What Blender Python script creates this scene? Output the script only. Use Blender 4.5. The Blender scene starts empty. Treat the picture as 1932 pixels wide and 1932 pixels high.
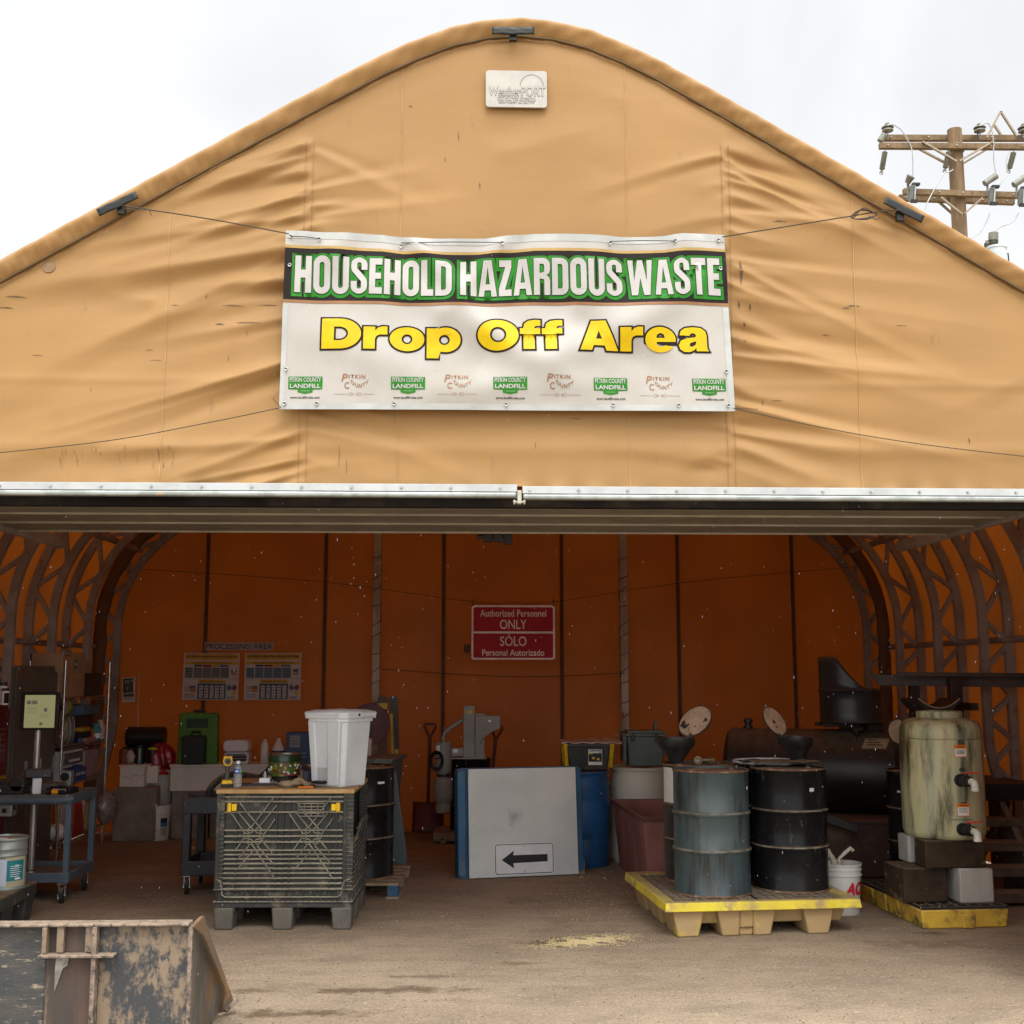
import bpy, bmesh, math, random
import numpy as np
from mathutils import Vector, Matrix
from mathutils.geometry import tessellate_polygon
R = math.radians
PI = math.pi
sc = bpy.context.scene
rnd = random.Random(11)

# ---------------------------------------------------------------- camera
FPX, VX, VY, CAMH = 2250.0, 890.0, 1270.0, 1.8      # focal length and the vanishing point of the depth direction, in 1932 px units
PITCH = math.atan((VY - 966) / FPX)
YAW = math.atan((966 - VX) / FPX * math.cos(PITCH))
cam = bpy.data.cameras.new("camera")
camo = bpy.data.objects.new("camera", cam)
sc.collection.objects.link(camo)
camo.location = (0, 0, CAMH)
camo.rotation_euler = (PI / 2 + PITCH, 0, -YAW)
cam.sensor_width = 36
cam.lens = FPX / 1932 * 36
cam.clip_start = 0.05
cam.clip_end = 3000
sc.camera = camo

# ---------------------------------------------------------------- sky, sun, exposure
SUN_EL, SUN_AZ = R(52), R(200)
world = bpy.data.worlds.new("World")
sc.world = world
world.use_nodes = True
wn, wl = world.node_tree.nodes, world.node_tree.links
bg = wn["Background"]
sky = wn.new("ShaderNodeTexSky")
sky.sky_type = 'NISHITA'
sky.sun_disc = False
sky.sun_elevation = SUN_EL
sky.sun_rotation = SUN_AZ
wtc = wn.new("ShaderNodeTexCoord")
wno = wn.new("ShaderNodeTexNoise")
wno.inputs["Scale"].default_value = 2.3
wno.inputs["Detail"].default_value = 5
wno.inputs["Roughness"].default_value = .52
wno.inputs["Distortion"].default_value = .35
wra = wn.new("ShaderNodeValToRGB")
wra.color_ramp.elements[0].position = .36
wra.color_ramp.elements[0].color = (.78, .80, .815, 1)
wra.color_ramp.elements[1].position = .62
wra.color_ramp.elements[1].color = (1.0, 1.0, 1.0, 1)
wsep = wn.new("ShaderNodeSeparateXYZ")
wmr = wn.new("ShaderNodeMapRange")                    # an overcast sky is about three times brighter overhead than at the horizon
wmr.inputs["From Min"].default_value = .56
wmr.inputs["From Max"].default_value = 1
wmr.inputs["To Min"].default_value = 6.3
wmr.inputs["To Max"].default_value = 24
wmy = wn.new("ShaderNodeMapRange")                    # and brighter on the side of the veiled sun, behind the camera
for _k, _v in zip(("From Min", "From Max", "To Min", "To Max"), (.25, -.85, 1, 2.25)): wmy.inputs[_k].default_value = _v
wmu = wn.new("ShaderNodeMath"); wmu.operation = 'MULTIPLY'
wsc = wn.new("ShaderNodeVectorMath"); wsc.operation = 'SCALE'
wmx = wn.new("ShaderNodeMix"); wmx.data_type = 'RGBA'
wmx.inputs[0].default_value = .93
wl.new(wtc.outputs["Generated"], wno.inputs["Vector"])
wl.new(wtc.outputs["Generated"], wsep.inputs[0])
wl.new(wsep.outputs["Z"], wmr.inputs["Value"])
wl.new(wno.outputs["Fac"], wra.inputs["Fac"])
wl.new(wra.outputs["Color"], wsc.inputs[0])
wl.new(wsep.outputs["Y"], wmy.inputs["Value"])
wl.new(wmr.outputs["Result"], wmu.inputs[0])
wl.new(wmy.outputs["Result"], wmu.inputs[1])
wl.new(wmu.outputs[0], wsc.inputs["Scale"])
wl.new(sky.outputs["Color"], wmx.inputs[6])
wl.new(wsc.outputs["Vector"], wmx.inputs[7])
wl.new(wmx.outputs[2], bg.inputs["Color"])
bg.inputs["Strength"].default_value = .12

sun = bpy.data.lights.new("sun", 'SUN')
sun.energy = 1.1
sun.angle = R(30)
sun.color = (1, .96, .9)
suno = bpy.data.objects.new("sun", sun)
sc.collection.objects.link(suno)
_d = Vector((math.sin(R(8)) * math.cos(SUN_EL), -math.cos(R(8)) * math.cos(SUN_EL), math.sin(SUN_EL)))   # from the scene towards the sun
suno.rotation_euler = _d.to_track_quat('Z', 'Y').to_euler()
sc.view_settings.view_transform = 'Standard'
sc.view_settings.look = 'None'
sc.view_settings.exposure = 0.52
sc.view_settings.gamma = 1
sc.cycles.use_denoising = True
sc.cycles.max_bounces = 10
sc.cycles.diffuse_bounces = 6
sc.cycles.transmission_bounces = 6

# ---------------------------------------------------------------- helpers
_r = Vector((math.cos(YAW), -math.sin(YAW), 0))
_f = Vector((math.sin(YAW) * math.cos(PITCH), math.cos(YAW) * math.cos(PITCH), math.sin(PITCH)))
_u = _r.cross(_f)

def _ray(px, py):
    return _r * (px - 966) + _u * (966 - py) + _f * FPX

def W(px, py, Y):
    "point seen at a photograph pixel, at depth Y"
    d = _ray(px, py)
    t = Y / d.y
    return Vector((d.x * t, Y, CAMH + d.z * t))

def G(px, py, z=0.0):
    "point seen at a photograph pixel, at height z"
    d = _ray(px, py)
    t = (z - CAMH) / d.z
    return Vector((d.x * t, d.y * t, z))

MATS = {}
def mat(name, c, rough=.6, metal=0., c2=None, amt=.5, sc_=5., sharp=.12, stretch=1., c3=None, amt3=.62, sc3=9., sharp3=.05,
        stretch3=1., dust=0., dustc=(.30, .225, .15), bump=0., bsc=60., spec=.38, rvar=.12, trans=0., coat=0., ro=.62):
    if name in MATS: return MATS[name]
    m = bpy.data.materials.new(name)
    m.use_nodes = True
    n, l = m.node_tree.nodes, m.node_tree.links
    b = n["Principled BSDF"]
    tc = n.new("ShaderNodeTexCoord")
    def noise(scale, st, det=6, seed=0.):
        mp = n.new("ShaderNodeMapping")
        mp.inputs["Scale"].default_value = (1, 1, 1 / st)
        mp.inputs["Location"].default_value = (seed, seed * .7, seed * 1.3)
        l.new(tc.outputs["Object"], mp.inputs[0])
        t = n.new("ShaderNodeTexNoise")
        t.inputs["Scale"].default_value = scale
        t.inputs["Detail"].default_value = det
        t.inputs["Roughness"].default_value = ro
        l.new(mp.outputs[0], t.inputs["Vector"])
        return t.outputs["Fac"]
    def ramp(fac, a, s):
        mr = n.new("ShaderNodeMapRange")
        mr.interpolation_type = 'SMOOTHSTEP'
        mr.inputs["From Min"].default_value = a - s
        mr.inputs["From Max"].default_value = a + s
        l.new(fac, mr.inputs["Value"])
        return mr.outputs["Result"]
    def mix(fac, a, bcol):
        mx = n.new("ShaderNodeMix"); mx.data_type = 'RGBA'
        l.new(fac, mx.inputs[0])
        if isinstance(a, tuple): mx.inputs[6].default_value = (*a, 1)
        else: l.new(a, mx.inputs[6])
        mx.inputs[7].default_value = (*bcol, 1)
        return mx.outputs[2]
    col = tuple(c)
    if c2 is None: c2 = tuple(x * .8 for x in c)
    n1 = noise(sc_, stretch)
    col = mix(ramp(n1, 1 - amt, sharp), col, tuple(c2))
    if c3 is not None:
        col = mix(ramp(noise(sc3, stretch3, 8, 3.1), amt3, sharp3), col, tuple(c3))
    if dust > 0:
        ge = n.new("ShaderNodeNewGeometry")
        sp = n.new("ShaderNodeSeparateXYZ")
        l.new(ge.outputs["Normal"], sp.inputs[0])
        mr = n.new("ShaderNodeMapRange")
        mr.inputs["From Min"].default_value = .35
        mr.inputs["From Max"].default_value = .95
        mr.inputs["To Max"].default_value = dust
        l.new(sp.outputs["Z"], mr.inputs["Value"])
        mu = n.new("ShaderNodeMath"); mu.operation = 'MULTIPLY'
        l.new(mr.outputs["Result"], mu.inputs[0])
        l.new(ramp(noise(14, 1, 6, 7.7), .38, .25), mu.inputs[1])
        col = mix(mu.outputs[0], col, dustc)
    l.new(col, b.inputs["Base Color"])
    b.inputs["Metallic"].default_value = metal
    b.inputs["Specular IOR Level"].default_value = spec
    rr = n.new("ShaderNodeMapRange")
    rr.inputs["To Min"].default_value = max(.03, rough - rvar)
    rr.inputs["To Max"].default_value = min(1, rough + rvar)
    l.new(n1, rr.inputs["Value"])
    l.new(rr.outputs["Result"], b.inputs["Roughness"])
    if trans: b.inputs["Transmission Weight"].default_value = trans
    if coat: b.inputs["Coat Weight"].default_value = coat
    if bump:
        bp = n.new("ShaderNodeBump")
        bp.inputs["Strength"].default_value = bump
        bp.inputs["Distance"].default_value = .01
        l.new(noise(bsc, stretch, 5, 5.), bp.inputs["Height"])
        l.new(bp.outputs[0], b.inputs["Normal"])
    MATS[name] = m
    return m

_tcache = {}
def text2d(body, bold=0.0, spacing=1.0):
    key = (body, bold, spacing)
    if key not in _tcache:
        cu = bpy.data.curves.new("tmp_text", 'FONT')
        cu.body = body
        cu.size = 1
        cu.offset = bold
        cu.space_character = spacing
        cu.resolution_u = 4
        o = bpy.data.objects.new("tmp_text", cu)
        sc.collection.objects.link(o)
        dg = bpy.context.evaluated_depsgraph_get()
        me = bpy.data.meshes.new_from_object(o.evaluated_get(dg))
        vs = [(v.co.x, v.co.y) for v in me.vertices]
        fs = [tuple(p.vertices) for p in me.polygons]
        bpy.data.objects.remove(o)
        bpy.data.curves.remove(cu)
        bpy.data.meshes.remove(me)
        _tcache[key] = (vs, fs)
    return _tcache[key]

def fit(vf, w=None, h=None):
    vs, fs = vf
    x0 = min(v[0] for v in vs); x1 = max(v[0] for v in vs)
    y0 = min(v[1] for v in vs); y1 = max(v[1] for v in vs)
    sx = w / (x1 - x0) if w else None
    sy = h / (y1 - y0) if h else None
    sx = sx or sy; sy = sy or sx
    cx, cy = (x0 + x1) / 2, (y0 + y1) / 2
    return [((x - cx) * sx, (y - cy) * sy) for x, y in vs], fs

class MB:
    "collects shapes and links them as ONE mesh object"
    def __init__(s):
        s.bm = bmesh.new(); s.mats = []; s.mi = 0; s.M = Matrix()
    def m(s, material):
        if material not in s.mats: s.mats.append(material)
        s.mi = s.mats.index(material)
        return s
    def at(s, loc=(0, 0, 0), rot=(0, 0, 0)):
        from mathutils import Euler
        s.M = Matrix.Translation(loc) @ Euler(rot).to_matrix().to_4x4()
        return s
    def add(s, vs, fs):
        bv = [s.bm.verts.new(s.M @ Vector(v)) for v in vs]
        for f in fs:
            if len(set(f)) < 3: continue
            try:
                fa = s.bm.faces.new([bv[i] for i in f])
                fa.material_index = s.mi; fa.smooth = True
            except ValueError: pass
        return bv
    def box(s, x0, x1, y0, y1, z0, z1):
        v = [(x, y, z) for z in (z0, z1) for y in (y0, y1) for x in (x0, x1)]
        s.add(v, [(0, 2, 3, 1), (4, 5, 7, 6), (0, 1, 5, 4), (2, 6, 7, 3), (0, 4, 6, 2), (1, 3, 7, 5)])
        return s
    def frus(s, b, t, z0, z1):
        "box whose bottom rectangle b and top rectangle t are (x0,x1,y0,y1)"
        v = [(x, y, z0) for y in b[2:] for x in b[:2]] + [(x, y, z1) for y in t[2:] for x in t[:2]]
        s.add(v, [(0, 2, 3, 1), (4, 5, 7, 6), (0, 1, 5, 4), (2, 6, 7, 3), (0, 4, 6, 2), (1, 3, 7, 5)])
        return s
    def prism(s, pts, lo, hi, axis='y'):
        n = len(pts)
        def P(a, b, t): return {'y': (a, t, b), 'z': (a, b, t), 'x': (t, a, b)}[axis]
        v = [P(a, b, lo) for a, b in pts] + [P(a, b, hi) for a, b in pts]
        s.add(v, [tuple(range(n)), tuple(range(2 * n - 1, n - 1, -1))] + [(i, (i + 1) % n, n + (i + 1) % n, n + i) for i in range(n)])
        return s
    def lathe(s, prof, n=32, c=(0, 0, 0), a0=0., a1=2 * PI):
        full = abs(a1 - a0 - 2 * PI) < 1e-6
        cols = n if full else n + 1
        vs, fs = [], []
        for i in range(cols):
            a = a0 + (a1 - a0) * i / n
            for r, z in prof: vs.append((c[0] + r * math.cos(a), c[1] + r * math.sin(a), c[2] + z))
        k = len(prof)
        for i in range(n):
            j = (i + 1) % cols
            for q in range(k - 1):
                fs.append((i * k + q, j * k + q, j * k + q + 1, i * k + q + 1))
        bv = s.add(vs, fs)
        bmesh.ops.remove_doubles(s.bm, verts=bv, dist=1e-5)
        return s
    def cyl(s, p0, p1, r0, r1=None, n=14, cap=True):
        p0, p1 = Vector(p0), Vector(p1)
        if r1 is None: r1 = r0
        d = (p1 - p0).normalized()
        a = d.orthogonal().normalized(); b = d.cross(a)
        vs = [p0 + (a * math.cos(2 * PI * i / n) + b * math.sin(2 * PI * i / n)) * r0 for i in range(n)] + \
             [p1 + (a * math.cos(2 * PI * i / n) + b * math.sin(2 * PI * i / n)) * r1 for i in range(n)]
        fs = [(i, (i + 1) % n, n + (i + 1) % n, n + i) for i in range(n)]
        if cap: fs += [tuple(range(n - 1, -1, -1)), tuple(range(n, 2 * n))]
        s.add(vs, fs)
        return s
    def tube(s, pts, r, n=8, closed=False):
        pts = [Vector(p) for p in pts]
        m_ = len(pts); vs = []; ref = None
        for i, p in enumerate(pts):
            if closed: d = (pts[(i + 1) % m_] - pts[i - 1]).normalized()
            else: d = (pts[min(i + 1, m_ - 1)] - pts[max(i - 1, 0)]).normalized()
            a = d.orthogonal().normalized() if ref is None else (ref - d * ref.dot(d)).normalized()
            ref = a; b = d.cross(a)
            rr = r[i] if isinstance(r, (list, tuple)) else r
            for k in range(n): vs.append(p + (a * math.cos(2 * PI * k / n) + b * math.sin(2 * PI * k / n)) * rr)
        fs = []
        for i in range(m_ if closed else m_ - 1):
            j = (i + 1) % m_
            for k in range(n): fs.append((i * n + k, i * n + (k + 1) % n, j * n + (k + 1) % n, j * n + k))
        if not closed: fs += [tuple(range(n - 1, -1, -1)), tuple(range((m_ - 1) * n, m_ * n))]
        s.add(vs, fs)
        return s
    def bar(s, p0, p1, w, t, up=(0, 0, 1)):
        "rectangular bar from p0 to p1, w across, t along up"
        p0, p1 = Vector(p0), Vector(p1)
        d = (p1 - p0).normalized(); up = Vector(up)
        a = d.cross(up)
        if a.length < 1e-4: a = d.orthogonal()
        a.normalize(); b = a.cross(d)
        vs = [p + a * sx * w / 2 + b * sz * t / 2 for p in (p0, p1) for sx, sz in ((-1, -1), (1, -1), (1, 1), (-1, 1))]
        s.add(vs, [(0, 1, 2, 3), (7, 6, 5, 4), (0, 4, 5, 1), (1, 5, 6, 2), (2, 6, 7, 3), (3, 7, 4, 0)])
        return s
    def ball(s, c, rx, ry=None, rz=None, n=14, k=8, f=None):
        ry = ry or rx; rz = rz or rx
        vs, fs = [], []
        for j in range(k + 1):
            th = PI * j / k
            for i in range(n):
                ph = 2 * PI * i / n
                d = Vector((math.sin(th) * math.cos(ph), math.sin(th) * math.sin(ph), math.cos(th)))
                q = f(d) if f else 1
                vs.append((c[0] + d.x * rx * q, c[1] + d.y * ry * q, c[2] + d.z * rz * q))
        for j in range(k):
            for i in range(n): fs.append((j * n + i, (j + 1) * n + i, (j + 1) * n + (i + 1) % n, j * n + (i + 1) % n))
        bv = s.add(vs, fs)
        bmesh.ops.remove_doubles(s.bm, verts=bv, dist=1e-5)
        return s
    def rect(s, x0, x1, z0, z1, y):
        s.add([(x0, y, z0), (x1, y, z0), (x1, y, z1), (x0, y, z1)], [(0, 1, 2, 3)])
        return s
    def text(s, body, cx, cz, y, w=None, h=None, bold=0., fn=None, spacing=1.):
        vs, fs = fit(text2d(body, bold, spacing), w, h)
        if fn is None: fn = lambda a, b: (cx + a, y, cz + b)
        s.add([fn(a, b) for a, b in vs], fs)
        return s
    def patch(s, r, a0, a1, z0, z1, c=(0, 0), n=10):
        "label curved round a cylinder, angles measured from -Y towards +X"
        vs, fs = [], []
        for i in range(n + 1):
            a = a0 + (a1 - a0) * i / n
            for z in (z0, z1): vs.append((c[0] + r * math.sin(a), c[1] - r * math.cos(a), z))
        for i in range(n): fs.append((2 * i, 2 * i + 2, 2 * i + 3, 2 * i + 1))
        s.add(vs, fs)
        return s
    def ctext(s, body, r, a, z, w=None, h=None, bold=0., c=(0, 0)):
        return s.text(body, 0, 0, 0, w, h, bold, fn=lambda p, q: (c[0] + r * math.sin(a + p / r), c[1] - r * math.cos(a + p / r), z + q))
    def grid(s, nu, nv, fn):
        vs = [fn(i / nu, j / nv) for j in range(nv + 1) for i in range(nu + 1)]
        s.add(vs, [(j * (nu + 1) + i, j * (nu + 1) + i + 1, (j + 1) * (nu + 1) + i + 1, (j + 1) * (nu + 1) + i) for j in range(nv) for i in range(nu)])
        return s
    def jitter(s, a, seed=1):
        q = random.Random(seed)
        for v in s.bm.verts: v.co += Vector((q.uniform(-a, a), q.uniform(-a, a), q.uniform(-a, a)))
        return s
    def build(s, name, parent=None, bevel=0., seg=2, angle=38, label=None, cat=None, group=None, kind=None, solid=0., recalc=True):
        if recalc: bmesh.ops.recalc_face_normals(s.bm, faces=s.bm.faces)
        me = bpy.data.meshes.new(name)
        s.bm.to_mesh(me); s.bm.free()
        for m_ in s.mats: me.materials.append(m_)
        me.set_sharp_from_angle(angle=R(angle))
        o = bpy.data.objects.new(name, me)
        sc.collection.objects.link(o)
        if parent is not None: o.parent = parent
        if solid:
            md = o.modifiers.new("solidify", 'SOLIDIFY'); md.thickness = solid; md.offset = 0
        if bevel:
            md = o.modifiers.new("bevel", 'BEVEL'); md.width = bevel; md.segments = seg; md.limit_method = 'ANGLE'; md.angle_limit = R(40)
            md.harden_normals = False
        tag(o, label, cat, group, kind)
        return o

def tag(o, label=None, cat=None, group=None, kind=None):
    if label: o["label"] = label
    if cat: o["category"] = cat
    if group: o["group"] = group
    if kind: o["kind"] = kind
    return o

def thing(name, label, cat, loc=(0, 0, 0), rz=0., group=None):
    o = bpy.data.objects.new(name, None)
    o.empty_display_size = .1
    sc.collection.objects.link(o)
    o.location = loc
    o.rotation_euler = (0, 0, rz)
    return tag(o, label, cat, group)

def dup(o, loc, rz=None, label=None, parent=None):
    c = o.copy(); sc.collection.objects.link(c)
    if parent is None:
        c.location = loc
        if rz is not None: c.rotation_euler = (0, 0, rz)
        if label: c["label"] = label
    else: c.parent = parent
    for ch in list(o.children): dup(ch, None, parent=c)
    return c

def arc(cx, cz, r, a0, a1, n=8):
    return [(cx + r * math.cos(R(a0 + (a1 - a0) * i / n)), cz + r * math.sin(R(a0 + (a1 - a0) * i / n))) for i in range(n + 1)]

def rrect(x0, x1, z0, z1, r, n=4):
    return arc(x1 - r, z0 + r, r, -90, 0, n) + arc(x1 - r, z1 - r, r, 0, 90, n) + arc(x0 + r, z1 - r, r, 90, 180, n) + arc(x0 + r, z0 + r, r, 180, 270, n)

# ---------------------------------------------------------------- materials
def fabric_mat(name, base, tcol):
    m = bpy.data.materials.new(name); m.use_nodes = True
    n, l = m.node_tree.nodes, m.node_tree.links
    b = n["Principled BSDF"]; out = n["Material Output"]
    tc = n.new("ShaderNodeTexCoord")
    no = n.new("ShaderNodeTexNoise"); no.inputs["Scale"].default_value = .9; no.inputs["Detail"].default_value = 7; no.inputs["Roughness"].default_value = .6
    l.new(tc.outputs["Object"], no.inputs["Vector"])
    mx = n.new("ShaderNodeMix"); mx.data_type = 'RGBA'
    mr = n.new("ShaderNodeMapRange"); mr.inputs["From Min"].default_value = .35; mr.inputs["From Max"].default_value = .7
    l.new(no.outputs["Fac"], mr.inputs["Value"]); l.new(mr.outputs["Result"], mx.inputs[0])
    mx.inputs[6].default_value = (*base, 1); mx.inputs[7].default_value = (*[x * .86 for x in base], 1)
    # scuffs: thin dark marks
    mp = n.new("ShaderNodeMapping"); mp.inputs["Scale"].default_value = (5.5, 5.5, 1.6); mp.inputs["Rotation"].default_value = (0, .3, 0)
    l.new(tc.outputs["Object"], mp.inputs[0])
    n2 = n.new("ShaderNodeTexNoise"); n2.inputs["Scale"].default_value = 2.6; n2.inputs["Detail"].default_value = 9; n2.inputs["Roughness"].default_value = .7
    l.new(mp.outputs[0], n2.inputs["Vector"])
    r2 = n.new("ShaderNodeMapRange"); r2.inputs["From Min"].default_value = .62; r2.inputs["From Max"].default_value = .73; r2.inputs["To Max"].default_value = .6
    l.new(n2.outputs["Fac"], r2.inputs["Value"])
    m2 = n.new("ShaderNodeMix"); m2.data_type = 'RGBA'
    l.new(r2.outputs["Result"], m2.inputs[0]); l.new(mx.outputs[2], m2.inputs[6]); m2.inputs[7].default_value = (.16, .10, .05, 1)
    l.new(m2.outputs[2], b.inputs["Base Color"])
    b.inputs["Roughness"].default_value = .62
    b.inputs["Specular IOR Level"].default_value = .35
    n3 = n.new("ShaderNodeTexNoise"); n3.inputs["Scale"].default_value = 5; n3.inputs["Detail"].default_value = 5
    mp3 = n.new("ShaderNodeMapping"); mp3.inputs["Scale"].default_value = (.7, 1, 2.6)
    l.new(tc.outputs["Object"], mp3.inputs[0]); l.new(mp3.outputs[0], n3.inputs["Vector"])
    bp = n.new("ShaderNodeBump"); bp.inputs["Strength"].default_value = .16; bp.inputs["Distance"].default_value = .012
    l.new(n3.outputs["Fac"], bp.inputs["Height"]); l.new(bp.outputs[0], b.inputs["Normal"])
    tr = n.new("ShaderNodeBsdfTranslucent"); tr.inputs["Color"].default_value = (*tcol, 1)
    n4 = n.new("ShaderNodeTexNoise"); n4.inputs["Scale"].default_value = 1.1; n4.inputs["Detail"].default_value = 8; n4.inputs["Roughness"].default_value = .6
    l.new(tc.outputs["Object"], n4.inputs["Vector"])
    r4 = n.new("ShaderNodeMapRange"); r4.inputs["From Min"].default_value = .3; r4.inputs["From Max"].default_value = .7
    m4 = n.new("ShaderNodeMix"); m4.data_type = 'RGBA'; m4.inputs[6].default_value = (*[x * .72 for x in tcol], 1); m4.inputs[7].default_value = (*[x * 1.2 for x in tcol], 1)
    l.new(n4.outputs["Fac"], r4.inputs["Value"]); l.new(r4.outputs["Result"], m4.inputs[0]); l.new(m4.outputs[2], tr.inputs["Color"])
    ad = n.new("ShaderNodeAddShader")
    l.new(b.outputs[0], ad.inputs[0]); l.new(tr.outputs[0], ad.inputs[1]); l.new(ad.outputs[0], out.inputs["Surface"])
    MATS[name] = m
    return m

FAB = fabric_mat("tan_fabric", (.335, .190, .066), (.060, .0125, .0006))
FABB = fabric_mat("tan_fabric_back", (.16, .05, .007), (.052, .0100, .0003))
SEAM = mat("seam_thread", (.33, .18, .07), .8)
WEB = mat("dark_webbing", (.085, .04, .02), .8)
STEELD = mat("truss_steel", (.30, .27, .25), .5, .1, c2=(.22, .19, .17), sc_=3, c3=(.24, .15, .10), amt3=.62)
GALV = mat("galvanised", (.36, .38, .36), .4, .6, c2=(.25, .27, .25), sc_=9, c3=(.40, .30, .2), amt3=.7)
ALU = mat("aluminium_strip", (.46, .475, .47), .4, .3, c2=(.38, .39, .39), sc_=4, stretch=1)
BOLT = mat("zinc_bolt", (.45, .45, .43), .35, .85)
DOORM = mat("door_panel", (.20, .178, .135), .5, .1, c2=(.155, .138, .105), sc_=2, c3=(.16, .14, .11), amt3=.66)
DOORE = mat("lit_door_edge", (.45, .41, .33), .45, .4)  # panel edges painted pale for the light they catch
BLK = mat("black_plastic", (.018, .018, .019), .45, c2=(.03, .03, .03), c3=(.09, .075, .06), amt3=.66, dust=.5)
BLKC = mat("black_clean", (.012, .012, .013), .4)
RUB = mat("rubber", (.025, .024, .023), .8, dust=.5)
TAPE = mat("black_tape", (.008, .009, .008), .4)
WHT = mat("white_vinyl", (.425, .405, .375), .5, c2=(.34, .315, .27), amt=.45, sc_=1.6, sharp=.25, spec=.4)
WHEM = mat("white_hem", (.43, .44, .42), .5, c2=(.36, .37, .35))
GRN = mat("sign_green", (.022, .19, .016), .5, c2=(.02, .155, .014), spec=.15)
BRNL = mat("sign_brown", (.30, .15, .07), .5, spec=.2)
TANL = mat("sign_tan", (.42, .27, .08), .5)
YELL = mat("sign_yellow", (.60, .42, .002), .45, c2=(.54, .36, .002), spec=.2)
DRK = mat("sign_dark", (.020, .015, .014), .6, spec=.12)
WHTL = mat("sign_white", (.445, .425, .405), .5, c2=(.375, .36, .34), sc_=2, spec=.2)
RED = mat("sign_red", (.33, .003, .012), .6, c2=(.28, .003, .011), spec=.25)
# ---------------------------------------------------------------- ground
def ground_material():
    m = bpy.data.materials.new("dusty_concrete"); m.use_nodes = True
    n, l = m.node_tree.nodes, m.node_tree.links
    b = n["Principled BSDF"]
    tc = n.new("ShaderNodeTexCoord")
    def noise(s, det, ro, scale=(1, 1, 1), w=0):
        mp = n.new("ShaderNodeMapping"); mp.inputs["Scale"].default_value = scale; mp.inputs["Location"].default_value = (w, w * 2, w)
        l.new(tc.outputs["Object"], mp.inputs[0])
        t = n.new("ShaderNodeTexNoise"); t.inputs["Scale"].default_value = s; t.inputs["Detail"].default_value = det; t.inputs["Roughness"].default_value = ro
        l.new(mp.outputs[0], t.inputs["Vector"]); return t.outputs["Fac"]
    def mr(f, a, c, t0=0., t1=1.):
        q = n.new("ShaderNodeMapRange"); q.interpolation_type = 'SMOOTHSTEP'
        for k, v in zip(("From Min", "From Max", "To Min", "To Max"), (a, c, t0, t1)): q.inputs[k].default_value = v
        l.new(f, q.inputs["Value"]); return q.outputs["Result"]
    def mix(f, a, c):
        q = n.new("ShaderNodeMix"); q.data_type = 'RGBA'; l.new(f, q.inputs[0])
        for i, v in ((6, a), (7, c)):
            if isinstance(v, tuple): q.inputs[i].default_value = (*v, 1)
            else: l.new(v, q.inputs[i])
        return q.outputs[2]
    def math_(op, a, c):
        q = n.new("ShaderNodeMath"); q.operation = op
        for i, v in ((0, a), (1, c)):
            if isinstance(v, (int, float)): q.inputs[i].default_value = v
            else: l.new(v, q.inputs[i])
        return q.outputs[0]
    big = noise(.55, 8, .6, (1, 1.6, 1))
    col = mix(mr(big, .36, .66), (.275, .209, .143), (.36, .281, .196))
    streak = noise(1.5, 9, .68, (.35, 2.4, 1), 4)
    col = mix(mr(streak, .50, .74, 0, .55), col, (.16, .117, .076))
    mid = noise(7, 8, .7, (1, 1.5, 1), 2)
    col = mix(mr(mid, .5, .72, 0, .5), col, (.37, .30, .22))
    blot = noise(2.2, 9, .68, (1, 1.7, 1), 31)
    col = mix(mr(blot, .44, .62, 0, .55), col, (.20, .158, .114))
    spk = noise(60, 6, .8, (1, 1, 1), 9)
    col = mix(mr(spk, .485, .61, 0, .75), col, (.13, .095, .062))
    spk2 = noise(34, 5, .75, (1, 1, 1), 6)
    col = mix(mr(spk2, .55, .66, 0, .55), col, (.52, .43, .32))
    dr = noise(11, 7, .7, (.8, 2, 1), 13)
    col = mix(mr(dr, .635, .68, 0, .8), col, (.11, .07, .038))
    sx = n.new("ShaderNodeSeparateXYZ"); l.new(tc.outputs["Object"], sx.inputs[0])
    wob = noise(5, 6, .7, (1, 1.5, 1), 21)
    for x, y, rx, ry, a in STAINS:
        dx = math_('DIVIDE', math_('SUBTRACT', sx.outputs[0], x), rx)
        dy = math_('DIVIDE', math_('SUBTRACT', sx.outputs[1], y), ry)
        d = math_('SQRT', math_('ADD', math_('MULTIPLY', dx, dx), math_('MULTIPLY', dy, dy)), 0)
        d = math_('ADD', d, math_('MULTIPLY', math_('SUBTRACT', wob, .5), 4.2))
        col = mix(mr(d, 1.05, .2, 0, a), col, (.085, .055, .03))
    l.new(col, b.inputs["Base Color"])
    b.inputs["Roughness"].default_value = .85
    b.inputs["Specular IOR Level"].default_value = .25
    hh = math_('ADD', math_('MULTIPLY', spk, .2), math_('ADD', math_('MULTIPLY', mid, 1.), math_('MULTIPLY', streak, 1.2)))
    bp = n.new("ShaderNodeBump"); bp.inputs["Strength"].default_value = .6; bp.inputs["Distance"].default_value = .02
    l.new(hh, bp.inputs["Height"]); l.new(bp.outputs[0], b.inputs["Normal"])
    return m

STAINS = [(*G(1065, 1778).xy, .34, .13, .75), (*G(745, 1868).xy, .55, .10, .75), (*G(960, 1818).xy, .22, .06, .5), (*G(560, 1912).xy, .45, .10, .8),
          (*G(1755, 1760).xy, .15, .06, .7), (*G(1750, 1782).xy, .5, .16, .4), (*G(800, 1842).xy, .3, .05, .5), (*G(1030, 1636).xy, .4, .3, .4),
          (*G(985, 1700).xy, .25, .12, .4), (*G(470, 1870).xy, .4, .06, .6)]
g = MB().m(ground_material())
g.grid(60, 60, lambda u, v: ((u - .5) * 500, (v - .5) * 500 + 40, 0))
tag(g.build("ground", recalc=False), kind="structure")

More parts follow.
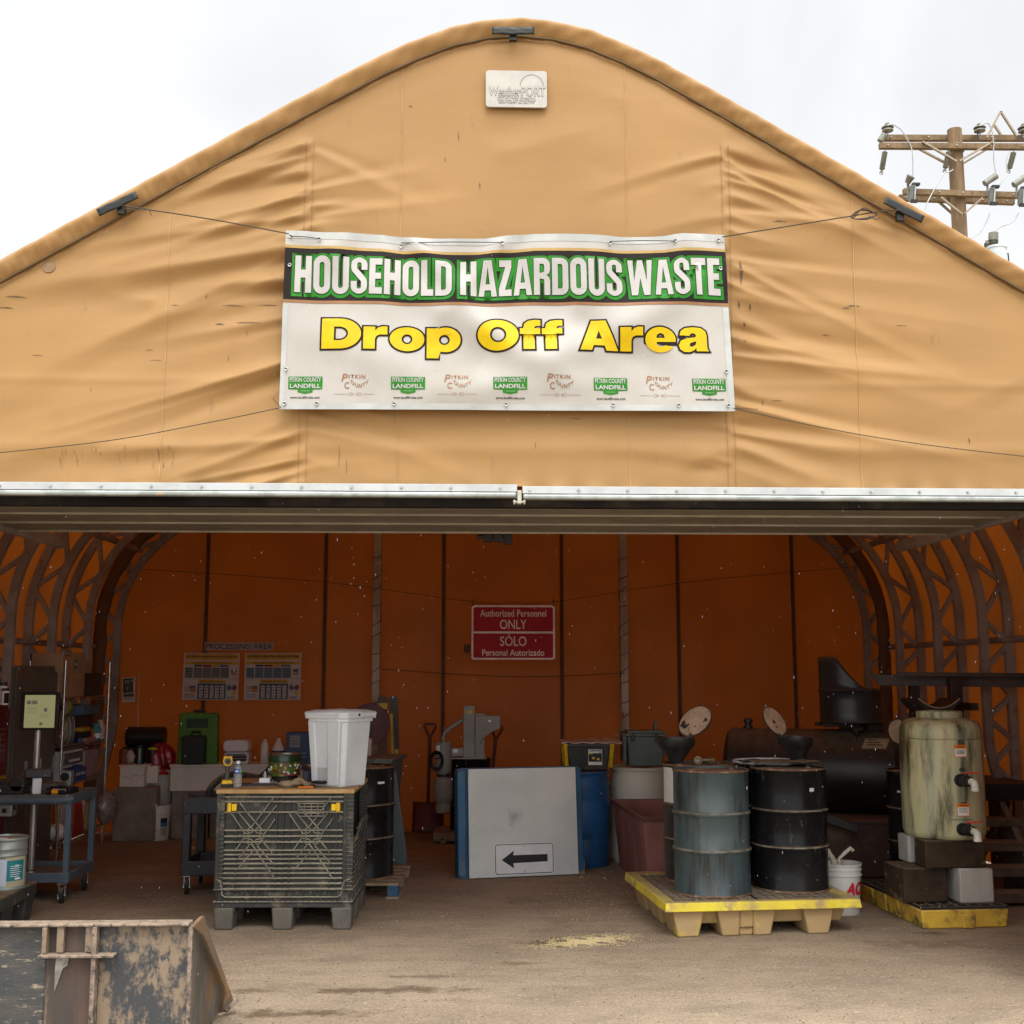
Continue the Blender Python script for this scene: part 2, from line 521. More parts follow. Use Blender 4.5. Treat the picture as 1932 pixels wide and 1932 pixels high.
# ---------------------------------------------------------------- fabric building
F, BACK, XC = 6.85, 14.08, .28
half = [(4.65, 0.), (4.65, .8), (4.65, 1.6)] + [(3.0 + 1.65 * math.cos(R(a)), 2.3 + 1.65 * math.sin(R(a))) for a in range(0, 60, 6)]
half += [(3.85, 3.725), (3.3, 4.06), (2.6, 4.483), (1.9, 4.905), (1.3, 5.265), (.889, 5.505), (.678, 5.612), (.437, 5.712), (.219, 5.765), (0., 5.785)]
def resample(pts, step):
    out = [pts[0]]
    for a, b in zip(pts[:-1], pts[1:]):
        n = max(1, int(math.dist(a, b) / step))
        for i in range(1, n + 1): out.append((a[0] + (b[0] - a[0]) * i / n, a[1] + (b[1] - a[1]) * i / n))
    return out
full = [(XC - a, b) for a, b in half] + [(XC + a, b) for a, b in reversed(half[:-1])]
full = resample(full, .1)
def prof(off):
    out = []
    for i, p in enumerate(full):
        a = full[max(0, i - 1)]; b = full[min(len(full) - 1, i + 1)]
        t = Vector((b[0] - a[0], b[1] - a[1])).normalized()
        o = off(p) if callable(off) else off
        out.append((p[0] + t.y * o, p[1] - t.x * o))
    return out

bld = thing("fabric_building", "tan arched fabric building with wrinkled gable above a wide open overhead door", "building", (XC, F, 0))
def bp_(mb, name, **k):
    mb.bm.transform(Matrix.Translation((-XC, -F, 0)))
    return mb.build(name, bld, **k)

inn = prof(.115)
xs_in = [p[0] for p in inn if p[1] > 3.2]; zs_in = [p[1] for p in inn if p[1] > 3.2]
ZB = W(966, 918, F).z
LACL, LACR = -.987, 1.52
cr = random.Random(5)
CREASE = []
def addc(x, z, ang, L, w, a): CREASE.append((x, z, math.cos(R(ang)), math.sin(R(ang)), L, w, a))
for side in (0, 1):
    ax = LACL if side == 0 else LACR
    for k in range(36):
        z = cr.uniform(2.9, 5.0)
        dn = cr.uniform(6, 30)
        ang = 180 + dn if side == 0 else -dn
        addc(ax, z, ang, cr.uniform(.45, 2.1), cr.uniform(.018, .05), cr.uniform(.007, .026))
    for k in range(24):
        z = cr.uniform(2.95, 5.0)
        dn = cr.uniform(-16, 26)
        addc(ax, z, -dn if side == 0 else 180 + dn, cr.uniform(.2, 1.3), cr.uniform(.014, .04), cr.uniform(.005, .014))
for k in range(56):
    addc(cr.uniform(-4, 4.5), cr.uniform(2.9, 5.3), cr.uniform(-25, 25) + (0 if cr.random() < .5 else 180), cr.uniform(.4, 1.6), cr.uniform(.02, .12), cr.uniform(-.009, .013))
CA = np.array(CREASE)
def gable_disp(X, Z):
    X = np.asarray(X, float); Z = np.asarray(Z, float)
    D = np.zeros_like(X)
    for x, z, c, s, L, w, a in CREASE:
        dx, dz = X - x, Z - z
        t = (dx * c + dz * s) / L
        v = (-dx * s + dz * c) / (w * (1 + 1.6 * np.clip(t, 0, 1.2)))
        v = v + .5 * np.sin(t * 3 + x)
        gk = np.clip(1 - t, 0, 1) ** .8 * np.clip(t * 14 + .25, 0, 1)
        D += a * gk * (np.exp(-1.25 * np.sqrt(v * v + .06)) * 1.25 - .7 * np.exp(-(v - 1.5) ** 2))
    D += .012 * np.sin(X * 1.7 + .6 * Z) * np.sin(Z * 2.1 + X * .4)
    D += .017 * np.exp(-(Z - ZB) / .045) * np.abs(np.sin((X + .05) * PI / .218)) ** 2 * (.55 + .45 * np.sin(X * 3.1))
    hz = np.exp(-((Z - (ZB + .22)) / .05) ** 2) * .008 + np.exp(-((Z - (ZB + .62)) / .03) ** 2) * .004
    T_ = np.interp(X, xs_in, zs_in)
    return (D + hz) * np.clip((T_ - Z) / .14, 0, 1) ** .7
def zt(x): return float(np.interp(x, xs_in, zs_in))
NU, NV = 430, 210
gx = np.linspace(XC - 3.95, XC + 3.95, NU + 1)
gz = np.array([[ZB + (zt(x) + .03 - ZB) * j / NV for x in gx] for j in range(NV + 1)])
gX = np.tile(gx, (NV + 1, 1))
gD = gable_disp(gX, gz)
mb = MB().m(FAB)
mb.add([(gX[j, i], F - gD[j, i], gz[j, i]) for j in range(NV + 1) for i in range(NU + 1)],
       [(j * (NU + 1) + i, j * (NU + 1) + i + 1, (j + 1) * (NU + 1) + i + 1, (j + 1) * (NU + 1) + i) for j in range(NV) for i in range(NU)])
mb.m(mat("scuff_dark", (.085, .055, .03), .8, c2=(.15, .10, .05), sc_=30))
qs = random.Random(13)
marks = [(1397, 515, 6, 46), (1394, 575, 5, 16), (1415, 580, 4, 14), (1404, 612, 5, 8), (531, 545, 7, 40), (524, 560, 5, 18), (757, 250, 2, 10), (865, 258, 2, 22), (905, 350, 3, 12), (440, 577, 44, 2), (505, 576, 40, 2), (415, 612, 18, 3), (470, 610, 50, 2), (390, 560, 3, 10),
         (30, 560, 40, 2.5), (10, 580, 30, 2.5), (1610, 578, 26, 3), (1596, 582, 20, 2), (1470, 420, 30, 2), (640, 860, 2, 50), (654, 880, 2, 30), (775, 200, 8, 2), (840, 300, 2, 10)]
for k in range(26): marks.append((qs.uniform(80, 340), qs.uniform(845, 885), 1.6, qs.uniform(8, 26)))
for k in range(30): marks.append((qs.uniform(60, 1880), qs.uniform(560, 890), *qs.choice([(1.5, 14), (1.8, 8), (16, 1.5), (24, 1.3)])))
for px, py, w_, h_ in marks:
    if 520 < px < 1392 and 430 < py < 785: continue
    a, b = W(px - w_ / 2, py + h_ / 2, F), W(px + w_ / 2, py - h_ / 2, F)
    if b.z > zt(a.x) - .1 or b.z > zt(b.x) - .1: continue
    n_ = 6; pts_ = []
    for i in range(n_ + 1):
        t = i / n_; th = math.sin(PI * min(1, max(.04, t))) * qs.uniform(.5, 1)
        if h_ > w_: c_ = ((a.x + b.x) / 2 + .15 * (b.x - a.x) * math.sin(t * 5), a.z + (b.z - a.z) * t); d_ = ((b.x - a.x) / 2 * th, 0)
        else: c_ = (a.x + (b.x - a.x) * t, (a.z + b.z) / 2 + .3 * (b.z - a.z) * math.sin(t * 4)); d_ = (0, (b.z - a.z) / 2 * th)
        for s_ in (-1, 1):
            x, z = c_[0] + s_ * d_[0], c_[1] + s_ * d_[1]
            pts_.append((x, F - float(gable_disp([x], [z])[0]) - .003, z))
    mb.add(pts_, [(2 * i, 2 * i + 1, 2 * i + 3, 2 * i + 2) for i in range(n_)])
bp_(mb, "gable_wall", angle=80, recalc=False)
# front wall beside the door
for sgn in (-1, 1):
    x0, x1 = (XC - 4.6, -3.14) if sgn < 0 else (3.36, XC + 4.6)
    mb = MB().m(FAB)
    mb.grid(24, 40, lambda u, v: (x0 + (x1 - x0) * u, F + .02 - .012 * math.sin(u * 9 + v * 5) * math.sin(v * 7), ZB * v))
    bp_(mb, "front_wall", angle=80, recalc=False)
# panel seams and lacing on the gable
def seam(x, z0, z1, w, name, dashed=False, m_=SEAM):
    mb = MB().m(m_)
    n = int((z1 - z0) / .02)
    zz = np.linspace(z0, z1, n + 1)
    dd = gable_disp(np.full(n + 1, x), zz)
    for i in range(n):
        if dashed and i % 4 == 3: continue
        mb.add([(x - w / 2, F - dd[i] - .004, zz[i]), (x + w / 2, F - dd[i] - .004, zz[i]), (x + w / 2, F - dd[i + 1] - .004, zz[i + 1]), (x - w / 2, F - dd[i + 1] - .004, zz[i + 1])], [(0, 1, 2, 3)])
    bp_(mb, name, recalc=False)
SEAM2 = mat("fabric_seam", (.43, .245, .095), .7)
for x in (-1.80, -.437, .92, 2.29, -3.2, 3.7): seam(x, ZB, zt(x) - .02, .006, "fabric_seam", m_=SEAM2)
for x in (LACL, LACR):
    for dx in (-.022, .022): seam(x + dx, ZB, 4.98, .0045, "lacing")
# rolled edge of the roof cover round the gable
p_in, p_out = prof(.125), prof(-.004)
mb = MB().m(FAB)
NR = 9
rows = []
fine = []
for i in range(len(full) - 1):
    for k in range(5): fine.append((i, k / 5))
acc = 0
vs = []
for i, f in fine:
    a = [p_in[i][q] * (1 - f) + p_in[i + 1][q] * f for q in (0, 1)]
    b = [p_out[i][q] * (1 - f) + p_out[i + 1][q] * f for q in (0, 1)]
    s_ = (i + f) * .1
    for j in range(NR + 1):
        t = j / NR
        bul = .05 * math.sin(PI * min(1, t * .62 + .0)) + .008
        gather = .0065 * math.sin(s_ * 2 * PI / .055 + 1.3 * math.sin(s_ * 3.1)) * math.exp(-((t - .30) / .28) ** 2) * (.6 + .4 * math.sin(s_ * 1.7))
        gather += .0028 * math.sin(s_ * 2 * PI / .31 + t * 6 + 2 * math.sin(s_ * 1.3)) + .0022 * math.sin(s_ * 2 * PI / .13 - t * 9)
        edge = .05 * max(0, t - .75) / .25
        vs.append((a[0] + (b[0] - a[0]) * t, F - bul - gather + edge, a[1] + (b[1] - a[1]) * t))
mb.add(vs, [(i * (NR + 1) + j, (i + 1) * (NR + 1) + j, (i + 1) * (NR + 1) + j + 1, i * (NR + 1) + j + 1) for i in range(len(fine) - 1) for j in range(NR)])
bp_(mb, "edge_band", angle=80, recalc=False)
mb = MB().m(mat("piping_cord", (.10, .06, .02), .7))
mb.tube([(p[0], F - .022, p[1]) for p in prof(.127) if p[1] > 1.5], .0075, 6)
bp_(mb, "edge_cord")
# roof and side cover, back wall
mb = MB().m(FAB)
k = len(full)
NY = 40
mb.add([(x, F - .005 + (BACK - F) * j / NY, z + .02 * math.sin(j * PI / NY * 7) ** 2) for j in range(NY + 1) for x, z in full],
       [(j * k + i, j * k + i + 1, (j + 1) * k + i + 1, (j + 1) * k + i) for j in range(NY) for i in range(k - 1)])
bp_(mb, "roof_cover", angle=80, recalc=False)
fx = [p[0] for p in full if p[1] >= 1.6]; fz = [p[1] for p in full if p[1] >= 1.6]
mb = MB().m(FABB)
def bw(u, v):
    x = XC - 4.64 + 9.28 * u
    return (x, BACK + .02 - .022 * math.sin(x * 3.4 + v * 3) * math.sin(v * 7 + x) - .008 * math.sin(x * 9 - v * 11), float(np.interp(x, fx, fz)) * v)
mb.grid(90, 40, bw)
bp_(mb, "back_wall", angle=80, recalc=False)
for px in (386, 611, 836, 1060, 1281, 1499):
    x = W(px, 1300, BACK).x
    bp_(MB().m(WEB).box(x - .021, x + .021, BACK - .055, BACK - .045, 0, float(np.interp(x, fx, fz)) - .06), "seam_webbing")
# back posts with wire wrapped round them
POSTM = mat("weathered_post", (.42, .37, .31), .7, c2=(.26, .22, .18), sc_=4, stretch=6, c3=(.42, .30, .26), amt3=.6)
for px in (709, 1178):
    x = W(px, 1300, 13.85).x
    top = float(np.interp(x, fx, fz)) - .3
    po = bp_(MB().m(POSTM).box(x - .043, x + .043, 13.80, 13.90, 0, top), "back_post", bevel=.004)
    w = MB().m(BLKC)
    pts = []
    i = 0
    z = .9
    while z < 3.2:
        for dx, dy in ((-.048, -.055), (.048, -.055), (.048, .055), (-.048, .055)):
            pts.append((x + dx, 13.85 + dy, z)); z += .045 + .03 * math.sin(i); i += 1
    w.tube(pts, .0045, 5)
    w.bm.transform(Matrix.Translation((-XC, -F, 0)))
    w.build("wrapped_wire", po)
# trusses
def inoff(p):
    z = p[1]
    return .29 if z > 1.15 else .29 - .20 * min(1, (1.15 - z) / .95)
po_, pi_ = prof(.06), prof(inoff)
for Y in (13.95, 12.88, 11.8, 10.73, 9.66, 8.6, 7.55):
    mb = MB().m(STEELD)
    for pr in (po_, pi_):
        for a, b in zip(pr[:-1], pr[1:]):
            mb.bar((a[0], Y, a[1]), (b[0], Y, b[1]), .078, .06, (0, 1, 0))
    i, flip = 2, 0
    while i + 2 < len(po_):
        a, b = (po_[i], pi_[i + 2]) if flip else (pi_[i], po_[i + 2])
        mb.bar((a[0], Y, a[1]), (b[0], Y, b[1]), .042, .036, (0, 1, 0))
        i += 2; flip = 1 - flip
    bp_(mb, "truss", angle=30)
for sgn in (-1, 1):
    bp_(MB().m(STEELD).cyl((XC + sgn * 4.56, F + .1, 2.1), (XC + sgn * 4.56, BACK - .1, 2.1), .03), "girt")
    bp_(MB().m(STEELD).cyl((XC + sgn * 4.15, F + .1, 3.22), (XC + sgn * 4.15, BACK - .1, 3.22), .035), "purlin")
# sleeve of fabric hanging over the last truss
for sgn in (-1, 1):
    mb = MB().m(mat("sleeve_fabric", (.13, .07, .035), .85, bump=.8, bsc=14))
    pts = []
    for p, q in zip(po_, pi_):
        if (p[0] - XC) * sgn > 0 and .3 < p[1] < 3.75:
            pts.append((p[0] * .62 + q[0] * .38, 13.78, p[1] * .62 + q[1] * .38))
    mb.tube(pts, [.068 + .009 * math.sin(i * 1.9) + .006 * math.sin(i * 4.3) for i in range(len(pts))], 10)
    bp_(mb, "truss_sleeve")
# header: bolt strip, pipe, joint, beam coloured as recess shadow
zs = [W(966, y, F - .03).z for y in (917, 931, 931.5, 943)]
for x0, x1, dz in ((-3.3, W(975, 920, F).x, .006), (W(985, 920, F).x, 3.5, -.004)):
    st = bp_(MB().m(ALU).box(x0, x1, F - .055, F - .035, zs[1] + dz, zs[0] + dz), "clamp_strip", bevel=.002)
    for i in range(int((x1 - x0) / .285) + 1):
        bx = x0 + .04 + .285 * i
        if bx > x1 - .02: break
        b = MB().m(BOLT)
        b.cyl((bx, F - .055, (zs[0] + zs[1]) / 2 + dz), (bx, F - .058, (zs[0] + zs[1]) / 2 + dz), .011, n=16)
        b.cyl((bx, F - .058, (zs[0] + zs[1]) / 2 + dz), (bx, F - .066, (zs[0] + zs[1]) / 2 + dz), .0065, n=6)
        b.bm.transform(Matrix.Translation((-XC, -F, 0)))
        b.build("bolt", st)
    bp_(MB().m(GALV).box(x0, x1, F - .075, F - .030, zs[3] + dz, zs[2] + dz - .003), "header_pipe", bevel=.012, seg=4)
xj = W(979, 920, F).x
mb = MB().m(mat("rusty_galv", (.45, .42, .36), .5, .5, c3=(.30, .16, .07), amt3=.55))
mb.box(xj - .012, xj + .012, F - .09, F - .02, zs[3] - .03, zs[1] + .01)
mb.cyl((xj - .035, F - .06, zs[3] - .018), (xj + .035, F - .06, zs[3] - .018), .008)
mb.cyl((xj - .035, F - .06, zs[3] - .018), (xj - .022, F - .06, zs[3] - .018), .015, n=6)
mb.cyl((xj + .022, F - .06, zs[3] - .018), (xj + .035, F - .06, zs[3] - .018), .015, n=6)
bp_(mb, "joint_bracket", bevel=.002)
bp_(MB().m(mat("recess_shade_beam", (.012, .010, .008), .8, c2=(.035, .026, .018), sc_=3, amt=.4, spec=.1)).box(-3.3, 3.5, F + .06, F + .14, zs[3] - .030, zs[3] + .06), "header_beam")  # near-black colour stands in for the shadow inside the header recess
# overhead door parked under the ceiling
DZ = 2.775
door = MB().m(DOORM)
ys = [6.99, G(966, 971, DZ).y, G(966, 988, DZ).y, G(966, 1004, DZ).y]
dr_ = None
for i in range(3):
    mb = MB().m(DOORM).box(-3.12, 3.34, ys[i] + .006, ys[i + 1] - .006, DZ, DZ + .045)
    mb.m(DOORE).box(-3.12, 3.34, ys[i + 1] - .016, ys[i + 1] - .006, DZ - .012, DZ - .0005)
    if i == 0: mb.box(-3.12, 3.34, ys[0] + .0, ys[0] + .02, DZ - .012, DZ - .0005)
    bp_(mb, "door_panel")
for x in (-3.17, 3.39):
    mb = MB().m(STEELD).box(x - .03, x + .03, F + .1, 9.3, DZ - .02, DZ + .06)
    mb.box(x - .03, x + .03, F + .1, F + .16, 0, DZ - .02)
    bp_(mb, "door_track", bevel=.003)
q = W(937, 1010, 8.3)
mb = MB().m(BLKC)
mb.box(q.x - .09, q.x - .03, 8.27, 8.36, q.z - .045, q.z + .03).box(q.x - .02, q.x + .04, 8.25, 8.33, q.z - .05, q.z + .07)
mb.box(q.x + .05, q.x + .11, 8.28, 8.36, q.z - .06, q.z + .02).cyl((q.x - .14, 8.3, q.z - .01), (q.x + .1, 8.3, q.z - .01), .016)
bp_(mb, "door_latch", bevel=.003)
# tape patches with stub straps on the edge band
def strap(px0, py0, px1, py1, sx, sy):
    a, b = W(px0, py0, F - .075), W(px1, py1, F - .075)
    d = (b - a).normalized()
    nrm = Vector((-d.z, 0, d.x))
    mb = MB().m(TAPE)
    mb.grid(14, 4, lambda u, v: tuple(a + (b - a) * u + nrm * (v - .5) * .048 + Vector((0, -.012 - .0015 * math.sin(u * 17 + v * 9), .0015 * math.sin(u * 9)))))
    c = W(sx, sy, F - .06)
    m_ = (a + b) / 2
    mb.box(c.x - .021, c.x + .021, F - .072, F - .045, c.z - .012, m_.z)
    bp_(mb, "anchor_strap", solid=.004)
strap(928, 60, 1008, 60, 968, 73)
strap(186, 403, 259, 369, 229, 400)
strap(1668, 379, 1740, 416, 1698, 413)
# patch repair on the fabric, left
q = W(92, 503, F)
pd = MB().m(mat("grey_patch", (.27, .17, .09), .7))
pd.add([(q.x + .037 * math.cos(a * PI / 10), F - float(gable_disp([q.x + .037 * math.cos(a * PI / 10)], [q.z + .037 * math.sin(a * PI / 10)])[0]) - .006, q.z + .037 * math.sin(a * PI / 10)) for a in range(20)], [tuple(range(20))])
bp_(pd, "round_patch", recalc=False)

# ---------------------------------------------------------------- maker's plate
q = W(974, 173, F)
pw, ph = W(1032, 173, F).x - W(917, 173, F).x, W(974, 139, F).z - W(974, 208, F).z
sg = thing("maker_plate", "small white rounded maker plate with grey outlined lettering high on the gable", "sign", (q.x, F - .03, q.z))
PLW = mat("plate_white", (.44, .425, .38), .45, c2=(.38, .365, .33), sc_=6)
PLG = mat("plate_grey", (.20, .19, .16), .5)
MB().m(PLW).prism(rrect(-pw / 2, pw / 2, -ph / 2, ph / 2, .02), -.005, .005).build("plate", sg, bevel=.002)
mb = MB().m(PLG)
mb.text("Weather", -pw * .19, -.018, -.0066, w=pw * .53, h=.062, bold=.035)
mb.text("PORT", pw * .275, -.016, -.0066, w=pw * .40, h=.064, bold=.035)
mb.m(PLW)
mb.text("Weather", -pw * .19, -.018, -.0080, w=pw * .52, h=.056, bold=-.002)
mb.text("PORT", pw * .275, -.016, -.0080, w=pw * .39, h=.058, bold=-.002)
mb.m(PLG)
mb.text("HWP LLC Hansen WeatherPort", 0, -.0585, -.0066, w=pw * .62, h=.0125, bold=.01)
mb.text("Delta Colo. USA 800.878.6626", .002, -.0745, -.0066, w=pw * .62, h=.0125, bold=.01)
mb.text("866WTHRPRT 866.984.7778", 0, -.0905, -.0066, w=pw * .58, h=.0125, bold=.01)
a_ = arc(pw * .25, .022, .072, 0, 180, 16); b_ = arc(pw * .25, .022, .0685, 0, 180, 16)
mb.add([(x, -.0066, z) for x, z in a_ + b_], [(i, i + 1, 17 + i + 1, 17 + i) for i in range(16)])
mb.build("lettering", sg, recalc=False)

# ---------------------------------------------------------------- banner
BF = F - .07
c_tl, c_tr, c_br, c_bl = W(541, 438, BF), W(1366, 444, BF), W(1386, 777, BF), W(527, 773, BF)
BW = (c_tr - c_tl).length; BH = (c_tl - c_bl).length
top_u = [0, .07, .13, .22, .27, .36, .45, .50, .56, .68, .76, .86, .90, 1]
top_s = [0, .012, .006, .010, .034, .036, .034, .024, .008, .012, .020, .010, -.006, 0]
def banner_pt(x, y, lay=0):
    u, v = min(1, max(0, x / BW)), min(1, max(0, y / BH))
    a = c_bl.lerp(c_br, u); b = c_tl.lerp(c_tr, u)
    p = a.lerp(b, v)
    sag = float(np.interp(u, top_u, top_s))
    p = p.copy()
    p.z -= sag * v ** 2 * 1.05
    d = .014 * math.sin(u * 9 + v * 2.2) * (.4 + .6 * v) + .010 * math.sin(u * 21 - v * 6) * v ** 2
    for cu, cv, ang, w_, amp in BCR:
        t = (u - cu) * 2.4 * math.cos(ang) + (v - cv) * math.sin(ang)
        s2 = -(u - cu) * 2.4 * math.sin(ang) + (v - cv) * math.cos(ang)
        d += 1.7 * amp * math.exp(-(s2 / w_) ** 2) * math.exp(-(t / .45) ** 2)
    p.y -= .012 + d + lay * .0026
    return p
BCR = [(.47, .42, -.55, .09, .022), (.60, .30, .35, .10, .016), (.32, .88, -.9, .06, .018), (.47, .9, .9, .06, .018), (.08, .93, -.8, .07, .007), (.12, .93, .9, .07, .007),
       (.82, .55, .5, .10, .014), (.2, .3, -.4, .12, .012), (.93, .93, -.7, .08, .006), (.72, .4, -.6, .09, -.012), (.5, .12, .1, .09, .014), (.66, .62, 1.2, .07, .01)]
ban = thing("banner", "large white vinyl banner roped across the gable with green and yellow headline lettering", "banner", tuple(c_bl))
def ban_build(bm, mats, name, lay, parent):
    "cut flat shapes fine enough to follow the wrinkles, then lay them on the banner"
    bmesh.ops.triangulate(bm, faces=bm.faces)
    for _ in range(6):
        ed = [e for e in bm.edges if e.calc_length() > .055]
        if not ed: break
        bmesh.ops.subdivide_edges(bm, edges=ed, cuts=1)
        bmesh.ops.triangulate(bm, faces=bm.faces)
    for v in bm.verts:
        v.co = banner_pt(v.co.x, v.co.y, lay + v.co.z) - c_bl
    me = bpy.data.meshes.new(name); bm.to_mesh(me); bm.free()
    for m_ in mats: me.materials.append(m_)
    for f in me.polygons: f.use_smooth = True
    o = bpy.data.objects.new(name, me); sc.collection.objects.link(o); o.parent = parent
    return o
class Flat:
    def __init__(s): s.bm = bmesh.new(); s.mats = []
    def poly(s, loops, m_, lay=0.):
        if m_ not in s.mats: s.mats.append(m_)
        mi = s.mats.index(m_)
        vs = [s.bm.verts.new((x, y, lay)) for lp in loops for x, y in lp]
        for t in tessellate_polygon([[Vector((x, y, 0)) for x, y in lp] for lp in loops]):
            try:
                f = s.bm.faces.new([vs[i] for i in t]); f.material_index = mi
            except ValueError: pass
    def rect(s, x0, x1, y0, y1, m_, lay=0.): s.poly([[(x0, y0), (x1, y0), (x1, y1), (x0, y1)]], m_, lay)
    def text(s, body, cx, cy, w, h, m_, lay=0., bold=0., warp=None, spacing=1.):
        vs, fs = fit(text2d(body, bold, spacing), w, h)
        if m_ not in s.mats: s.mats.append(m_)
        mi = s.mats.index(m_)
        if warp: vs = [warp(x, y) for x, y in vs]
        bv = [s.bm.verts.new((cx + x, cy + y, lay)) for x, y in vs]
        for f in fs:
            try:
                q = s.bm.faces.new([bv[i] for i in f]); q.material_index = mi
            except ValueError: pass
mb = MB().m(WHT)
mb.grid(150, 64, lambda u, v: tuple(banner_pt(u * BW, v * BH) - c_bl))
mb.build("sheet", ban, angle=80, recalc=False)
fl = Flat()
hem = .05
for x0, x1, y0, y1 in ((0, BW, BH - .045, BH), (0, BW, 0, .036), (0, .030, .036, BH * .58), (BW - .036, BW, .036, BH * .58)): fl.rect(x0, x1, y0, y1, WHEM)
ban_build(fl.bm, fl.mats, "hem", .7, ban)
fl = Flat()
Y_ = lambda v: BH * (1 - v)
fl.rect(0, BW, Y_(.0985), Y_(.082), TANL)
fl.rect(0, BW, Y_(.392), Y_(.0985), DRK)
fl.rect(0, BW, Y_(.408), Y_(.392), BRNL)
ban_build(fl.bm, fl.mats, "headline_band", 1, ban)
# hand-drawn heavy condensed capitals: outer loops anticlockwise, holes clockwise, height 1
def ccw(a): return a
def box_(x0, x1, y0, y1): return [(x0, y0), (x1, y0), (x1, y1), (x0, y1)]
S_ = .165
def strokeS(w):
    k = S_ / 2
    r = w / 2 - k
    top = [(w - k, .66), (w - k, .80)] + [(w / 2 + r * math.cos(R(a)), .80 + (.2 - k * .75) * math.sin(R(a))) for a in range(15, 180, 15)] + [(k, .78), (k, .72), (k + .012, .655)]
    mid = [(w * .36, .585), (w * .64, .445), (w - k - .012, .37)]
    bot = [(w - k, .30), (w - k, .20)] + [(w / 2 + r * math.cos(R(a)), .20 + (.2 - k * .75) * math.sin(R(a))) for a in range(-15, -180, -15)] + [(k, .20), (k, .34)]
    pts = top + mid + bot
    L, Rr = [], []
    for i, p in enumerate(pts):
        a = pts[max(0, i - 1)]; b = pts[min(len(pts) - 1, i + 1)]
        t = Vector((b[0] - a[0], b[1] - a[1])).normalized()
        wv = k if abs(t.y) > abs(t.x) else k * .85
        L.append((p[0] - t.y * wv, p[1] + t.x * wv)); Rr.append((p[0] + t.y * wv, p[1] - t.x * wv))
    return L + Rr[::-1]
def area(lp): return sum(a[0] * b[1] - b[0] * a[1] for a, b in zip(lp, lp[1:] + lp[:1])) / 2
def glyph(ch):
    s = S_
    if ch == 'H': w = .46; return w, [[(0, 0), (s, 0), (s, .40), (w - s, .40), (w - s, 0), (w, 0), (w, 1), (w - s, 1), (w - s, .62), (s, .62), (s, 1), (0, 1)]]
    if ch == 'O': w = .46; return w, [rrect(0, w, -.015, 1.015, .225, 8), rrect(s, w - s, .16, .84, .064, 5)[::-1]]
    if ch == 'U': w = .46; return w, [arc(w / 2, .21, w / 2, 180, 360, 14) + [(w, 1), (w - s, 1)] + arc(w / 2, .21, w / 2 - s, 0, -180, 8) + [(s, 1), (0, 1)]]
    if ch == 'E': w = .36; return w, [[(0, 0), (w, 0), (w, .18), (s + .005, .18), (s + .005, .42), (w - .03, .42), (w - .03, .59), (s + .005, .59), (s + .005, .82), (w, .82), (w, 1), (0, 1)]]
    if ch == 'L': w = .34; return w, [[(0, 0), (w, 0), (w, .19), (s + .01, .19), (s + .01, 1), (0, 1)]]
    if ch == 'D': w = .46; return w, [[(0, 0)] + arc(w - .2, .2, .2, -90, 0, 7) + arc(w - .2, .8, .2, 0, 90, 7) + [(0, 1)], ([(s, .17)] + arc(w - s - .05, .22, .05, -90, 0, 4) + arc(w - s - .05, .78, .05, 0, 90, 4) + [(s, .83)])[::-1]]
    if ch == 'R': w = .46; return w, [[(0, 0), (s, 0), (s, .44)] + [(w - s - .01, .42), (w - s, .36), (w - s, 0), (w, 0), (w, .38), (w - .03, .47), (w - .10, .53), (w - .03, .58), (w, .68)] + arc(w - .2, .8, .2, 0, 90, 7) + [(0, 1)], ([(s, .59)] + arc(w - s - .045, .65, .045, -90, 0, 4) + arc(w - s - .045, .79, .045, 0, 90, 4) + [(s, .84)])[::-1]]
    if ch == 'A': w = .52; return w, [[(0, 0), (.155, 0), (.175, .18), (w - .175, .18), (w - .155, 0), (w, 0), (w - .145, 1), (.145, 1)], [(.20, .35), (w / 2, .82), (w - .20, .35)]]
    if ch == 'Z': w = .36; return w, [[(0, 0), (w, 0), (w, .18), (.175, .18), (w, .80), (w, 1), (.01, 1), (.01, .82), (.185, .82), (0, .2)]]
    if ch == 'W': w = .72; return w, [[(.095, 0), (.27, 0), (.36, .50), (.45, 0), (.625, 0), (w, 1), (w - .155, 1), (.545, .40), (.435, 1), (.285, 1), (.175, .40), (.155, 1), (0, 1)]]
    if ch == 'T': w = .42; return w, [[(w / 2 - s / 2, 0), (w / 2 + s / 2, 0), (w / 2 + s / 2, .81), (w, .81), (w, 1), (0, 1), (0, .81), (w / 2 - s / 2, .81)]]
    if ch == 'S': w = .45; return w, [strokeS(w)]
def offset(lp, d):
    out = []
    n = len(lp)
    for i in range(n):
        p0, p1, p2 = Vector(lp[i - 1]), Vector(lp[i]), Vector(lp[(i + 1) % n])
        d1, d2 = p1 - p0, p2 - p1
        if d1.length < 1e-6: d1 = d2
        if d2.length < 1e-6: d2 = d1
        if d1.length < 1e-6: out.append(tuple(p1)); continue
        d1.normalize(); d2.normalize()
        n1, n2 = Vector((d1.y, -d1.x)), Vector((d2.y, -d2.x))
        m_ = n1 + n2
        if m_.length < .2: out.append(tuple(p1 + n1 * d)); continue
        m_.normalize()
        c = max(.5, m_.dot(n1))
        out.append(tuple(p1 + m_ * d / c))
    return out
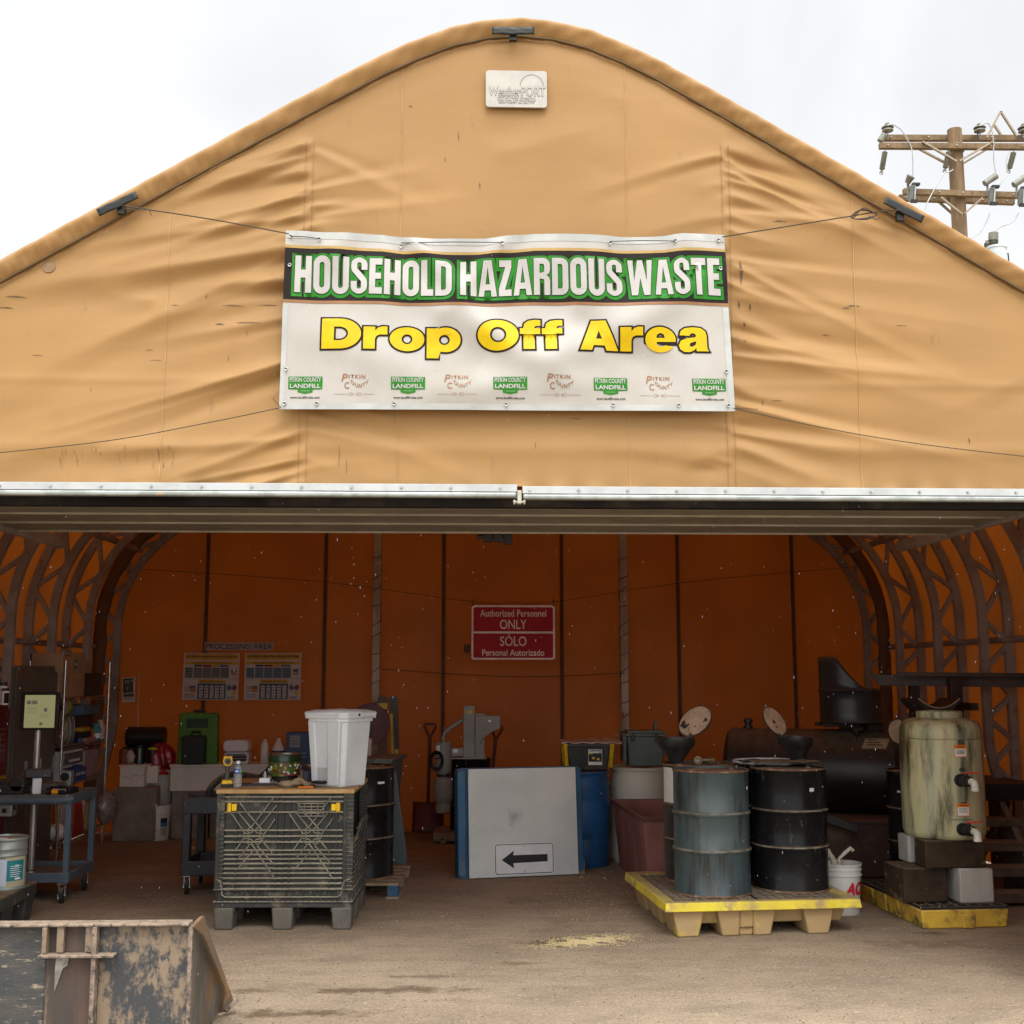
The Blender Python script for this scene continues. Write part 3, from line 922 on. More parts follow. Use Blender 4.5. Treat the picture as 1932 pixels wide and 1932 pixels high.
def headline(word, u0, u1):
    gl = [glyph(c) for c in word]
    gap = .055
    tot = sum(w for w, _ in gl) + gap * (len(gl) - 1)
    x0, x1 = u0 * BW, u1 * BW
    kx = (x1 - x0) / tot
    y0, y1 = Y_(.352), Y_(.143)
    ky = y1 - y0
    x = 0
    for w, loops in gl:
        A = []
        for i, lp in enumerate(loops):
            a = area(lp)
            if (i == 0 and a < 0) or (i > 0 and a > 0): lp = lp[::-1]
            A.append([(x0 + (x + p[0]) * kx, y0 + p[1] * ky) for p in lp])
        yield A
        x += w + gap
for nm, off, lay, m_ in (("headline_shadow", .0195, 2, GRN), ("headline_outline", .0028, 3, DRK), ("headline_letters", 0, 4, WHTL)):
    fl = Flat()
    for word, u0, u1 in (("HOUSEHOLD", .0245, .375), ("HAZARDOUS", .394, .760), ("WASTE", .773, .983)):
        for j, A in enumerate(headline(word, u0, u1)):
            loops = []
            for i, lp in enumerate(A):
                q = offset(lp, off) if off else lp
                if i > 0 and area(q) > -1e-5: continue      # the hole closed up
                loops.append(q)
            if off > .01: loops = [[(x + .0, y - .004) for x, y in lp] for lp in loops]
            fl.poly(loops, m_, .12 * (j % 2))
    ban_build(fl.bm, fl.mats, nm, lay, ban)
yb, yt = Y_(.668), Y_(.497)
def earc(cx, cz, rx, rz, a0, a1, n=20): return [(cx + rx * math.cos(R(a0 + (a1 - a0) * i / n)), cz + rz * math.sin(R(a0 + (a1 - a0) * i / n))) for i in range(n + 1)]
WIDE = {     # heavy extended letters of the slogan, cap height 1
    'D': (1.22, [[(0, 0), (.58, 0)] + earc(.58, .5, .64, .5, -88, 88, 16) + [(.58, 1), (0, 1)], ([(.38, .27), (.55, .27)] + earc(.55, .5, .27, .23, -85, 85, 10) + [(.55, .73), (.38, .73)])[::-1]]),
    'r': (.74, [[(0, 0), (.36, 0), (.36, .34), (.40, .44), (.50, .49), (.74, .50), (.74, .765), (.60, .77), (.46, .73), (.36, .62), (.36, .75), (0, .75)]]),
    'o': (1.08, [earc(.54, .37, .54, .41, 0, 345, 30), earc(.54, .37, .17, .17, 0, 340, 18)[::-1]]),
    'p': (1.06, [[(0, -.26), (.36, -.26), (.36, .04)] + earc(.58, .37, .48, .41, -118, 118, 22) + [(.36, .67), (.36, .75), (0, .75)], earc(.55, .37, .17, .17, 0, 340, 18)[::-1]]),
    'O': (1.34, [earc(.67, .5, .67, .52, 0, 350, 36), earc(.67, .5, .27, .26, 0, 340, 20)[::-1]]),
    'f': (.68, [[(.11, 0), (.48, 0), (.48, .54), (.67, .54), (.67, .74), (.48, .74), (.50, .80), (.57, .82), (.68, .82), (.68, 1.01), (.50, 1.02), (.28, .99), (.15, .90), (.11, .74), (0, .74), (0, .54), (.11, .54)]]),
    'A': (1.24, [[(0, 0), (.38, 0), (.44, .16), (.80, .16), (.86, 0), (1.24, 0), (.85, 1), (.39, 1)], [(.52, .38), (.62, .66), (.72, .38)]]),
    'e': (1.0, [earc(.5, .37, .5, .41, -9, 326, 34) + [(.66, .19), (.52, .14), (.40, .18), (.36, .30)], [(.36, .43), (.39, .54), (.5, .59), (.61, .54), (.64, .43)]]),
    'a': (1.0, [[(.60, 0), (1.0, 0), (.96, .08), (.95, .18), (.95, .52), (.91, .66), (.77, .76), (.50, .785), (.24, .75), (.10, .66), (.06, .52), (.38, .50), (.42, .57), (.50, .59), (.58, .56), (.60, .50), (.57, .46), (.30, .42), (.10, .35), (.02, .20), (.06, .06), (.20, -.03), (.38, -.03), (.50, .02), (.59, .10)], [(.37, .20), (.41, .27), (.60, .33), (.58, .22), (.48, .15), (.40, .15)]]),
}
for nm, off, lay, m_ in (("slogan_outline", .0105, 1, DRK), ("slogan_letters", 0, 2.4, YELL)):
    fl = Flat()
    for body, u0, u1 in (("Drop", .0885, .395), ("Off", .433, .622), ("Area", .660, .949)):
        gap = .075 if body != "Off" else .045
        tot = sum(WIDE[c][0] for c in body) + gap * (len(body) - 1)
        kx, ky = (u1 - u0) * BW / tot, yt - yb
        x = 0
        for j, c in enumerate(body):
            w, loops = WIDE[c]
            A = []
            for i, lp in enumerate(loops):
                a = area(lp)
                if (i == 0 and a < 0) or (i > 0 and a > 0): lp = lp[::-1]
                q = [(u0 * BW + (x + p[0]) * kx, yb + p[1] * ky) for p in lp]
                q = offset(q, off) if off else q
                if i > 0 and area(q) > -1e-4: continue
                A.append(q)
            fl.poly(A, m_, .15 * (j % 2))
            x += w + gap
    ban_build(fl.bm, fl.mats, nm, lay, ban)
fl = Flat()
cw = BW / 859 * 1.0
def lu(px): return (px - 529) / 857 * BW
for px in (576.5, 769, 961, 1151, 1339):
    cx = lu(px); yc = .155
    w = 64 * cw; h = 24.5 * cw
    fl.poly([[(cx - w / 2, yc - h / 2), (cx - w * .22, yc - h / 2 - .002), (cx - w * .22, yc - h / 2 - 6 * cw), (cx, yc - h / 2 - 9 * cw), (cx + w * .22, yc - h / 2 - 6 * cw), (cx + w * .22, yc - h / 2 - .002), (cx + w / 2, yc - h / 2), (cx + w / 2, yc + h / 2), (cx - w / 2, yc + h / 2)]], GRN, 0)
    fl.text("PITKIN COUNTY", cx, yc + h * .25, w * .92, h * .33, WHTL, .8, .02, warp=lambda x, y: (x, y * (1 + .25 * abs(x) / (w / 2)) ))
    fl.text("LANDFILL", cx, yc - h * .25, w * .90, h * .34, WHTL, .8, .03)
    fl.text("PITKIN", cx, yc - h * .5 - 3.5 * cw, w * .26, 1.6 * cw, WHTL, .8)
    fl.text("www.landfillrules.com", cx, yc - h / 2 - 16 * cw, w * .86, 5.0 * cw, DRK, 0, .012)
for px in (668, 861, 1054, 1243):
    cx = lu(px) + .004; yc = .168
    fl.text("P", cx - 19 * cw, yc + 6 * cw, 10 * cw, 15 * cw, BRNL, 0, .01, warp=lambda x, y: (x + .2 * y, y))
    fl.text("ITKIN", cx + 4 * cw, yc + 8 * cw, 31 * cw, 7.5 * cw, BRNL, 0, .02, spacing=1.2)
    fl.text("C", cx - 15 * cw, yc - 9 * cw, 9 * cw, 13 * cw, BRNL, 0, .01)
    fl.text("OUNTY", cx + 9 * cw, yc - 10 * cw, 34 * cw, 7.5 * cw, BRNL, 0, .02, spacing=1.15, warp=lambda x, y: (x, y + 12 * x * x))
    fl.rect(cx - 38 * cw, cx - 14 * cw, yc - 26.4 * cw, yc - 25.8 * cw, BRNL)
    fl.rect(cx + 14 * cw, cx + 38 * cw, yc - 26.4 * cw, yc - 25.8 * cw, BRNL)
    for sx in (-1, 1):
        for r_, ox in ((3.2, 9), (2.2, 4)):
            a = arc(cx + sx * ox * cw, yc - 26 * cw, r_ * cw, 0, 360, 14)[:-1]; b = arc(cx + sx * ox * cw, yc - 26 * cw, (r_ - .6) * cw, 0, 360, 14)[:-1]
            fl.poly([a, b[::-1]], BRNL)
ban_build(fl.bm, fl.mats, "logo_row", 1, ban)
mb = MB().m(BOLT)
grom = [(u, v) for u in (.012, .082, .25, .335 + .16, .73, .875, .985) for v in (.03,)] + [(.012, .965), (.077, .955), (.26, .945), (.49, .955), (.735, .955), (.885, .96), (.985, .965), (.012, .80), (.012, .22), (.985, .80), (.985, .22)]
for u, v in grom:
    p = banner_pt(u * BW, v * BH, 5) - c_bl
    mb.m(BOLT).tube([(p.x + .0085 * math.cos(a * PI / 6), p.y, p.z + .0085 * math.sin(a * PI / 6)) for a in range(12)], .003, 5, closed=True)
    mb.m(BLKC).cyl((p.x, p.y + .002, p.z), (p.x, p.y + .001, p.z), .006, n=10)
mb.build("grommet_row", ban)
mb = MB().m(BLKC)
for u0, u1 in ((.012, .077), (.26, .49), (.735, .885)):
    a, b = [banner_pt(u * BW, v * BH, 6) - c_bl for u, v in ((u0, .962), (u1, .955))]
    mb.tube([a, a.lerp(b, .5) + Vector((0, -.012, .0)), b], .0028, 5)
mb.build("lacing_cord", ban)
# tie ropes
ROPE = mat("dark_rope", (.06, .05, .042), .9)
def rope(label, pts, r=.0035, extra=None):
    mb = MB().m(ROPE).tube(pts, r, 6)
    if extra: extra(mb)
    return mb.build("tie_rope", label=label, cat="rope", group="ropes holding the banner")
def spline(pts, n=8):
    out = []
    P = [Vector(p) for p in pts]
    for i in range(len(P) - 1):
        p0, p1, p2, p3 = P[max(0, i - 1)], P[i], P[i + 1], P[min(len(P) - 1, i + 2)]
        for k in range(n):
            t = k / n
            out.append(.5 * ((2 * p1) + (p2 - p0) * t + (2 * p0 - 5 * p1 + 4 * p2 - p3) * t * t + (3 * p1 - p0 - 3 * p2 + p3) * t ** 3))
    return out + [P[-1]]
RY = F - .10
rope("dark rope from the banner's upper left corner to the left roof edge", spline([W(230, 388, RY), W(262, 393, RY), W(400, 414, RY), W(545, 441, RY)]),
     extra=lambda m: (m.tube([W(270, 392, RY), W(282, 397, RY), W(286, 406, RY)], .003, 5), m.tube([W(231, 392, RY), W(250, 396, RY), W(266, 396, RY)], .003, 5)))
def knot(m):
    for k in range(4):
        m.tube(spline([W(1604 + k * 3, 409, RY), W(1618 + k * 4, 398 - k * 2, RY - .01 * k), W(1640 + k * 4, 398 + k * 2, RY), W(1655, 405, RY), W(1636, 411 + k, RY), W(1612, 413, RY), W(1604 + k * 3, 409, RY)], 5), .0028, 5)
    m.tube([W(1640, 408, RY), W(1652, 414, RY), W(1660, 412, RY)], .0025, 5)
rope("dark rope with looped knot at the banner's upper right corner", spline([W(1363, 447, RY), W(1480, 428, RY), W(1604, 408, RY), W(1660, 399, RY), W(1700, 396, RY)]), extra=knot)
rope("thin sagging line tied to the banner's lower left corner", spline([W(530, 769, RY), W(400, 796, RY), W(200, 832, RY), W(-80, 862, RY)]), .0025,
     extra=lambda m: m.tube([W(530, 769, RY), W(515, 752, RY), W(520, 747, RY)], .002, 5))
rope("thin sagging line tied to the banner's lower right corner", spline([W(1383, 770, RY), W(1500, 796, RY), W(1640, 823, RY), W(1800, 846, RY), W(2000, 868, RY)]), .0025,
     extra=lambda m: m.tube([W(1383, 770, RY), W(1430, 772, RY)], .002, 5))

# ---------------------------------------------------------------- utility pole
PY = 20.0
def Q(x, y, dy=0.): return W(1622.9 + .18 * x, 193.2 + .18 * y, PY + dy)
WOODP = mat("pole_wood", (.25, .165, .088), .8, c2=(.15, .095, .05), sc_=5, stretch=9, c3=(.12, .08, .045), amt3=.66, stretch3=8, bump=.5, bsc=30)
ARMW = mat("crossarm_wood", (.20, .135, .07), .8, c2=(.13, .085, .042), sc_=6, c3=(.10, .065, .035), amt3=.64)
INS = mat("porcelain_grey", (.20, .20, .17), .35, c2=(.14, .13, .10))
INSL = mat("polymer_grey", (.33, .36, .36), .4)
top = Q(987, 288)
base = Vector((top.x, PY, 0))
ut = thing("utility_pole", "wooden utility pole with two pairs of crossarms beyond the right roof slope", "utility pole", tuple(base))
def ub(mb, name, parent=ut, **k):
    mb.bm.transform(Matrix.Translation(-base))
    return mb.build(name, parent, **k)
ub(MB().m(WOODP).cyl(base, top, .155, .125, 20), "pole_shaft")
def arm(x0, y0, x1, y1, dy, h=.105, t=.09):
    a, b = Q(x0, y0, dy), Q(x1, y1, dy)
    mb = MB().m(ARMW).bar(a, b, t, h)
    for f in (.05, .3, .5, .72, .93):
        c = a.lerp(b, f)
        mb.m(BOLT).cyl(c + Vector((0, -t / 2 - .02, 0)), c + Vector((0, t / 2 + .02, 0)), .014, n=8)
    ub(mb, "crossarm", bevel=.006)
arm(232, 375, 1800, 378, .19); arm(200, 458, 1800, 468, -.19)
arm(450, 938, 1680, 978, -.19); arm(403, 1002, 1612, 1046, .19)
for x0, y0, x1, y1, dy in ((650, 412, 1010, 620, -.25), (1385, 415, 1040, 615, -.25), (618, 488, 930, 655, .25), (1335, 488, 1080, 640, .25), (845, 995, 1070, 1175, -.25), (1280, 1000, 1090, 1170, -.25), (785, 1008, 990, 1190, .25), (1325, 372, 1472, 95, 0), (1640, 355, 1472, 95, 0), (1478, 345, 1400, 230, .3)):
    ub(MB().m(mat("brace_steel", (.30, .24, .17), .5, .4)).bar(Q(x0, y0, dy), Q(x1, y1, dy), .03, .045, (0, 1, 0)), "brace")
c = Q(1003, 488)
ub(MB().m(GALV).lathe([(.128, -.06), (.146, -.055), (.146, .055), (.128, .06)], 20, tuple(c)), "pole_band")
def pin_ins(x, y):
    c = Q(x, y)
    mb = MB().m(INS).lathe([(0, .10), (.035, .10), (.05, .07), (.035, .06), (.10, .03), (.11, .01), (.05, .0), (.095, -.03), (.10, -.05), (.03, -.06), (.012, -.07), (.012, -.20), (0, -.20)], 18, tuple(c))
    mb.m(BLKC).tube([c + Vector((-.02, 0, -.05)), c + Vector((-.09, 0, -.24))], .012, 5)
    ub(mb, "pin_insulator")
pin_ins(287, 272); pin_ins(1252, 275); pin_ins(1715, 280)
c = Q(222, 372, -.2)
ub(MB().m(INS).cyl(c + Vector((-.03, 0, -.06)), c + Vector((.05, 0, .07)), .05), "pin_insulator")
def susp(x0, y0, x1, y1):
    a, b = Q(x0, y0, -.2), Q(x1, y1, -.2)
    mb = MB().m(INS).cyl(a, b, .014, n=8)
    for i in range(9):
        f = .12 + .70 * i / 8
        c = a.lerp(b, f); d = (b - a).normalized()
        mb.cyl(c - d * .012, c + d * .012, .052, .034, 12)
    mb.m(BLKC).tube([b + Vector((.03 * math.cos(k), 0, .03 * math.sin(k))) for k in range(7)], .008, 5)
    ub(mb, "strain_insulator")
susp(262, 505, 222, 740); susp(930, 510, 885, 720); susp(1612, 515, 1555, 725)
def cutout(x, y, kind):
    mb = MB().m(INSL)
    a, b = Q(x, y - 80, -.3), Q(x - 12, y + 90, -.3)
    mb.cyl(a, b, .022, n=10)
    for i in range(11):
        c = a.lerp(b, .06 + .088 * i)
        mb.cyl(c + Vector((0, 0, .007)), c - Vector((0, 0, .007)), .055, .045, 12)
    mb.m(GALV).cyl(Q(x + 28, y - 70, -.36), Q(x + 20, y + 70, -.36), .016, n=8)
    mb.m(BLKC).box(a.x - .02, a.x + .11, a.y - .06, a.y + .02, a.z - .01, a.z + .03)
    mb.box(b.x - .02, b.x + .10, b.y - .06, b.y + .02, b.z - .02, b.z + .02)
    mb.bar(Q(x - 30, y - 20, -.24), b.lerp(a, .5), .03, .04)
    ub(mb, "fuse_cutout")
    mb = MB().m(INS)
    if kind:
        mb.cyl(Q(x - 82, y - 125, -.25), Q(x + 40, y - 205, -.25), .055, .06, 14).cyl(Q(x - 50, y - 120, -.22), Q(x - 52, y + 10, -.22), .02, n=8)
    else:
        mb.cyl(Q(x - 58, y - 105, -.25), Q(x - 18, y - 180, -.33), .05, .075, 14).cyl(Q(x - 50, y - 110, -.22), Q(x - 50, y + 70, -.22), .025, n=8)
    ub(mb, "surge_arrester")
cutout(552, 950, 0); cutout(1385, 975, 1); cutout(1690, 990, 1)
# transformer can hung on the pole
tcx = Q(1425, 1600, -.45)
tr_ = MB().m(mat("transformer_grey", (.52, .58, .60), .45, c2=(.44, .5, .52)))
tr_.lathe([(0, -.8), (.168, -.8), (.172, -.77), (.172, 0), (.184, .004), (.184, .03), (.165, .045), (0, .06)], 30, (tcx.x, tcx.y, Q(1425, 1545, -.45).z))
tp = ub(tr_, "transformer")
zt_ = Q(1425, 1510).z
for x, y0, y1, r_ in ((1395, 1510, 1370, .085), (1335, 1525, 1450, .055)):
    a, b = Q(x, y0, -.45), Q(x + (2 if x > 1360 else -5), y1, -.45)
    mb = MB().m(INS).cyl(a, b, r_ * .5, n=10)
    for i in range(7):
        c = a.lerp(b, .05 + .09 * i); mb.cyl(c, c + Vector((0, 0, .02)), r_, r_ * .7, 12)
    if r_ > .06: mb.cyl(a.lerp(b, .42), b, r_, r_ * .95, 12)
    mb.bm.transform(Matrix.Translation(-base)); mb.build("bushing", tp)
mb = MB().m(BLKC).tube([Q(1520, 1590, -.45), Q(1550, 1580, -.45), Q(1562, 1700, -.45)], .012, 5)
mb.bm.transform(Matrix.Translation(-base)); mb.build("lifting_lug", tp)
# jumper wires on the pole
mb = MB().m(mat("bare_wire", (.42, .42, .40), .5, .5))
for pts in ([(290, 240), (340, 232), (430, 290), (500, 400), (545, 520), (552, 780)], [(1255, 245), (1310, 212), (1360, 245), (1395, 380), (1400, 620), (1430, 770)],
            [(222, 740), (170, 885), (100, 1100)], [(885, 735), (850, 790), (775, 915), (690, 1080), (600, 1300)], [(1555, 725), (1520, 780), (1440, 890)], [(885, 735), (930, 730), (975, 705)],
            [(1360, 1160), (1330, 1240), (1260, 1360), (1150, 1425)], [(1660, 1160), (1600, 1250), (1480, 1300), (1410, 1345), (1395, 1370)], [(1570, 515), (1535, 600), (1540, 730)]):
    mb.tube(spline([Q(x, y, -.25) for x, y in pts], 6), .011, 5)
ub(mb, "jumper_wire")
# ---------------------------------------------------------------- drums, tanks and pallets on the right
DUST = (.30, .225, .15)
GREYP = mat("grey_green_paint", (.050, .071, .070), .42, c2=(.034, .054, .062), sc_=2.2, c3=(.025, .028, .026), amt3=.565, sc3=12, stretch3=8, sharp3=.07, dust=.6, spec=.5)
BLKP = mat("black_paint", (.0075, .0075, .008), .27, c2=(.013, .013, .013), sc_=3, c3=(.06, .054, .045), amt3=.66, sc3=18, stretch3=3, sharp3=.06, dust=.9, spec=.14)
RUST = mat("rust", (.20, .11, .06), .8, c2=(.10, .05, .03), sc_=20, c3=(.30, .22, .15), amt3=.6, dust=.6)
DUSTY = mat("dusty_lid", (.26, .20, .14), .85, c2=(.17, .125, .09), sc_=9, c3=(.05, .04, .035), amt3=.68, sc3=7)
YEL = mat("yellow_poly", (.68, .55, .025), .5, c2=(.56, .43, .03), sc_=3, c3=(.32, .22, .10), amt3=.57, sc3=6, sharp3=.1, dust=.75)
YELD = mat("yellow_poly_dirty", (.37, .255, .125), .7, c2=(.33, .22, .10), sc_=3, sharp=.2, c3=(.55, .40, .035), amt3=.60, sc3=3, sharp3=.07, dust=.5)
YELO = mat("yellow_poly_old", (.62, .40, .05), .55, c2=(.48, .29, .04), sc_=4, c3=(.13, .09, .035), amt3=.58, sc3=9, sharp3=.09, dust=.4)
GRATE = mat("dark_grating", (.05, .042, .035), .75, c2=(.09, .07, .05), sc_=6, dust=.8)
WPAINT = mat("white_poly", (.62, .62, .58), .5, c2=(.55, .54, .50), sc_=3, c3=(.40, .36, .30), amt3=.66, dust=.3)
LABW = mat("label_white", (.66, .65, .62), .6, c2=(.58, .56, .52), c3=(.30, .24, .18), amt3=.74, sc3=14)
PAPER = mat("paper_white", (.74, .75, .78), .7, c2=(.70, .71, .74))
INK = mat("ink", (.02, .02, .022), .7)
ORNG = mat("label_orange", (.75, .20, .01), .55)
REDH = mat("valve_red", (.60, .045, .02), .45)
BLUED = mat("blue_poly", (.018, .10, .27), .45, c2=(.012, .065, .17), sc_=3, c3=(.02, .03, .05), amt3=.68, dust=.4)
PINK = mat("faded_red_steel", (.26, .105, .085), .7, c2=(.15, .062, .052), sc_=2, stretch=3, c3=(.27, .18, .14), amt3=.64, sc3=6, stretch3=3, dust=.5)
BROWNS = mat("rusty_brown_steel", (.11, .062, .045), .75, c2=(.075, .042, .032), sc_=2.5, c3=(.16, .115, .085), amt3=.62, sc3=4, sharp3=.12, dust=.4)
OIL = mat("tank_black", (.013, .010, .0095), .38, c2=(.024, .016, .013), sc_=2, spec=.35, c3=(.055, .018, .018), amt3=.70, sc3=5, stretch3=3, sharp3=.1, dust=.35)
WOODL = mat("pine_board", (.46, .29, .12), .6, c2=(.36, .21, .08), sc_=6, c3=(.25, .14, .05), amt3=.68)
WOODG = mat("pallet_wood", (.27, .205, .14), .85, c2=(.19, .14, .095), sc_=7, c3=(.12, .085, .06), amt3=.66, dust=.4)
WOODD = mat("dark_timber", (.048, .031, .019), .8, c2=(.026, .017, .011), sc_=5, c3=(.15, .10, .05), amt3=.62, sc3=5, spec=.15, dust=.35, bump=.4, bsc=30)
CONC = mat("concrete_block", (.37, .345, .305), .9, c2=(.27, .26, .24), sc_=4, stretch=4, c3=(.18, .17, .15), amt3=.68, bump=.5, bsc=90)
STL = mat("bare_steel", (.35, .34, .32), .35, .9)

def drum_prof(r, h):
    p = [(0, .012), (r - .012, .012), (r - .008, .0), (r + .004, .0), (r + .006, .006), (r + .004, .012), (r, .018)]
    for f in (.352, .648):
        z = h * f
        p += [(r, z - .022), (r + .003, z - .017), (r + .0115, z - .006), (r + .0125, z), (r + .0115, z + .006), (r + .003, z + .017), (r, z + .022)]
    p += [(r, h - .02), (r + .004, h - .014), (r + .007, h - .006), (r + .005, h), (r - .004, h), (r - .007, h - .004), (r - .009, h - .014)]
    return p
def drum(label, loc, m_, lidm, r=.272, h=.872, rz=0, group=None, bungs=True, name="steel_drum", dents=0):
    t = thing(name, label, "drum", loc, rz, group)
    mb = MB().m(m_).lathe(drum_prof(r, h), 56)
    if dents:
        q = random.Random(dents)
        D = [(q.uniform(-2.6, -.5), q.choice([.15, .45, .8]) * h + q.uniform(-.08, .06), q.uniform(.04, .1), q.uniform(.006, .014)) for _ in range(10)]
        for v in mb.bm.verts:
            a = math.atan2(v.co.y, v.co.x)
            for da, dz, w_, am in D:
                k = am * math.exp(-(((a - da) * r / w_) ** 2 + ((v.co.z - dz) / w_) ** 2))
                v.co.x -= k * math.cos(a); v.co.y -= k * math.sin(a)
    mb.m(mat("pale_hoop", (.20, .175, .13), .6, c2=(.10, .075, .05), sc_=14, sharp=.1))  # paler mottled strip along the upper flank of each hoop
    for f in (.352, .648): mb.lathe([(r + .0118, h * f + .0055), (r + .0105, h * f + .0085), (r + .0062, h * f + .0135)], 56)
    mb.m(RUST)
    for z0, z1 in ((h - .012, h + .0006), (.0, .013)): mb.lathe([(r + .0058, z0), (r + .0075, (z0 + z1) / 2), (r + .0058, z1)], 48)
    mb.build("shell", t, angle=60)
    mb = MB().m(lidm).lathe([(0, h - .016), (r * .7, h - .016), (r * .74, h - .013), (r * .78, h - .016), (r - .0095, h - .016)], 48)
    mb.build("lid", t)
    if bungs:
        for a, d, rr in ((R(200), .62, .031), (R(20), .66, .018)):
            mb = MB().m(RUST).cyl((r * d * math.cos(a), r * d * math.sin(a), h - .018), (r * d * math.cos(a), r * d * math.sin(a), h - .002), rr, n=10)
            mb.build("bung", t, bevel=.002)
    return t

# large yellow spill pallet
PZ = .235
a = G(1283, 1772); 
sp_o = Vector((1.335, 8.40, 0)); SPA = R(4.8)
sp = thing("spill_pallet", "large yellow spill containment pallet with tan dusty legs under four drums", "spill pallet", tuple(sp_o), SPA)
PWD, PDP = 1.385, 1.31
mb = MB().m(YEL)      # rim: a sloped lip around the grating
def rim_ring(mb, x0, x1, y0, y1, w, zo0, zo1, zi, fl=.0):
    o0 = [(x0 - fl, y0 - fl), (x1 + fl, y0 - fl), (x1 + fl, y1 + fl), (x0 - fl, y1 + fl)]
    o1 = [(x0, y0), (x1, y0), (x1, y1), (x0, y1)]
    i1 = [(x0 + w, y0 + w), (x1 - w, y0 + w), (x1 - w, y1 - w), (x0 + w, y1 - w)]
    vs = [(x, y, zo0) for x, y in o0] + [(x, y, zo1) for x, y in o1] + [(x, y, zi) for x, y in i1] + [(x, y, zo0) for x, y in i1]
    fs = []
    for k in range(4):
        j = (k + 1) % 4
        fs += [(k, j, 4 + j, 4 + k), (4 + k, 4 + j, 8 + j, 8 + k), (8 + k, 8 + j, 12 + j, 12 + k), (12 + k, 12 + j, j, k)]
    mb.add(vs, fs)
rim_ring(mb, 0, PWD, 0, PDP, .085, PZ - .055, PZ + .006, PZ + .001, .010)
mb.build("rim", sp, bevel=.006)
mb = MB().m(GRATE)
for gx0, gx1 in ((.087, .092 + .58), (.698, PWD - .087)):
    for gy0, gy1 in ((.087, .675), (.685, PDP - .087)):
        mb.box(gx0, gx1, gy0, gy1, PZ - .022, PZ - .006)
        n_ = 9
        for i in range(n_):
            for j in range(n_):
                x = gx0 + (gx1 - gx0) * (i + .5) / n_; y = gy0 + (gy1 - gy0) * (j + .5) / n_
                w_ = (gx1 - gx0) / n_ * .36
                mb.box(x - w_, x + w_, y - w_ * .8, y + w_ * .8, PZ - .006, PZ)
mb.build("grating", sp)
mb = MB().m(YELD)
mb.frus((.10, PWD - .10, .12, PDP - .12), (.07, PWD - .07, .09, PDP - .09), .075, PZ - .052)
mb.build("sump", sp, bevel=.01)
for iy, y in enumerate((.035, .50, .98)):
    for ix, (x, w0, w1) in enumerate(((.055, .15, .225), (.375, .345, .42), (.985, .15, .225))):
        mb = MB().m(YELD)
        if ix == 1: x = .37; 
        cx_ = (x + w1 / 2)
        dz = .33
        if ix == 1 and iy == 0:
            mb.frus((cx_ - w0 / 2, cx_ - .05, y + .02, y + dz - .02), (cx_ - w1 / 2, cx_ - .045, y, y + dz), 0, PZ - .0525)
            mb.frus((cx_ + .05, cx_ + w0 / 2, y + .02, y + dz - .02), (cx_ + .045, cx_ + w1 / 2, y, y + dz), 0, PZ - .0525)
            mb.frus((cx_ - .05, cx_ + .05, y + .012, y + dz - .02), (cx_ - .045, cx_ + .045, y + .001, y + dz), .055, PZ - .0525)
            mb.frus((cx_ - .05, cx_ + .05, y + .035, y + dz - .02), (cx_ - .05, cx_ + .05, y + .03, y + dz), 0, .055)
        else:
            mb.frus((cx_ - w0 / 2, cx_ + w0 / 2, y + .02, y + dz - .02), (cx_ - w1 / 2, cx_ + w1 / 2, y, y + dz), 0, PZ - .0525)
        mb.build("leg", sp, bevel=.012)

def on_sp(x, y, z=PZ): return tuple(Matrix.Translation(sp_o) @ Matrix.Rotation(SPA, 4, 'Z') @ Vector((x, y, z)))
# drums on the pallet
p1 = W(1341, 1500, 8.86); p2 = W(1488, 1500, 9.02); p3 = W(1318, 1500, 9.42); p4 = W(1453, 1500, 9.53)
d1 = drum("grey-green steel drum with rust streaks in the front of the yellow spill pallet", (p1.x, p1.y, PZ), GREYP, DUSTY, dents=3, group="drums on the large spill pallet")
MB().m(LABW).patch(.2735, .99, 1.10, .735, .755).build("sticker", d1, recalc=False)
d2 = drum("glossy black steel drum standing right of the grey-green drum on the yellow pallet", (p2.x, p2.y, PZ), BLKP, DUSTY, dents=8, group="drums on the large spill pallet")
mb = MB().m(PAPER).patch(.2738, .32, .46, .715, .738)
mb.m(INK).ctext("FLAMMABLE", .2743, .39, .7265, w=.034, h=.008)
mb.build("sticker", d2, recalc=False)
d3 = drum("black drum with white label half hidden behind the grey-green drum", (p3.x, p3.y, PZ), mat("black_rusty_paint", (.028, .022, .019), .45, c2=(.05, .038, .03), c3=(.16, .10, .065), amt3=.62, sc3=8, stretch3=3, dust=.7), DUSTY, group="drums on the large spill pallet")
mb = MB().m(LABW).patch(.2745, -1.5, -.25, .58, .845, n=14)
mb.m(mat("rust_stain", (.22, .12, .07), .8)).patch(.2752, -.95, -.45, .58, .64, n=6)
mb.m(INK)
for i in range(7): mb.patch(.2752, -.85, -.55 - .05 * (i % 3), .80 - i * .022, .804 - i * .022, n=4)
mb.build("paper_label", d3, recalc=False)
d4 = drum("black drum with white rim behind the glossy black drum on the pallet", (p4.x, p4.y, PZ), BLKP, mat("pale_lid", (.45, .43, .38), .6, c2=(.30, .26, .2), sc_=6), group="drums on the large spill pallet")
mb = MB().m(mat("white_ring", (.62, .64, .64), .45, c2=(.5, .5, .48))).lathe([(.270, .868), (.285, .868), (.288, .876), (.285, .884), (.270, .884), (.266, .876), (.270, .868)], 44)
mb.build("closing_ring", d4)
ZT = PZ + .872
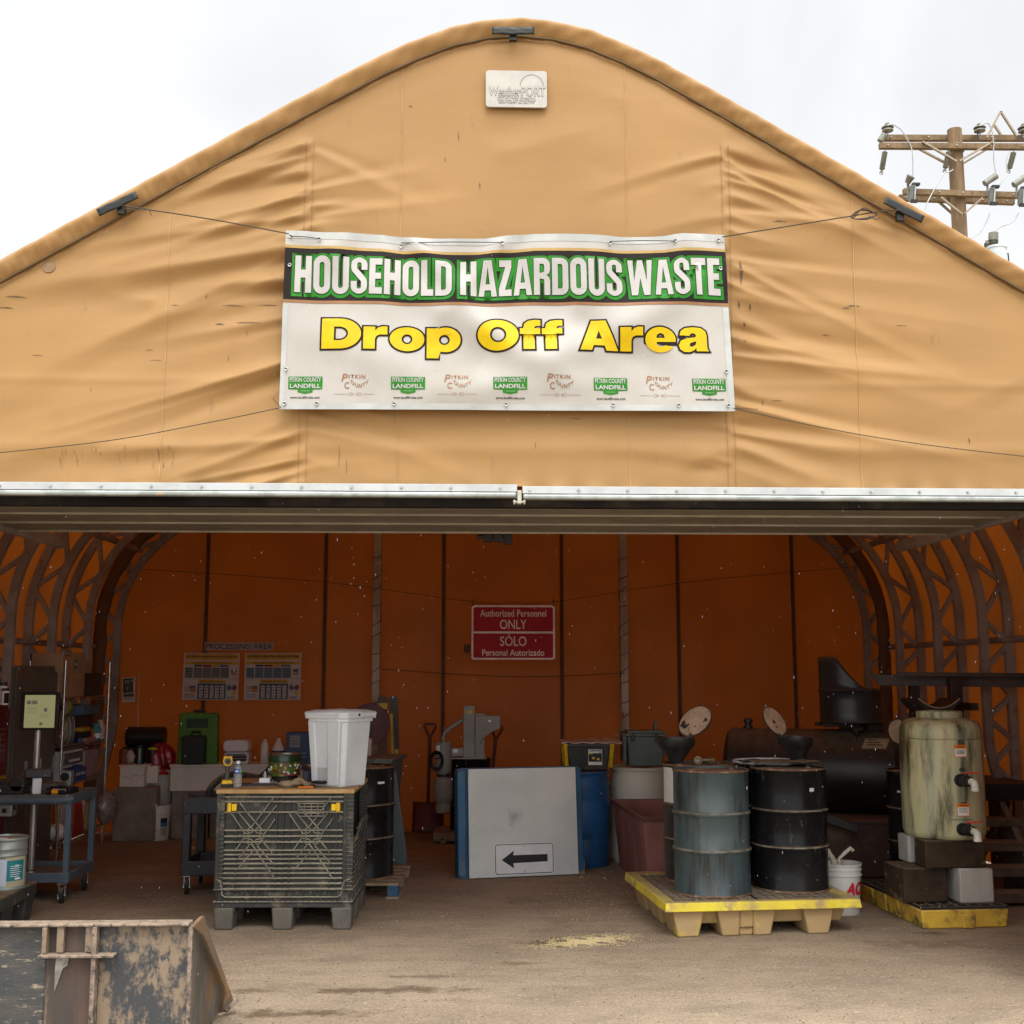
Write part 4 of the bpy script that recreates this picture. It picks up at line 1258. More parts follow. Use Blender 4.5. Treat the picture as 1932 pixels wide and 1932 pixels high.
# crumpled oily cardboard on the two right drums
mb = MB().m(mat("oily_cardboard", (.16, .115, .075), .85, c2=(.10, .07, .045), sc_=9, c3=(.05, .035, .025), amt3=.6, bump=.4, bsc=18))
cq = (p2 + p4) / 2
mb.grid(26, 18, lambda u, v: (cq.x - .24 + .50 * u + .05 * math.sin(v * 5), cq.y - .20 + .26 * v + .03 * math.sin(u * 7),
        ZT + .010 + .012 * abs(math.sin(u * 8 + v * 3)) + .014 * math.sin(v * 7 + u * 2) ** 2))
mb.build("oily_rag", solid=.004, label="crumpled brown oily cardboard lying across the lids of the two right-hand drums", cat="rag", angle=60)
# pipe fitting on the rear left drum
q = W(1316, 1447, 9.28)
t = thing("pipe_fitting", "short brass coloured pipe elbow lying on the drum behind the grey-green drum", "pipe fitting", (q.x, q.y, ZT + .03))
BRS = mat("dull_brass", (.25, .19, .12), .45, .8, c2=(.15, .11, .07))
mb = MB().m(BRS).lathe([(.020, -.02), (.031, -.02), (.033, -.012), (.033, .012), (.031, .02), (.020, .02), (.019, 0), (.020, -.02)], 18)
mb.bm.transform(Matrix.Rotation(PI / 2, 4, 'X')); mb.build("open_end", t)
MB().m(BRS).tube([(0, .015, 0), (.01, .05, -.004), (.05, .07, -.006), (.12, .075, -.006)], .022, 10).build("elbow", t)
MB().m(BRS).cyl((.10, .075, -.006), (.15, .076, -.006), .029, n=6).build("nut", t, bevel=.002)

def funnel(label, loc, tilt, dirv, rz, lidc, r=.145):
    t = thing("drum_funnel", label, "funnel", loc, rz, "lidded funnels on the drums")
    FM = mat("funnel_black", (.014, .014, .015), .4, c2=(.028, .026, .024), c3=(.09, .07, .05), amt3=.64, dust=.6)
    MB().m(FM).lathe([(.035, .0), (.042, .0), (.065, .05), (r * .85, .125), (r * .96, .14), (r, .145), (r + .006, .20), (r + .006, .205), (r - .006, .205), (r - .01, .15), (.05, .055), (.03, .012)], 32).build("bowl", t, angle=50)
    d = Vector(dirv).normalized()
    up = Vector((0, 0, 1))
    hinge = d * (r + .012) + Vector((0, 0, .20))
    MB().m(FM).box(hinge.x - .03, hinge.x + .03, hinge.y - .03, hinge.y + .03, .135, .215).build("hinge_block", t, bevel=.004)
    ax = d.cross(up).normalized()
    ld = (Matrix.Rotation(tilt, 3, ax) @ d)        # lid direction away from the hinge
    nn = ax.cross(ld).normalized()
    c = hinge + ld * (r + .012)
    rot = Matrix((ax, ld, nn)).transposed().to_4x4()
    mb = MB().m(FM).lathe([(0, -.006), (r, -.006), (r + .006, 0), (r + .004, .007), (r - .006, .007)], 32)
    mb.m(mat("dusty_lid_face", (.50, .38, .26), .85, c2=(.38, .28, .19), sc_=8, c3=(.03, .027, .025), amt3=.60, sc3=9, sharp3=.03)).lathe([(0, .0075), (r - .004, .0075)], 28)
    mb.m(FM).lathe([(0, -.0075), (r - .004, -.0075)], 28)
    mb.bm.transform(Matrix.Translation(c) @ rot)
    mb.build("lid", t)
    mb = MB().m(STL).tube([c + ld * (r + .0), c + ld * (r + .03), c + ld * (r + .035) - up * .03], .006, 6)
    mb.m(FM).tube([c + ld * (r + .015), c + ld * (r + .012) - up * .05, c + ld * (r + .014) - up * .14], .009, 6)
    mb.build("latch", t)
    return t
q = W(1276, 1447, 9.40)
funnel("black drum funnel with lid flung open rightwards on the half hidden black drum", (q.x, 9.40, ZT - .012), R(52), (.74, .67, 0), 0, None)
q = W(1499, 1447, 9.53)
funnel("black drum funnel with its dusty lid tipped back left on the white rimmed drum", (q.x + .02, 9.53, ZT - .012), R(60), (-.62, .75, 0), 0, None, .125)

# horizontal black tank on a rusty base, cut drum on top
ax0 = W(1378, 1460, 11.5); ax1 = W(1694, 1460, 11.0)
tk_c = (ax0 + ax1) / 2; L = (ax1 - ax0).length; ang = math.atan2(ax1.y - ax0.y, ax1.x - ax0.x)
tk_c.z = .90
tkt = thing("oil_tank", "large horizontal black steel tank with dull maroon tint behind the drums", "tank", tuple(tk_c), ang)
RT = .385
mb = MB().m(OIL).lathe([(0, -L / 2 - .05), (RT * .6, -L / 2 - .04), (RT * .9, -L / 2 - .012), (RT, -L / 2 + .02), (RT, L / 2 - .02), (RT * .9, L / 2 + .012), (0, L / 2 + .05)], 44)
mb.bm.transform(Matrix.Rotation(PI / 2, 4, 'Y'))
mb.build("shell", tkt, angle=50)
mb = MB().m(OIL).lathe([(.03, 0), (.045, .0), (.045, .02), (.03, .025), (.03, .05), (.042, .055), (.042, .085), (.02, .095), (0, .095)], 18, (-L / 2 + .18, 0, RT - .005))
mb.build("vent_cap", tkt)
MB().m(OIL).tube([(.30, -.05, RT - .01), (.36, -.05, RT + .075), (.44, -.05, RT - .01)], .009, 6).build("lifting_eye", tkt)
mb = MB().m(mat("aged_label", (.34, .28, .17), .6, c2=(.25, .2, .12)))
lab = []
for i in range(7):
    a = R(36 + i * 3.0)
    for x in (L / 2 - .285, L / 2 - .075): lab.append((x + (i - 3) * .006, -(RT + .003) * math.cos(a), (RT + .003) * math.sin(a)))
mb.add(lab, [(2 * i, 2 * i + 1, 2 * i + 3, 2 * i + 2) for i in range(6)])
mb.m(INK)
for k in range(3):
    a = R(41 + k * 4.5)
    mb.add([(x, -(RT + .005) * math.cos(a + b), (RT + .005) * math.sin(a + b)) for b in (0, R(1.6)) for x in (L / 2 - .25, L / 2 - .12 - .02 * k)], [(0, 1, 3, 2)])
mb.build("paper_label", tkt, recalc=False)
q0 = W(1500, 1600, 10.9); q1 = W(1702, 1678, 10.5)
bs = thing("tank_plinth", "rusty brown steel box plinth under the horizontal black tank", "plinth", ((q0.x + q1.x) / 2, 11.0, 0), R(-4))
hw = (q1.x - q0.x) / 2 + .02
mb = MB().m(BROWNS).box(-hw, hw, -.45, .45, .05, .515).box(-hw - .02, hw + .02, -.47, .47, .5, .53)
mb.box(-hw + .05, hw - .05, -.40, .40, 0, .05)
mb.build("box", bs, bevel=.006)
a_, b_ = W(1600, 1560, 10.4), W(1617, 1575, 10.3)
mb = MB().m(OIL).bar(W(1558, 1543, 10.45), W(1618, 1564, 10.40), .05, .07)
mb.bm.transform((Matrix.Translation(Vector(((q0.x + q1.x) / 2, 11.0, 0))) @ Matrix.Rotation(R(-4), 4, 'Z')).inverted())
mb.build("drain_arm", bs, bevel=.004)
# cut-open drum
q = W(1607, 1363, 11.08)
BOTZ = q.z
ct = thing("cut_drum", "black steel drum cut to an open scoop, standing above the horizontal tank", "drum", (q.x, 11.08, BOTZ))
CR = .283
def cutz(a):
    x = math.cos(a)           # -1 left, +1 right; high on the left, low on the right
    s = (x + 1) / 2
    if s < .16: return .60
    s = min(1, (s - .16) / .56)
    return .60 - .30 * (1 - (1 - s) ** 2.0) ** 1.0
hoop = .31
mb = MB().m(mat("cut_drum_black", (.017, .018, .019), .36, c2=(.032, .033, .034), sc_=3, c3=(.06, .05, .04), amt3=.7, dust=.3))
na = 64
vs, fs = [], []
prs = [(0, 0), (.005, .004), (0, .012), (0, .10), (0, .20), (0, .275), (.008, .285), (.012, .292), (.008, .30), (0, .308)]
for i in range(na):
    a = 2 * PI * i / na
    top_ = max(.309, cutz(a))
    col = [(CR + d, z) for d, z in prs] + [(CR, .308 + (top_ - .308) * k / 4) for k in range(1, 5)]
    vs += [(r * math.cos(a), r * math.sin(a), z) for r, z in col]
k = 14
for i in range(na):
    j = (i + 1) % na
    fs += [(i * k + q_, j * k + q_, j * k + q_ + 1, i * k + q_ + 1) for q_ in range(k - 1)]
mb.add(vs, fs)
mb.m(OIL).lathe([(0, .015), (CR - .003, .015)], 40)
mb.build("shell", ct, solid=.003, angle=50)
mb = MB().m(OIL)
mb.box(-.30, .02, -.16, -.10, -.035, -.002).box(-.30, .10, .10, .16, -.035, -.002).box(-.06, .04, -.2, .2, -.07, -.036)
mb.box(.10, .24, -.15, .15, -.07, -.002)
mb.cyl((-.05, -.19, -.05), (-.02, -.24, -.10), .02)
mb.build("bracket", ct, bevel=.003)

# small yellow deck, drum, blocks and the plastic tank
YA = R(4)
yo = G(1741, 1754)
dk = thing("spill_deck", "small worn yellow spill deck under the blocks and the mouldy plastic tank", "spill deck", tuple(yo), YA)
DW, DD, DH = .645, 1.18, .145
def DPT(x, y, z=0): return tuple(Matrix.Translation(yo) @ Matrix.Rotation(YA, 4, 'Z') @ Vector((x, y, z)))
mb = MB().m(YELO)
for y0, y1 in ((0, .36), (.40, .60), (.64, .84), (.88, DD)):
    mb.frus((0.01, DW - .01, y0 + .01, y1 - .01), (-.005, DW + .005, y0, y1), 0, DH - .012)
mb.box(.02, DW - .02, .1, DD - .03, .02, DH - .02)
mb.build("tray", dk, bevel=.012)
mb = MB().m(YELO)
mb.frus((DW * .46, DW * .60, -.012, .02), (DW * .45, DW * .61, -.012, .02), .004, DH - .04)
mb.build("fork_stop", dk, bevel=.006)
mb = MB().m(mat("deck_grating", (.022, .019, .016), .8, dust=.5))
for i in range(8):
    x = .01 + (DW - .02) * i / 7
    mb.box(x - .009, x + .009, 0.01, DD - .01, DH - .012, DH + .008)
for j in range(13):
    y = .01 + (DD - .02) * j / 12
    mb.box(.0, DW, y - .009, y + .009, DH - .010, DH + .006)
mb.build("grating", dk)
dz = DH + .008
pd = W(1741, 1560, 9.80)
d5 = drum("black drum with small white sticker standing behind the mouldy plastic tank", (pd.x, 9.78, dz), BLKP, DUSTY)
MB().m(PAPER).patch(.2738, -1.12, -1.0, .70, .715).build("sticker", d5, recalc=False)
funnel("small black funnel on the drum behind the mouldy plastic tank, its lid upright", (pd.x - .12, 9.72, dz + .86), R(85), (-.3, .95, 0), 0, None, .10)
def block(name, label, cat, px0, px1, py0, py1, Y, dep, m_, z0, bev=.012, rz=R(4)):
    a, b = W(px0, py1, Y), W(px1, py0, Y)
    w_, h_ = b.x - a.x, b.z - a.z
    t = MB().m(m_).box(-w_ / 2, w_ / 2, 0, dep, 0, h_ if z0 is None else h_)
    t.jitter(.003, int(px0))
    o = t.build(name, bevel=bev, label=label, cat=cat)
    o.location = ((a.x + b.x) / 2, Y, z0 if z0 is not None else a.z); o.rotation_euler = (0, 0, rz)
    return o, h_
_, h1 = block("timber_block", "dark stained timber block lower left under the plastic tank", "block", 1706, 1789, 1646, 1712, 8.83, .36, WOODD, dz)
cb, h2 = block("concrete_block", "grey concrete block lower right under the plastic tank", "block", 1812, 1876, 1652, 1706, 8.80, .38, CONC, dz)
zb2 = dz + max(h1, h2)
cb.scale.z = h1 / h2
_, h3 = block("timber_block", "wide dark timber block with pale knot directly beneath the plastic tank", "block", 1747, 1862, 1607, 1661, 8.80, .19, WOODD, zb2 + .001)
cb2, h4 = block("concrete_block", "pale concrete block standing behind the dark timber, under the tank's left edge", "block", 1716, 1752, 1607, 1661, 9.05, .19, CONC, zb2 + .001)
cb2.scale.z = h3 / h4
TZ = zb2 + h3 + .002
tc_ = W(1775, 1480, 9.08)
ptk = thing("plastic_tank", "mouldy yellowed plastic tank with two black taps standing on blocks", "tank", (tc_.x, 9.05, TZ))
TM = mat("mouldy_polyethylene", (.45, .42, .235), .5, c2=(.33, .345, .23), sc_=3.2, stretch=9, sharp=.1, c3=(.05, .042, .020), amt3=.535, sc3=9, stretch3=6, sharp3=.12, dust=.5, dustc=(.30, .24, .12), bump=.15, bsc=20)
tr = .297
sh = W(1775, 1366, 8.80).z - TZ
mb = MB().m(TM).lathe([(0, .012), (tr - .05, .012), (tr - .03, 0), (tr - .012, .012), (tr, .05), (tr + .002, .3), (tr, sh - .115), (tr - .004, sh - .11), (tr - .001, sh - .10), (tr - .004, sh - .04), (tr - .02, sh + .0), (tr - .05, sh + .022), (tr - .10, sh + .035), (.165, sh + .038)], 60)
mb.build("body", ptk, angle=55)
mb = MB().m(TM).lathe([(.165, sh + .034), (.168, sh + .06), (.165, sh + .085), (.150, sh + .088), (.145, sh + .07), (0, sh + .07)], 44)
mb.build("neck_ring", ptk)
mb = MB().m(mat("mould_mark", (.03, .028, .02), .7))
TA = .11
for s_, z in (("55", .80), ("50", .722), ("40", .578), ("20", .297)):
    mb.ctext(s_, tr + .004, TA, z * sh / .95, w=.048, h=.032, bold=.05)
mb.build("level_marks", ptk, recalc=False)
for z0, z1 in ((.600, .682), (.178, .264)):
    mb = MB().m(LABW).patch(tr + .004, TA - .16, TA + .14, z0, z1 - .025)
    mb.m(ORNG).patch(tr + .0045, TA - .17, TA + .15, z1 - .026, z1)
    for a0, a1, b0, b1 in ((TA - .17, TA - .158, z0 - .004, z1), (TA + .138, TA + .15, z0 - .004, z1), (TA - .17, TA + .15, z0 - .005, z0)): mb.patch(tr + .0042, a0, a1, b0, b1)
    mb.m(INK).ctext("WARNING", tr + .006, TA - .01, z1 - .013, w=.062, h=.012, bold=.03)
    for k in range(4): mb.patch(tr + .0052, TA - .13, TA + .10 - .03 * (k % 2), z1 - .036 - .009 * k, z1 - .0335 - .009 * k)
    mb.build("warning_label", ptk, recalc=False)
mb = MB().m(mat("mould_line", (.12, .10, .06), .7)).patch(tr + .003, TA - .30, TA + .22, .146, .152)
mb.patch(tr + .003, -1.2, 1.35, sh - .113, sh - .110, n=24)
mb.build("moulding_line", ptk, recalc=False)
def tap(z, ang):
    d = Vector((math.sin(ang), -math.cos(ang), 0)); s = Vector((math.cos(ang), math.sin(ang), 0)); up = Vector((0, 0, 1))
    o = d * (tr - .01) + up * z
    q = (d + s * .12).normalized()
    mb = MB().m(BLKC).cyl(o, o + d * .028, .048, .044, 20).cyl(o + d * .02, o + q * .075, .034, n=16).cyl(o + q * .065, o + q * .105, .040, n=10).cyl(o + q * .1, o + q * .145, .034, n=16)
    mb.cyl(o + q * .085 + up * .03, o + q * .085 + up * .052, .014)
    b = mb.build("tap", ptk, bevel=.002)
    MB().m(REDH).bar(o + q * .075 + up * .055 - s * .015, o + q * .085 + up * .058 + s * .10, .022, .010).build("tap_handle", b, bevel=.002)
    w0 = o + q * .14
    MB().m(mat("pvc_elbow", (.62, .60, .52), .4, c3=(.15, .12, .08), amt3=.62, sc3=20)).tube([w0, w0 + q * .03, w0 + q * .045 - up * .01, w0 + q * .05 - up * .03, w0 + q * .05 - up * .062], [.026, .026, .027, .027, .029], 14).build("spout", b)
tap(.43, .06); tap(.082, .06)

# bucket with white pipes
q = W(1592, 1729, 9.12)
bk = thing("plastic_bucket", "white bucket with red lettering and white pipes, beside the yellow pallet", "bucket", (q.x + .04, 9.28, 0))
def bucket_parts(t, m_, r0=.125, r1=.146, h=.37, lid=None):
    MB().m(m_).lathe([(0, .004), (r0, 0), (r0 + .002, .004), (r1 - .004, h * .76), (r1 + .006, h * .765), (r1 + .006, h * .79), (r1 - .001, h * .80), (r1 + .001, h * .87), (r1 + .007, h * .875), (r1 + .007, h * .89), (r1 + .001, h * .90), (r1 + .002, h - .015), (r1 + .009, h - .012), (r1 + .009, h), (r1 - .001, h), (r1 - .005, h - .01), (r0 - .004, .012), (0, .012)], 44).build("pail", t, angle=45)
bucket_parts(bk, WPAINT)
mb = MB().m(mat("logo_red", (.55, .012, .03), .5))
mb.text("ACE", 0, 0, 0, w=.20, h=.095, bold=.05, fn=lambda p, q_: ((.1425) * math.sin(.66 + (p + .28 * q_) / .14), -(.1425) * math.cos(.66 + (p + .28 * q_) / .14), .195 + q_))
mb.m(INK).ctext("The helpful place", .137, .5, .095, w=.07, h=.008).ctext("5 GAL", .136, .5, .075, w=.05, h=.012)
for z_ in (.05, .11): mb.patch(.1365 if z_ < .1 else .1385, .2, .8, z_, z_ + .0015)
mb.build("lettering", bk, recalc=False)
mb = MB().m(STL)
mb.tube([(-.15 * math.cos(a * PI / 12), -.15 * math.sin(a * PI / 12) * .75, .30 - .13 * math.sin(a * PI / 12)) for a in range(13)], .0022, 5)
mb.build("bail_handle", bk)
PVC = mat("pvc_dirty", (.60, .57, .48), .45, c2=(.48, .43, .33), sc_=12, c3=(.24, .17, .10), amt3=.64, sc3=18)
def pipe(label, pts, r):
    o = MB().m(PVC).tube(pts, r, 12).build("pvc_pipe", label=label, cat="pipe", group="pipes in the white bucket")
b0 = Vector((q.x + .04, 9.28, 0))
pipe("thick white pipe leaning left in the bucket with red lettering", [b0 + Vector((.05, -.02, .03)), b0 + Vector((-.09, -.08, .42)), W(1566, 1614, 9.18), W(1560, 1603, 9.17)], .022)
pipe("white pipe with bent end leaning right out of the red-lettered bucket", [b0 + Vector((-.06, .03, .03)), b0 + Vector((.0, .02, .40)), W(1594, 1609, 9.3), W(1605, 1600, 9.3), W(1610, 1606, 9.29)], .015)

# steel rack with saddle, behind the plastic tank
rk = thing("steel_rack", "dark steel rack with long horizontal beam and curved saddle behind the plastic tank", "rack", (3.9, 10.1, 0))
def rb(mb, n, **k):
    mb.bm.transform(Matrix.Translation((-3.9, -10.1, 0))); return mb.build(n, rk, **k)
RK = mat("rack_steel", (.03, .022, .02), .5, .3, c2=(.05, .03, .025), c3=(.10, .05, .03), amt3=.66)
rb(MB().m(RK).bar(W(1655, 1283, 10.6), W(2090, 1287, 9.95), .08, .10), "beam", bevel=.004)
rb(MB().m(RK).bar(W(1692, 1272, 10.3), W(2090, 1275, 9.85), .05, .035), "beam", bevel=.003)
c = W(1802, 1320, 10.15)
rb(MB().m(RK).box(c.x - .05, c.x + .05, 10.1, 10.2, 0, 1.76), "post", bevel=.004)
rb(MB().m(RK).box(4.80, 4.88, 9.86, 9.94, 0, 1.74), "post", bevel=.004)
e = W(1663, 1283, 10.55)
rb(MB().m(RK).box(e.x + .25, e.x + .33, 10.52, 10.6, 0, 1.72), "post", bevel=.004)
s0, s1 = W(1731, 1318, 9.62), W(1808, 1317, 9.62)
mb = MB().m(RK)
n_ = 14
pts_t = [(s0.x + (s1.x - s0.x) * i / n_, s0.z - .075 * (1 - (2 * i / n_ - 1) ** 2)) for i in range(n_ + 1)]
pts_b = [(x, z - (.03 + .05 * (1 - abs(2 * i / n_ - 1)))) for i, (x, z) in enumerate(pts_t)]
for i in range(n_):
    mb.prism([pts_b[i], pts_b[i + 1], pts_t[i + 1], pts_t[i]], 9.60, 10.0)
mb.m(mat("worn_edge", (.34, .29, .2), .5)).tube([(x, 9.595, z) for x, z in pts_t], .005, 5)
rb(mb, "saddle")
rb(MB().m(RK).bar((c.x, 9.75, s0.z - .07), (c.x, 10.12, s0.z - .07), .06, .06), "saddle_arm")

# timber steps at the right edge
st0 = thing("timber_steps", "dark timber steps and landing at the right edge behind the plastic tank", "steps", (4.2, 9.9, 0))
def sb(mb, n, **k):
    mb.bm.transform(Matrix.Translation((-4.2, -9.9, 0))); return mb.build(n, st0, **k)
ST = mat("step_timber", (.13, .095, .07), .85, c2=(.08, .058, .043), sc_=5, dust=.85, dustc=(.30, .22, .155))
for i, (py0, py1, Y) in enumerate(((1721, 1730, 9.3), (1686, 1705, 9.45), (1637, 1655, 9.62), (1590, 1607, 9.8), (1545, 1560, 9.98))):
    a, b = W(1842, py1, Y), W(1842, py0, Y)
    sb(MB().m(ST).box(a.x - .02, 5.2 - .4, Y, Y + .20, a.z, b.z), "tread", bevel=.004)
a, b = W(1846, 1512, 10.1), W(1846, 1480, 10.1)
sb(MB().m(mat("landing_timber", (.022, .018, .016), .8, dust=.4)).box(a.x, 4.8, 10.15, 11.0, a.z, b.z), "landing", bevel=.006)
for x in (a.x + .08, 4.75):
    sb(MB().m(ST).prism([(9.36, 0), (10.2, 0), (10.2, .72), (10.0, .55), (9.82, .36), (9.64, .17), (9.47, .03)], x + .14, x + .19, "x"), "stringer")
    sb(MB().m(ST).box(x - .04, x + .04, 10.9, 10.98, 0, a.z), "post")
sb(MB().m(ST).bar((a.x + .1, 10.5, .1), (4.7, 10.55, a.z - .05), .03, .09, (0, 1, 0)), "cross_brace")
sb(MB().m(ST).bar((a.x + .1, 10.6, a.z - .05), (4.7, 10.6, .1), .03, .09, (0, 1, 0)), "cross_brace")

# ---------------------------------------------------------------- centre: drums, totes, steel bin
q = W(1094, 1560, 11.65)
bd = thing("plastic_drum", "blue plastic drum behind the white arrow board", "drum", (q.x, 11.66, 0))
def pdrum(t, m_, r=.285, h=.88):
    MB().m(m_).lathe([(0, .01), (r - .05, .01), (r - .02, 0), (r - .004, .02), (r, .06), (r + .004, h * .28), (r - .004, h * .3), (r + .004, h * .32), (r + .006, h * .66), (r - .004, h * .69), (r + .003, h * .72), (r - .004, h - .08), (r - .02, h - .045), (r - .025, h - .03), (r + .002, h - .028), (r + .004, h - .006), (r - .004, h), (r - .02, h), (r - .026, h - .02), (0, h - .02)], 48).build("body", t, angle=50)
pdrum(bd, BLUED)
mb = MB().m(mat("blue_dark_panel", (.012, .06, .16), .5)).patch(.2885, .2, .62, .20, .205).patch(.2885, .2, .62, .28, .285).patch(.2885, .2, .21, .20, .285).patch(.2885, .61, .62, .20, .285)
mb.build("moulded_panel", bd, recalc=False)
tl = W(1109, 1460, 11.62)
tt = thing("storage_tote", "black storage tote with yellow latches on the blue drum", "tote", (q.x + .075, 11.66, .883))
hw = .175
MB().m(BLK).frus((-hw, hw, -.15, .15), (-hw - .03, hw + .03, -.18, .18), 0, .235).build("box", tt, bevel=.012)
MB().m(BLK).box(-hw - .045, hw + .045, -.195, .195, .225, .25).build("rim", tt, bevel=.006)
YH = mat("tote_yellow", (.62, .40, .01), .5, c2=(.5, .32, .01))
for s_ in (-1, 1):
    mb = MB().m(YH)
    x = s_ * (hw + .045)
    mb.bar((x * .93, -.17, .03), (x, -.2, .24), .03, .03).bar((x * .93, .12, .03), (x, .14, .24), .03, .03).box(x - .02, x + .02, -.2, .15, .215, .25)
    for k in range(5): mb.box(x * .96 - .012, x * .96 + .012, -.19, .13, .05 + .034 * k, .062 + .034 * k)
    mb.build("latch", tt, bevel=.003)
mb = MB().m(LABW).rect(-.005, .125, .055, .20, -.186)
mb.m(INK).rect(-.002, .122, .085, .165, -.1875)
mb.text("COMMANDER", .06, .188, -.1875, w=.12, h=.014, bold=.04).text("XL", .105, .172, -.1885, w=.02, h=.012, bold=.03)
mb.m(YH).rect(.0, .04, .155, .166, -.1885).rect(.03, .055, .11, .13, -.1885).rect(.075, .1, .10, .12, -.1885)
mb.build("label", tt, recalc=False)
mb = MB().m(mat("clear_plastic_sheet", (.42, .34, .30), .3, c2=(.34, .26, .22), spec=.7, bump=.4, bsc=14))
mb.grid(26, 12, lambda u, v: (q.x + .075 - .265 + .58 * u, 11.44 + .44 * v, 1.137 + .012 * math.sin(u * 13 + v * 4) ** 2 + .02 * u * v + .012 * math.sin(v * 9) ** 2))
mb.build("plastic_sheet", solid=.006, label="wrinkled pale plastic sheet folded on top of the black storage tote", cat="plastic sheet", angle=60)
q = W(1207, 1550, 11.85)
wd = thing("plastic_drum", "off white plastic drum behind the faded red steel bin", "drum", (q.x, 11.86, 0))
pdrum(wd, mat("cream_poly", (.50, .48, .41), .5, c2=(.42, .40, .33), sc_=2, dust=.3), h=.90)
gt = thing("equipment_case", "grey green plastic case with lid standing on the off white drum", "case", (q.x + .055, 11.86, .902))
GC = mat("grey_green_plastic", (.085, .105, .10), .5, c2=(.065, .085, .08), dust=.4)
MB().m(GC).frus((-.165, .165, -.12, .12), (-.185, .185, -.14, .14), 0, .29).build("body", gt, bevel=.015)
MB().m(GC).box(-.20, .20, -.155, .155, .29, .315).box(-.18, .18, -.135, .135, .315, .345).build("lid", gt, bevel=.008)
for x in (-.13, .1): MB().m(BLKC).box(x - .014, x + .014, -.168, -.150, .24, .32).build("clasp", gt, bevel=.003)
MB().m(GC).box(.09, .115, -.10, -.02, .345, .43).build("handle", gt, bevel=.004)
MB().m(GC).box(-.225, -.185, -.12, .12, .05, .31).build("side_rib", gt, bevel=.01)

o = W(1224, 1551, 10.75)
rbn = thing("steel_bin", "open faded red steel bin left of the drums on the spill pallet", "bin", (1.425, 10.10, 0), R(3.5))
rh = .61
def redbin(w, dep, h, t):
    mb = MB().m(PINK)
    b = (.05, w - .05, .05, dep - .05); T_ = (0, w, 0, dep)
    mb.frus((b[0], b[0] + t, b[2], b[3]), (T_[0], T_[0] + t, T_[2], T_[3]), .03, h)
    mb.frus((b[1] - t, b[1], b[2], b[3]), (T_[1] - t, T_[1], T_[2], T_[3]), .03, h)
    mb.frus((b[0] + t, b[1] - t, b[2], b[2] + t), (T_[0] + t, T_[1] - t, T_[2], T_[2] + t), .03, h)
    mb.frus((b[0] + t, b[1] - t, b[3] - t, b[3]), (T_[0] + t, T_[1] - t, T_[3] - t, T_[3]), .03, h)
    mb.box(b[0], b[1], b[2], b[3], 0, .03)
    return mb
redbin(.85, 1.42, rh, .012).build("body", rbn)
mb = MB().m(mat("red_rim", (.11, .04, .035), .6, dust=.6))
mb.box(-.02, .87, -.02, .012, rh - .03, rh + .006).box(-.02, .87, 1.408, 1.44, rh - .03, rh + .006).box(-.02, .012, .012, 1.408, rh - .03, rh + .006).box(.838, .87, .012, 1.408, rh - .03, rh + .006)
mb.build("rim", rbn, bevel=.003)

# arrow board
la, ra = G(865, 1660), G(1103, 1650)
ang = math.atan2(ra.y - la.y, ra.x - la.x)
wb = (ra - la).length
hb = W(866, 1449, la.y + .05).z
ab = thing("arrow_board", "big white plywood board with black left arrow plate on upended blue pallet", "sign board", tuple(la), ang)
BLP = mat("blue_pallet_paint", (.02, .10, .20), .55, c2=(.012, .062, .13), sc_=3, c3=(.16, .13, .10), amt3=.63, sc3=7, sharp3=.07, stretch3=3, dust=.4)
lean = Matrix.Rotation(R(-5), 4, 'X')
def abb(mb, n, par=ab, **k):
    mb.bm.transform(lean); return mb.build(n, par, **k)
mb = MB().m(BLP)
mb.prism(rrect(0, wb, 0, hb, .04), .035, .06)
for x0, x1 in ((0, .11), (wb * .44, wb * .56), (wb - .10, wb)): mb.prism(rrect(x0, x1, .004, hb - .004, .03), .06, .16)
mb.prism(rrect(.0, .075, .02, hb - .02, .03), .004, .034)
mb.prism(rrect(wb - .055, wb + .0, .03, hb - .01, .025), .004, .034)
abb(mb, "blue_pallet", bevel=.006)
wl_, wr_ = .095, wb - .06
BRDW = mat("painted_plywood", (.60, .60, .575), .55, c2=(.49, .505, .49), sc_=1.6, sharp=.22, c3=(.30, .33, .33), amt3=.70, sc3=3, sharp3=.09)
pn = abb(MB().m(BRDW).box(wl_, wr_, -.016, .003, .008, hb - .012), "white_panel", bevel=.002)
mb = MB().m(BOLT)
for fx_, fz_ in ((.04, .97), (.52, .97), (.96, .97), (.04, .48), (.95, .5), (.05, .05), (.09, .015), (.94, .09), (.86, .05)):
    x = wl_ + (wr_ - wl_) * fx_; z = .008 + (hb - .02) * fz_
    mb.cyl((x, -.016, z), (x, -.0195, z), .006, n=10)
mb.bm.transform(lean); mb.build("screw", pn)
sx0 = wl_ + (wr_ - wl_) * .225; sx1 = wl_ + (wr_ - wl_) * .775
sz0, sz1 = .022, .022 + hb * .285
mb = MB().m(mat("sign_face", (.66, .66, .66), .4, c2=(.60, .60, .59)))
mb.prism(rrect(sx0, sx1, sz0, sz1, .03), -.022, -.0165)
mb.m(INK)
o_ = rrect(sx0 + .008, sx1 - .008, sz0 + .008, sz1 - .008, .024); i_ = rrect(sx0 + .014, sx1 - .014, sz0 + .014, sz1 - .014, .019)
n_ = len(o_)
mb.add([(x, -.0228, z) for x, z in o_ + i_], [(i, (i + 1) % n_, n_ + (i + 1) % n_, n_ + i) for i in range(n_)])
ap = abb(mb, "arrow_plate")
cx_, cz_ = (sx0 + sx1) / 2, (sz0 + sz1) / 2 - .005
u_ = (sx1 - sx0) / 414
A = [(-157, 0), (-72, 57), (-78, 28), (160, 28), (160, -18), (-78, -22), (-72, -55)]
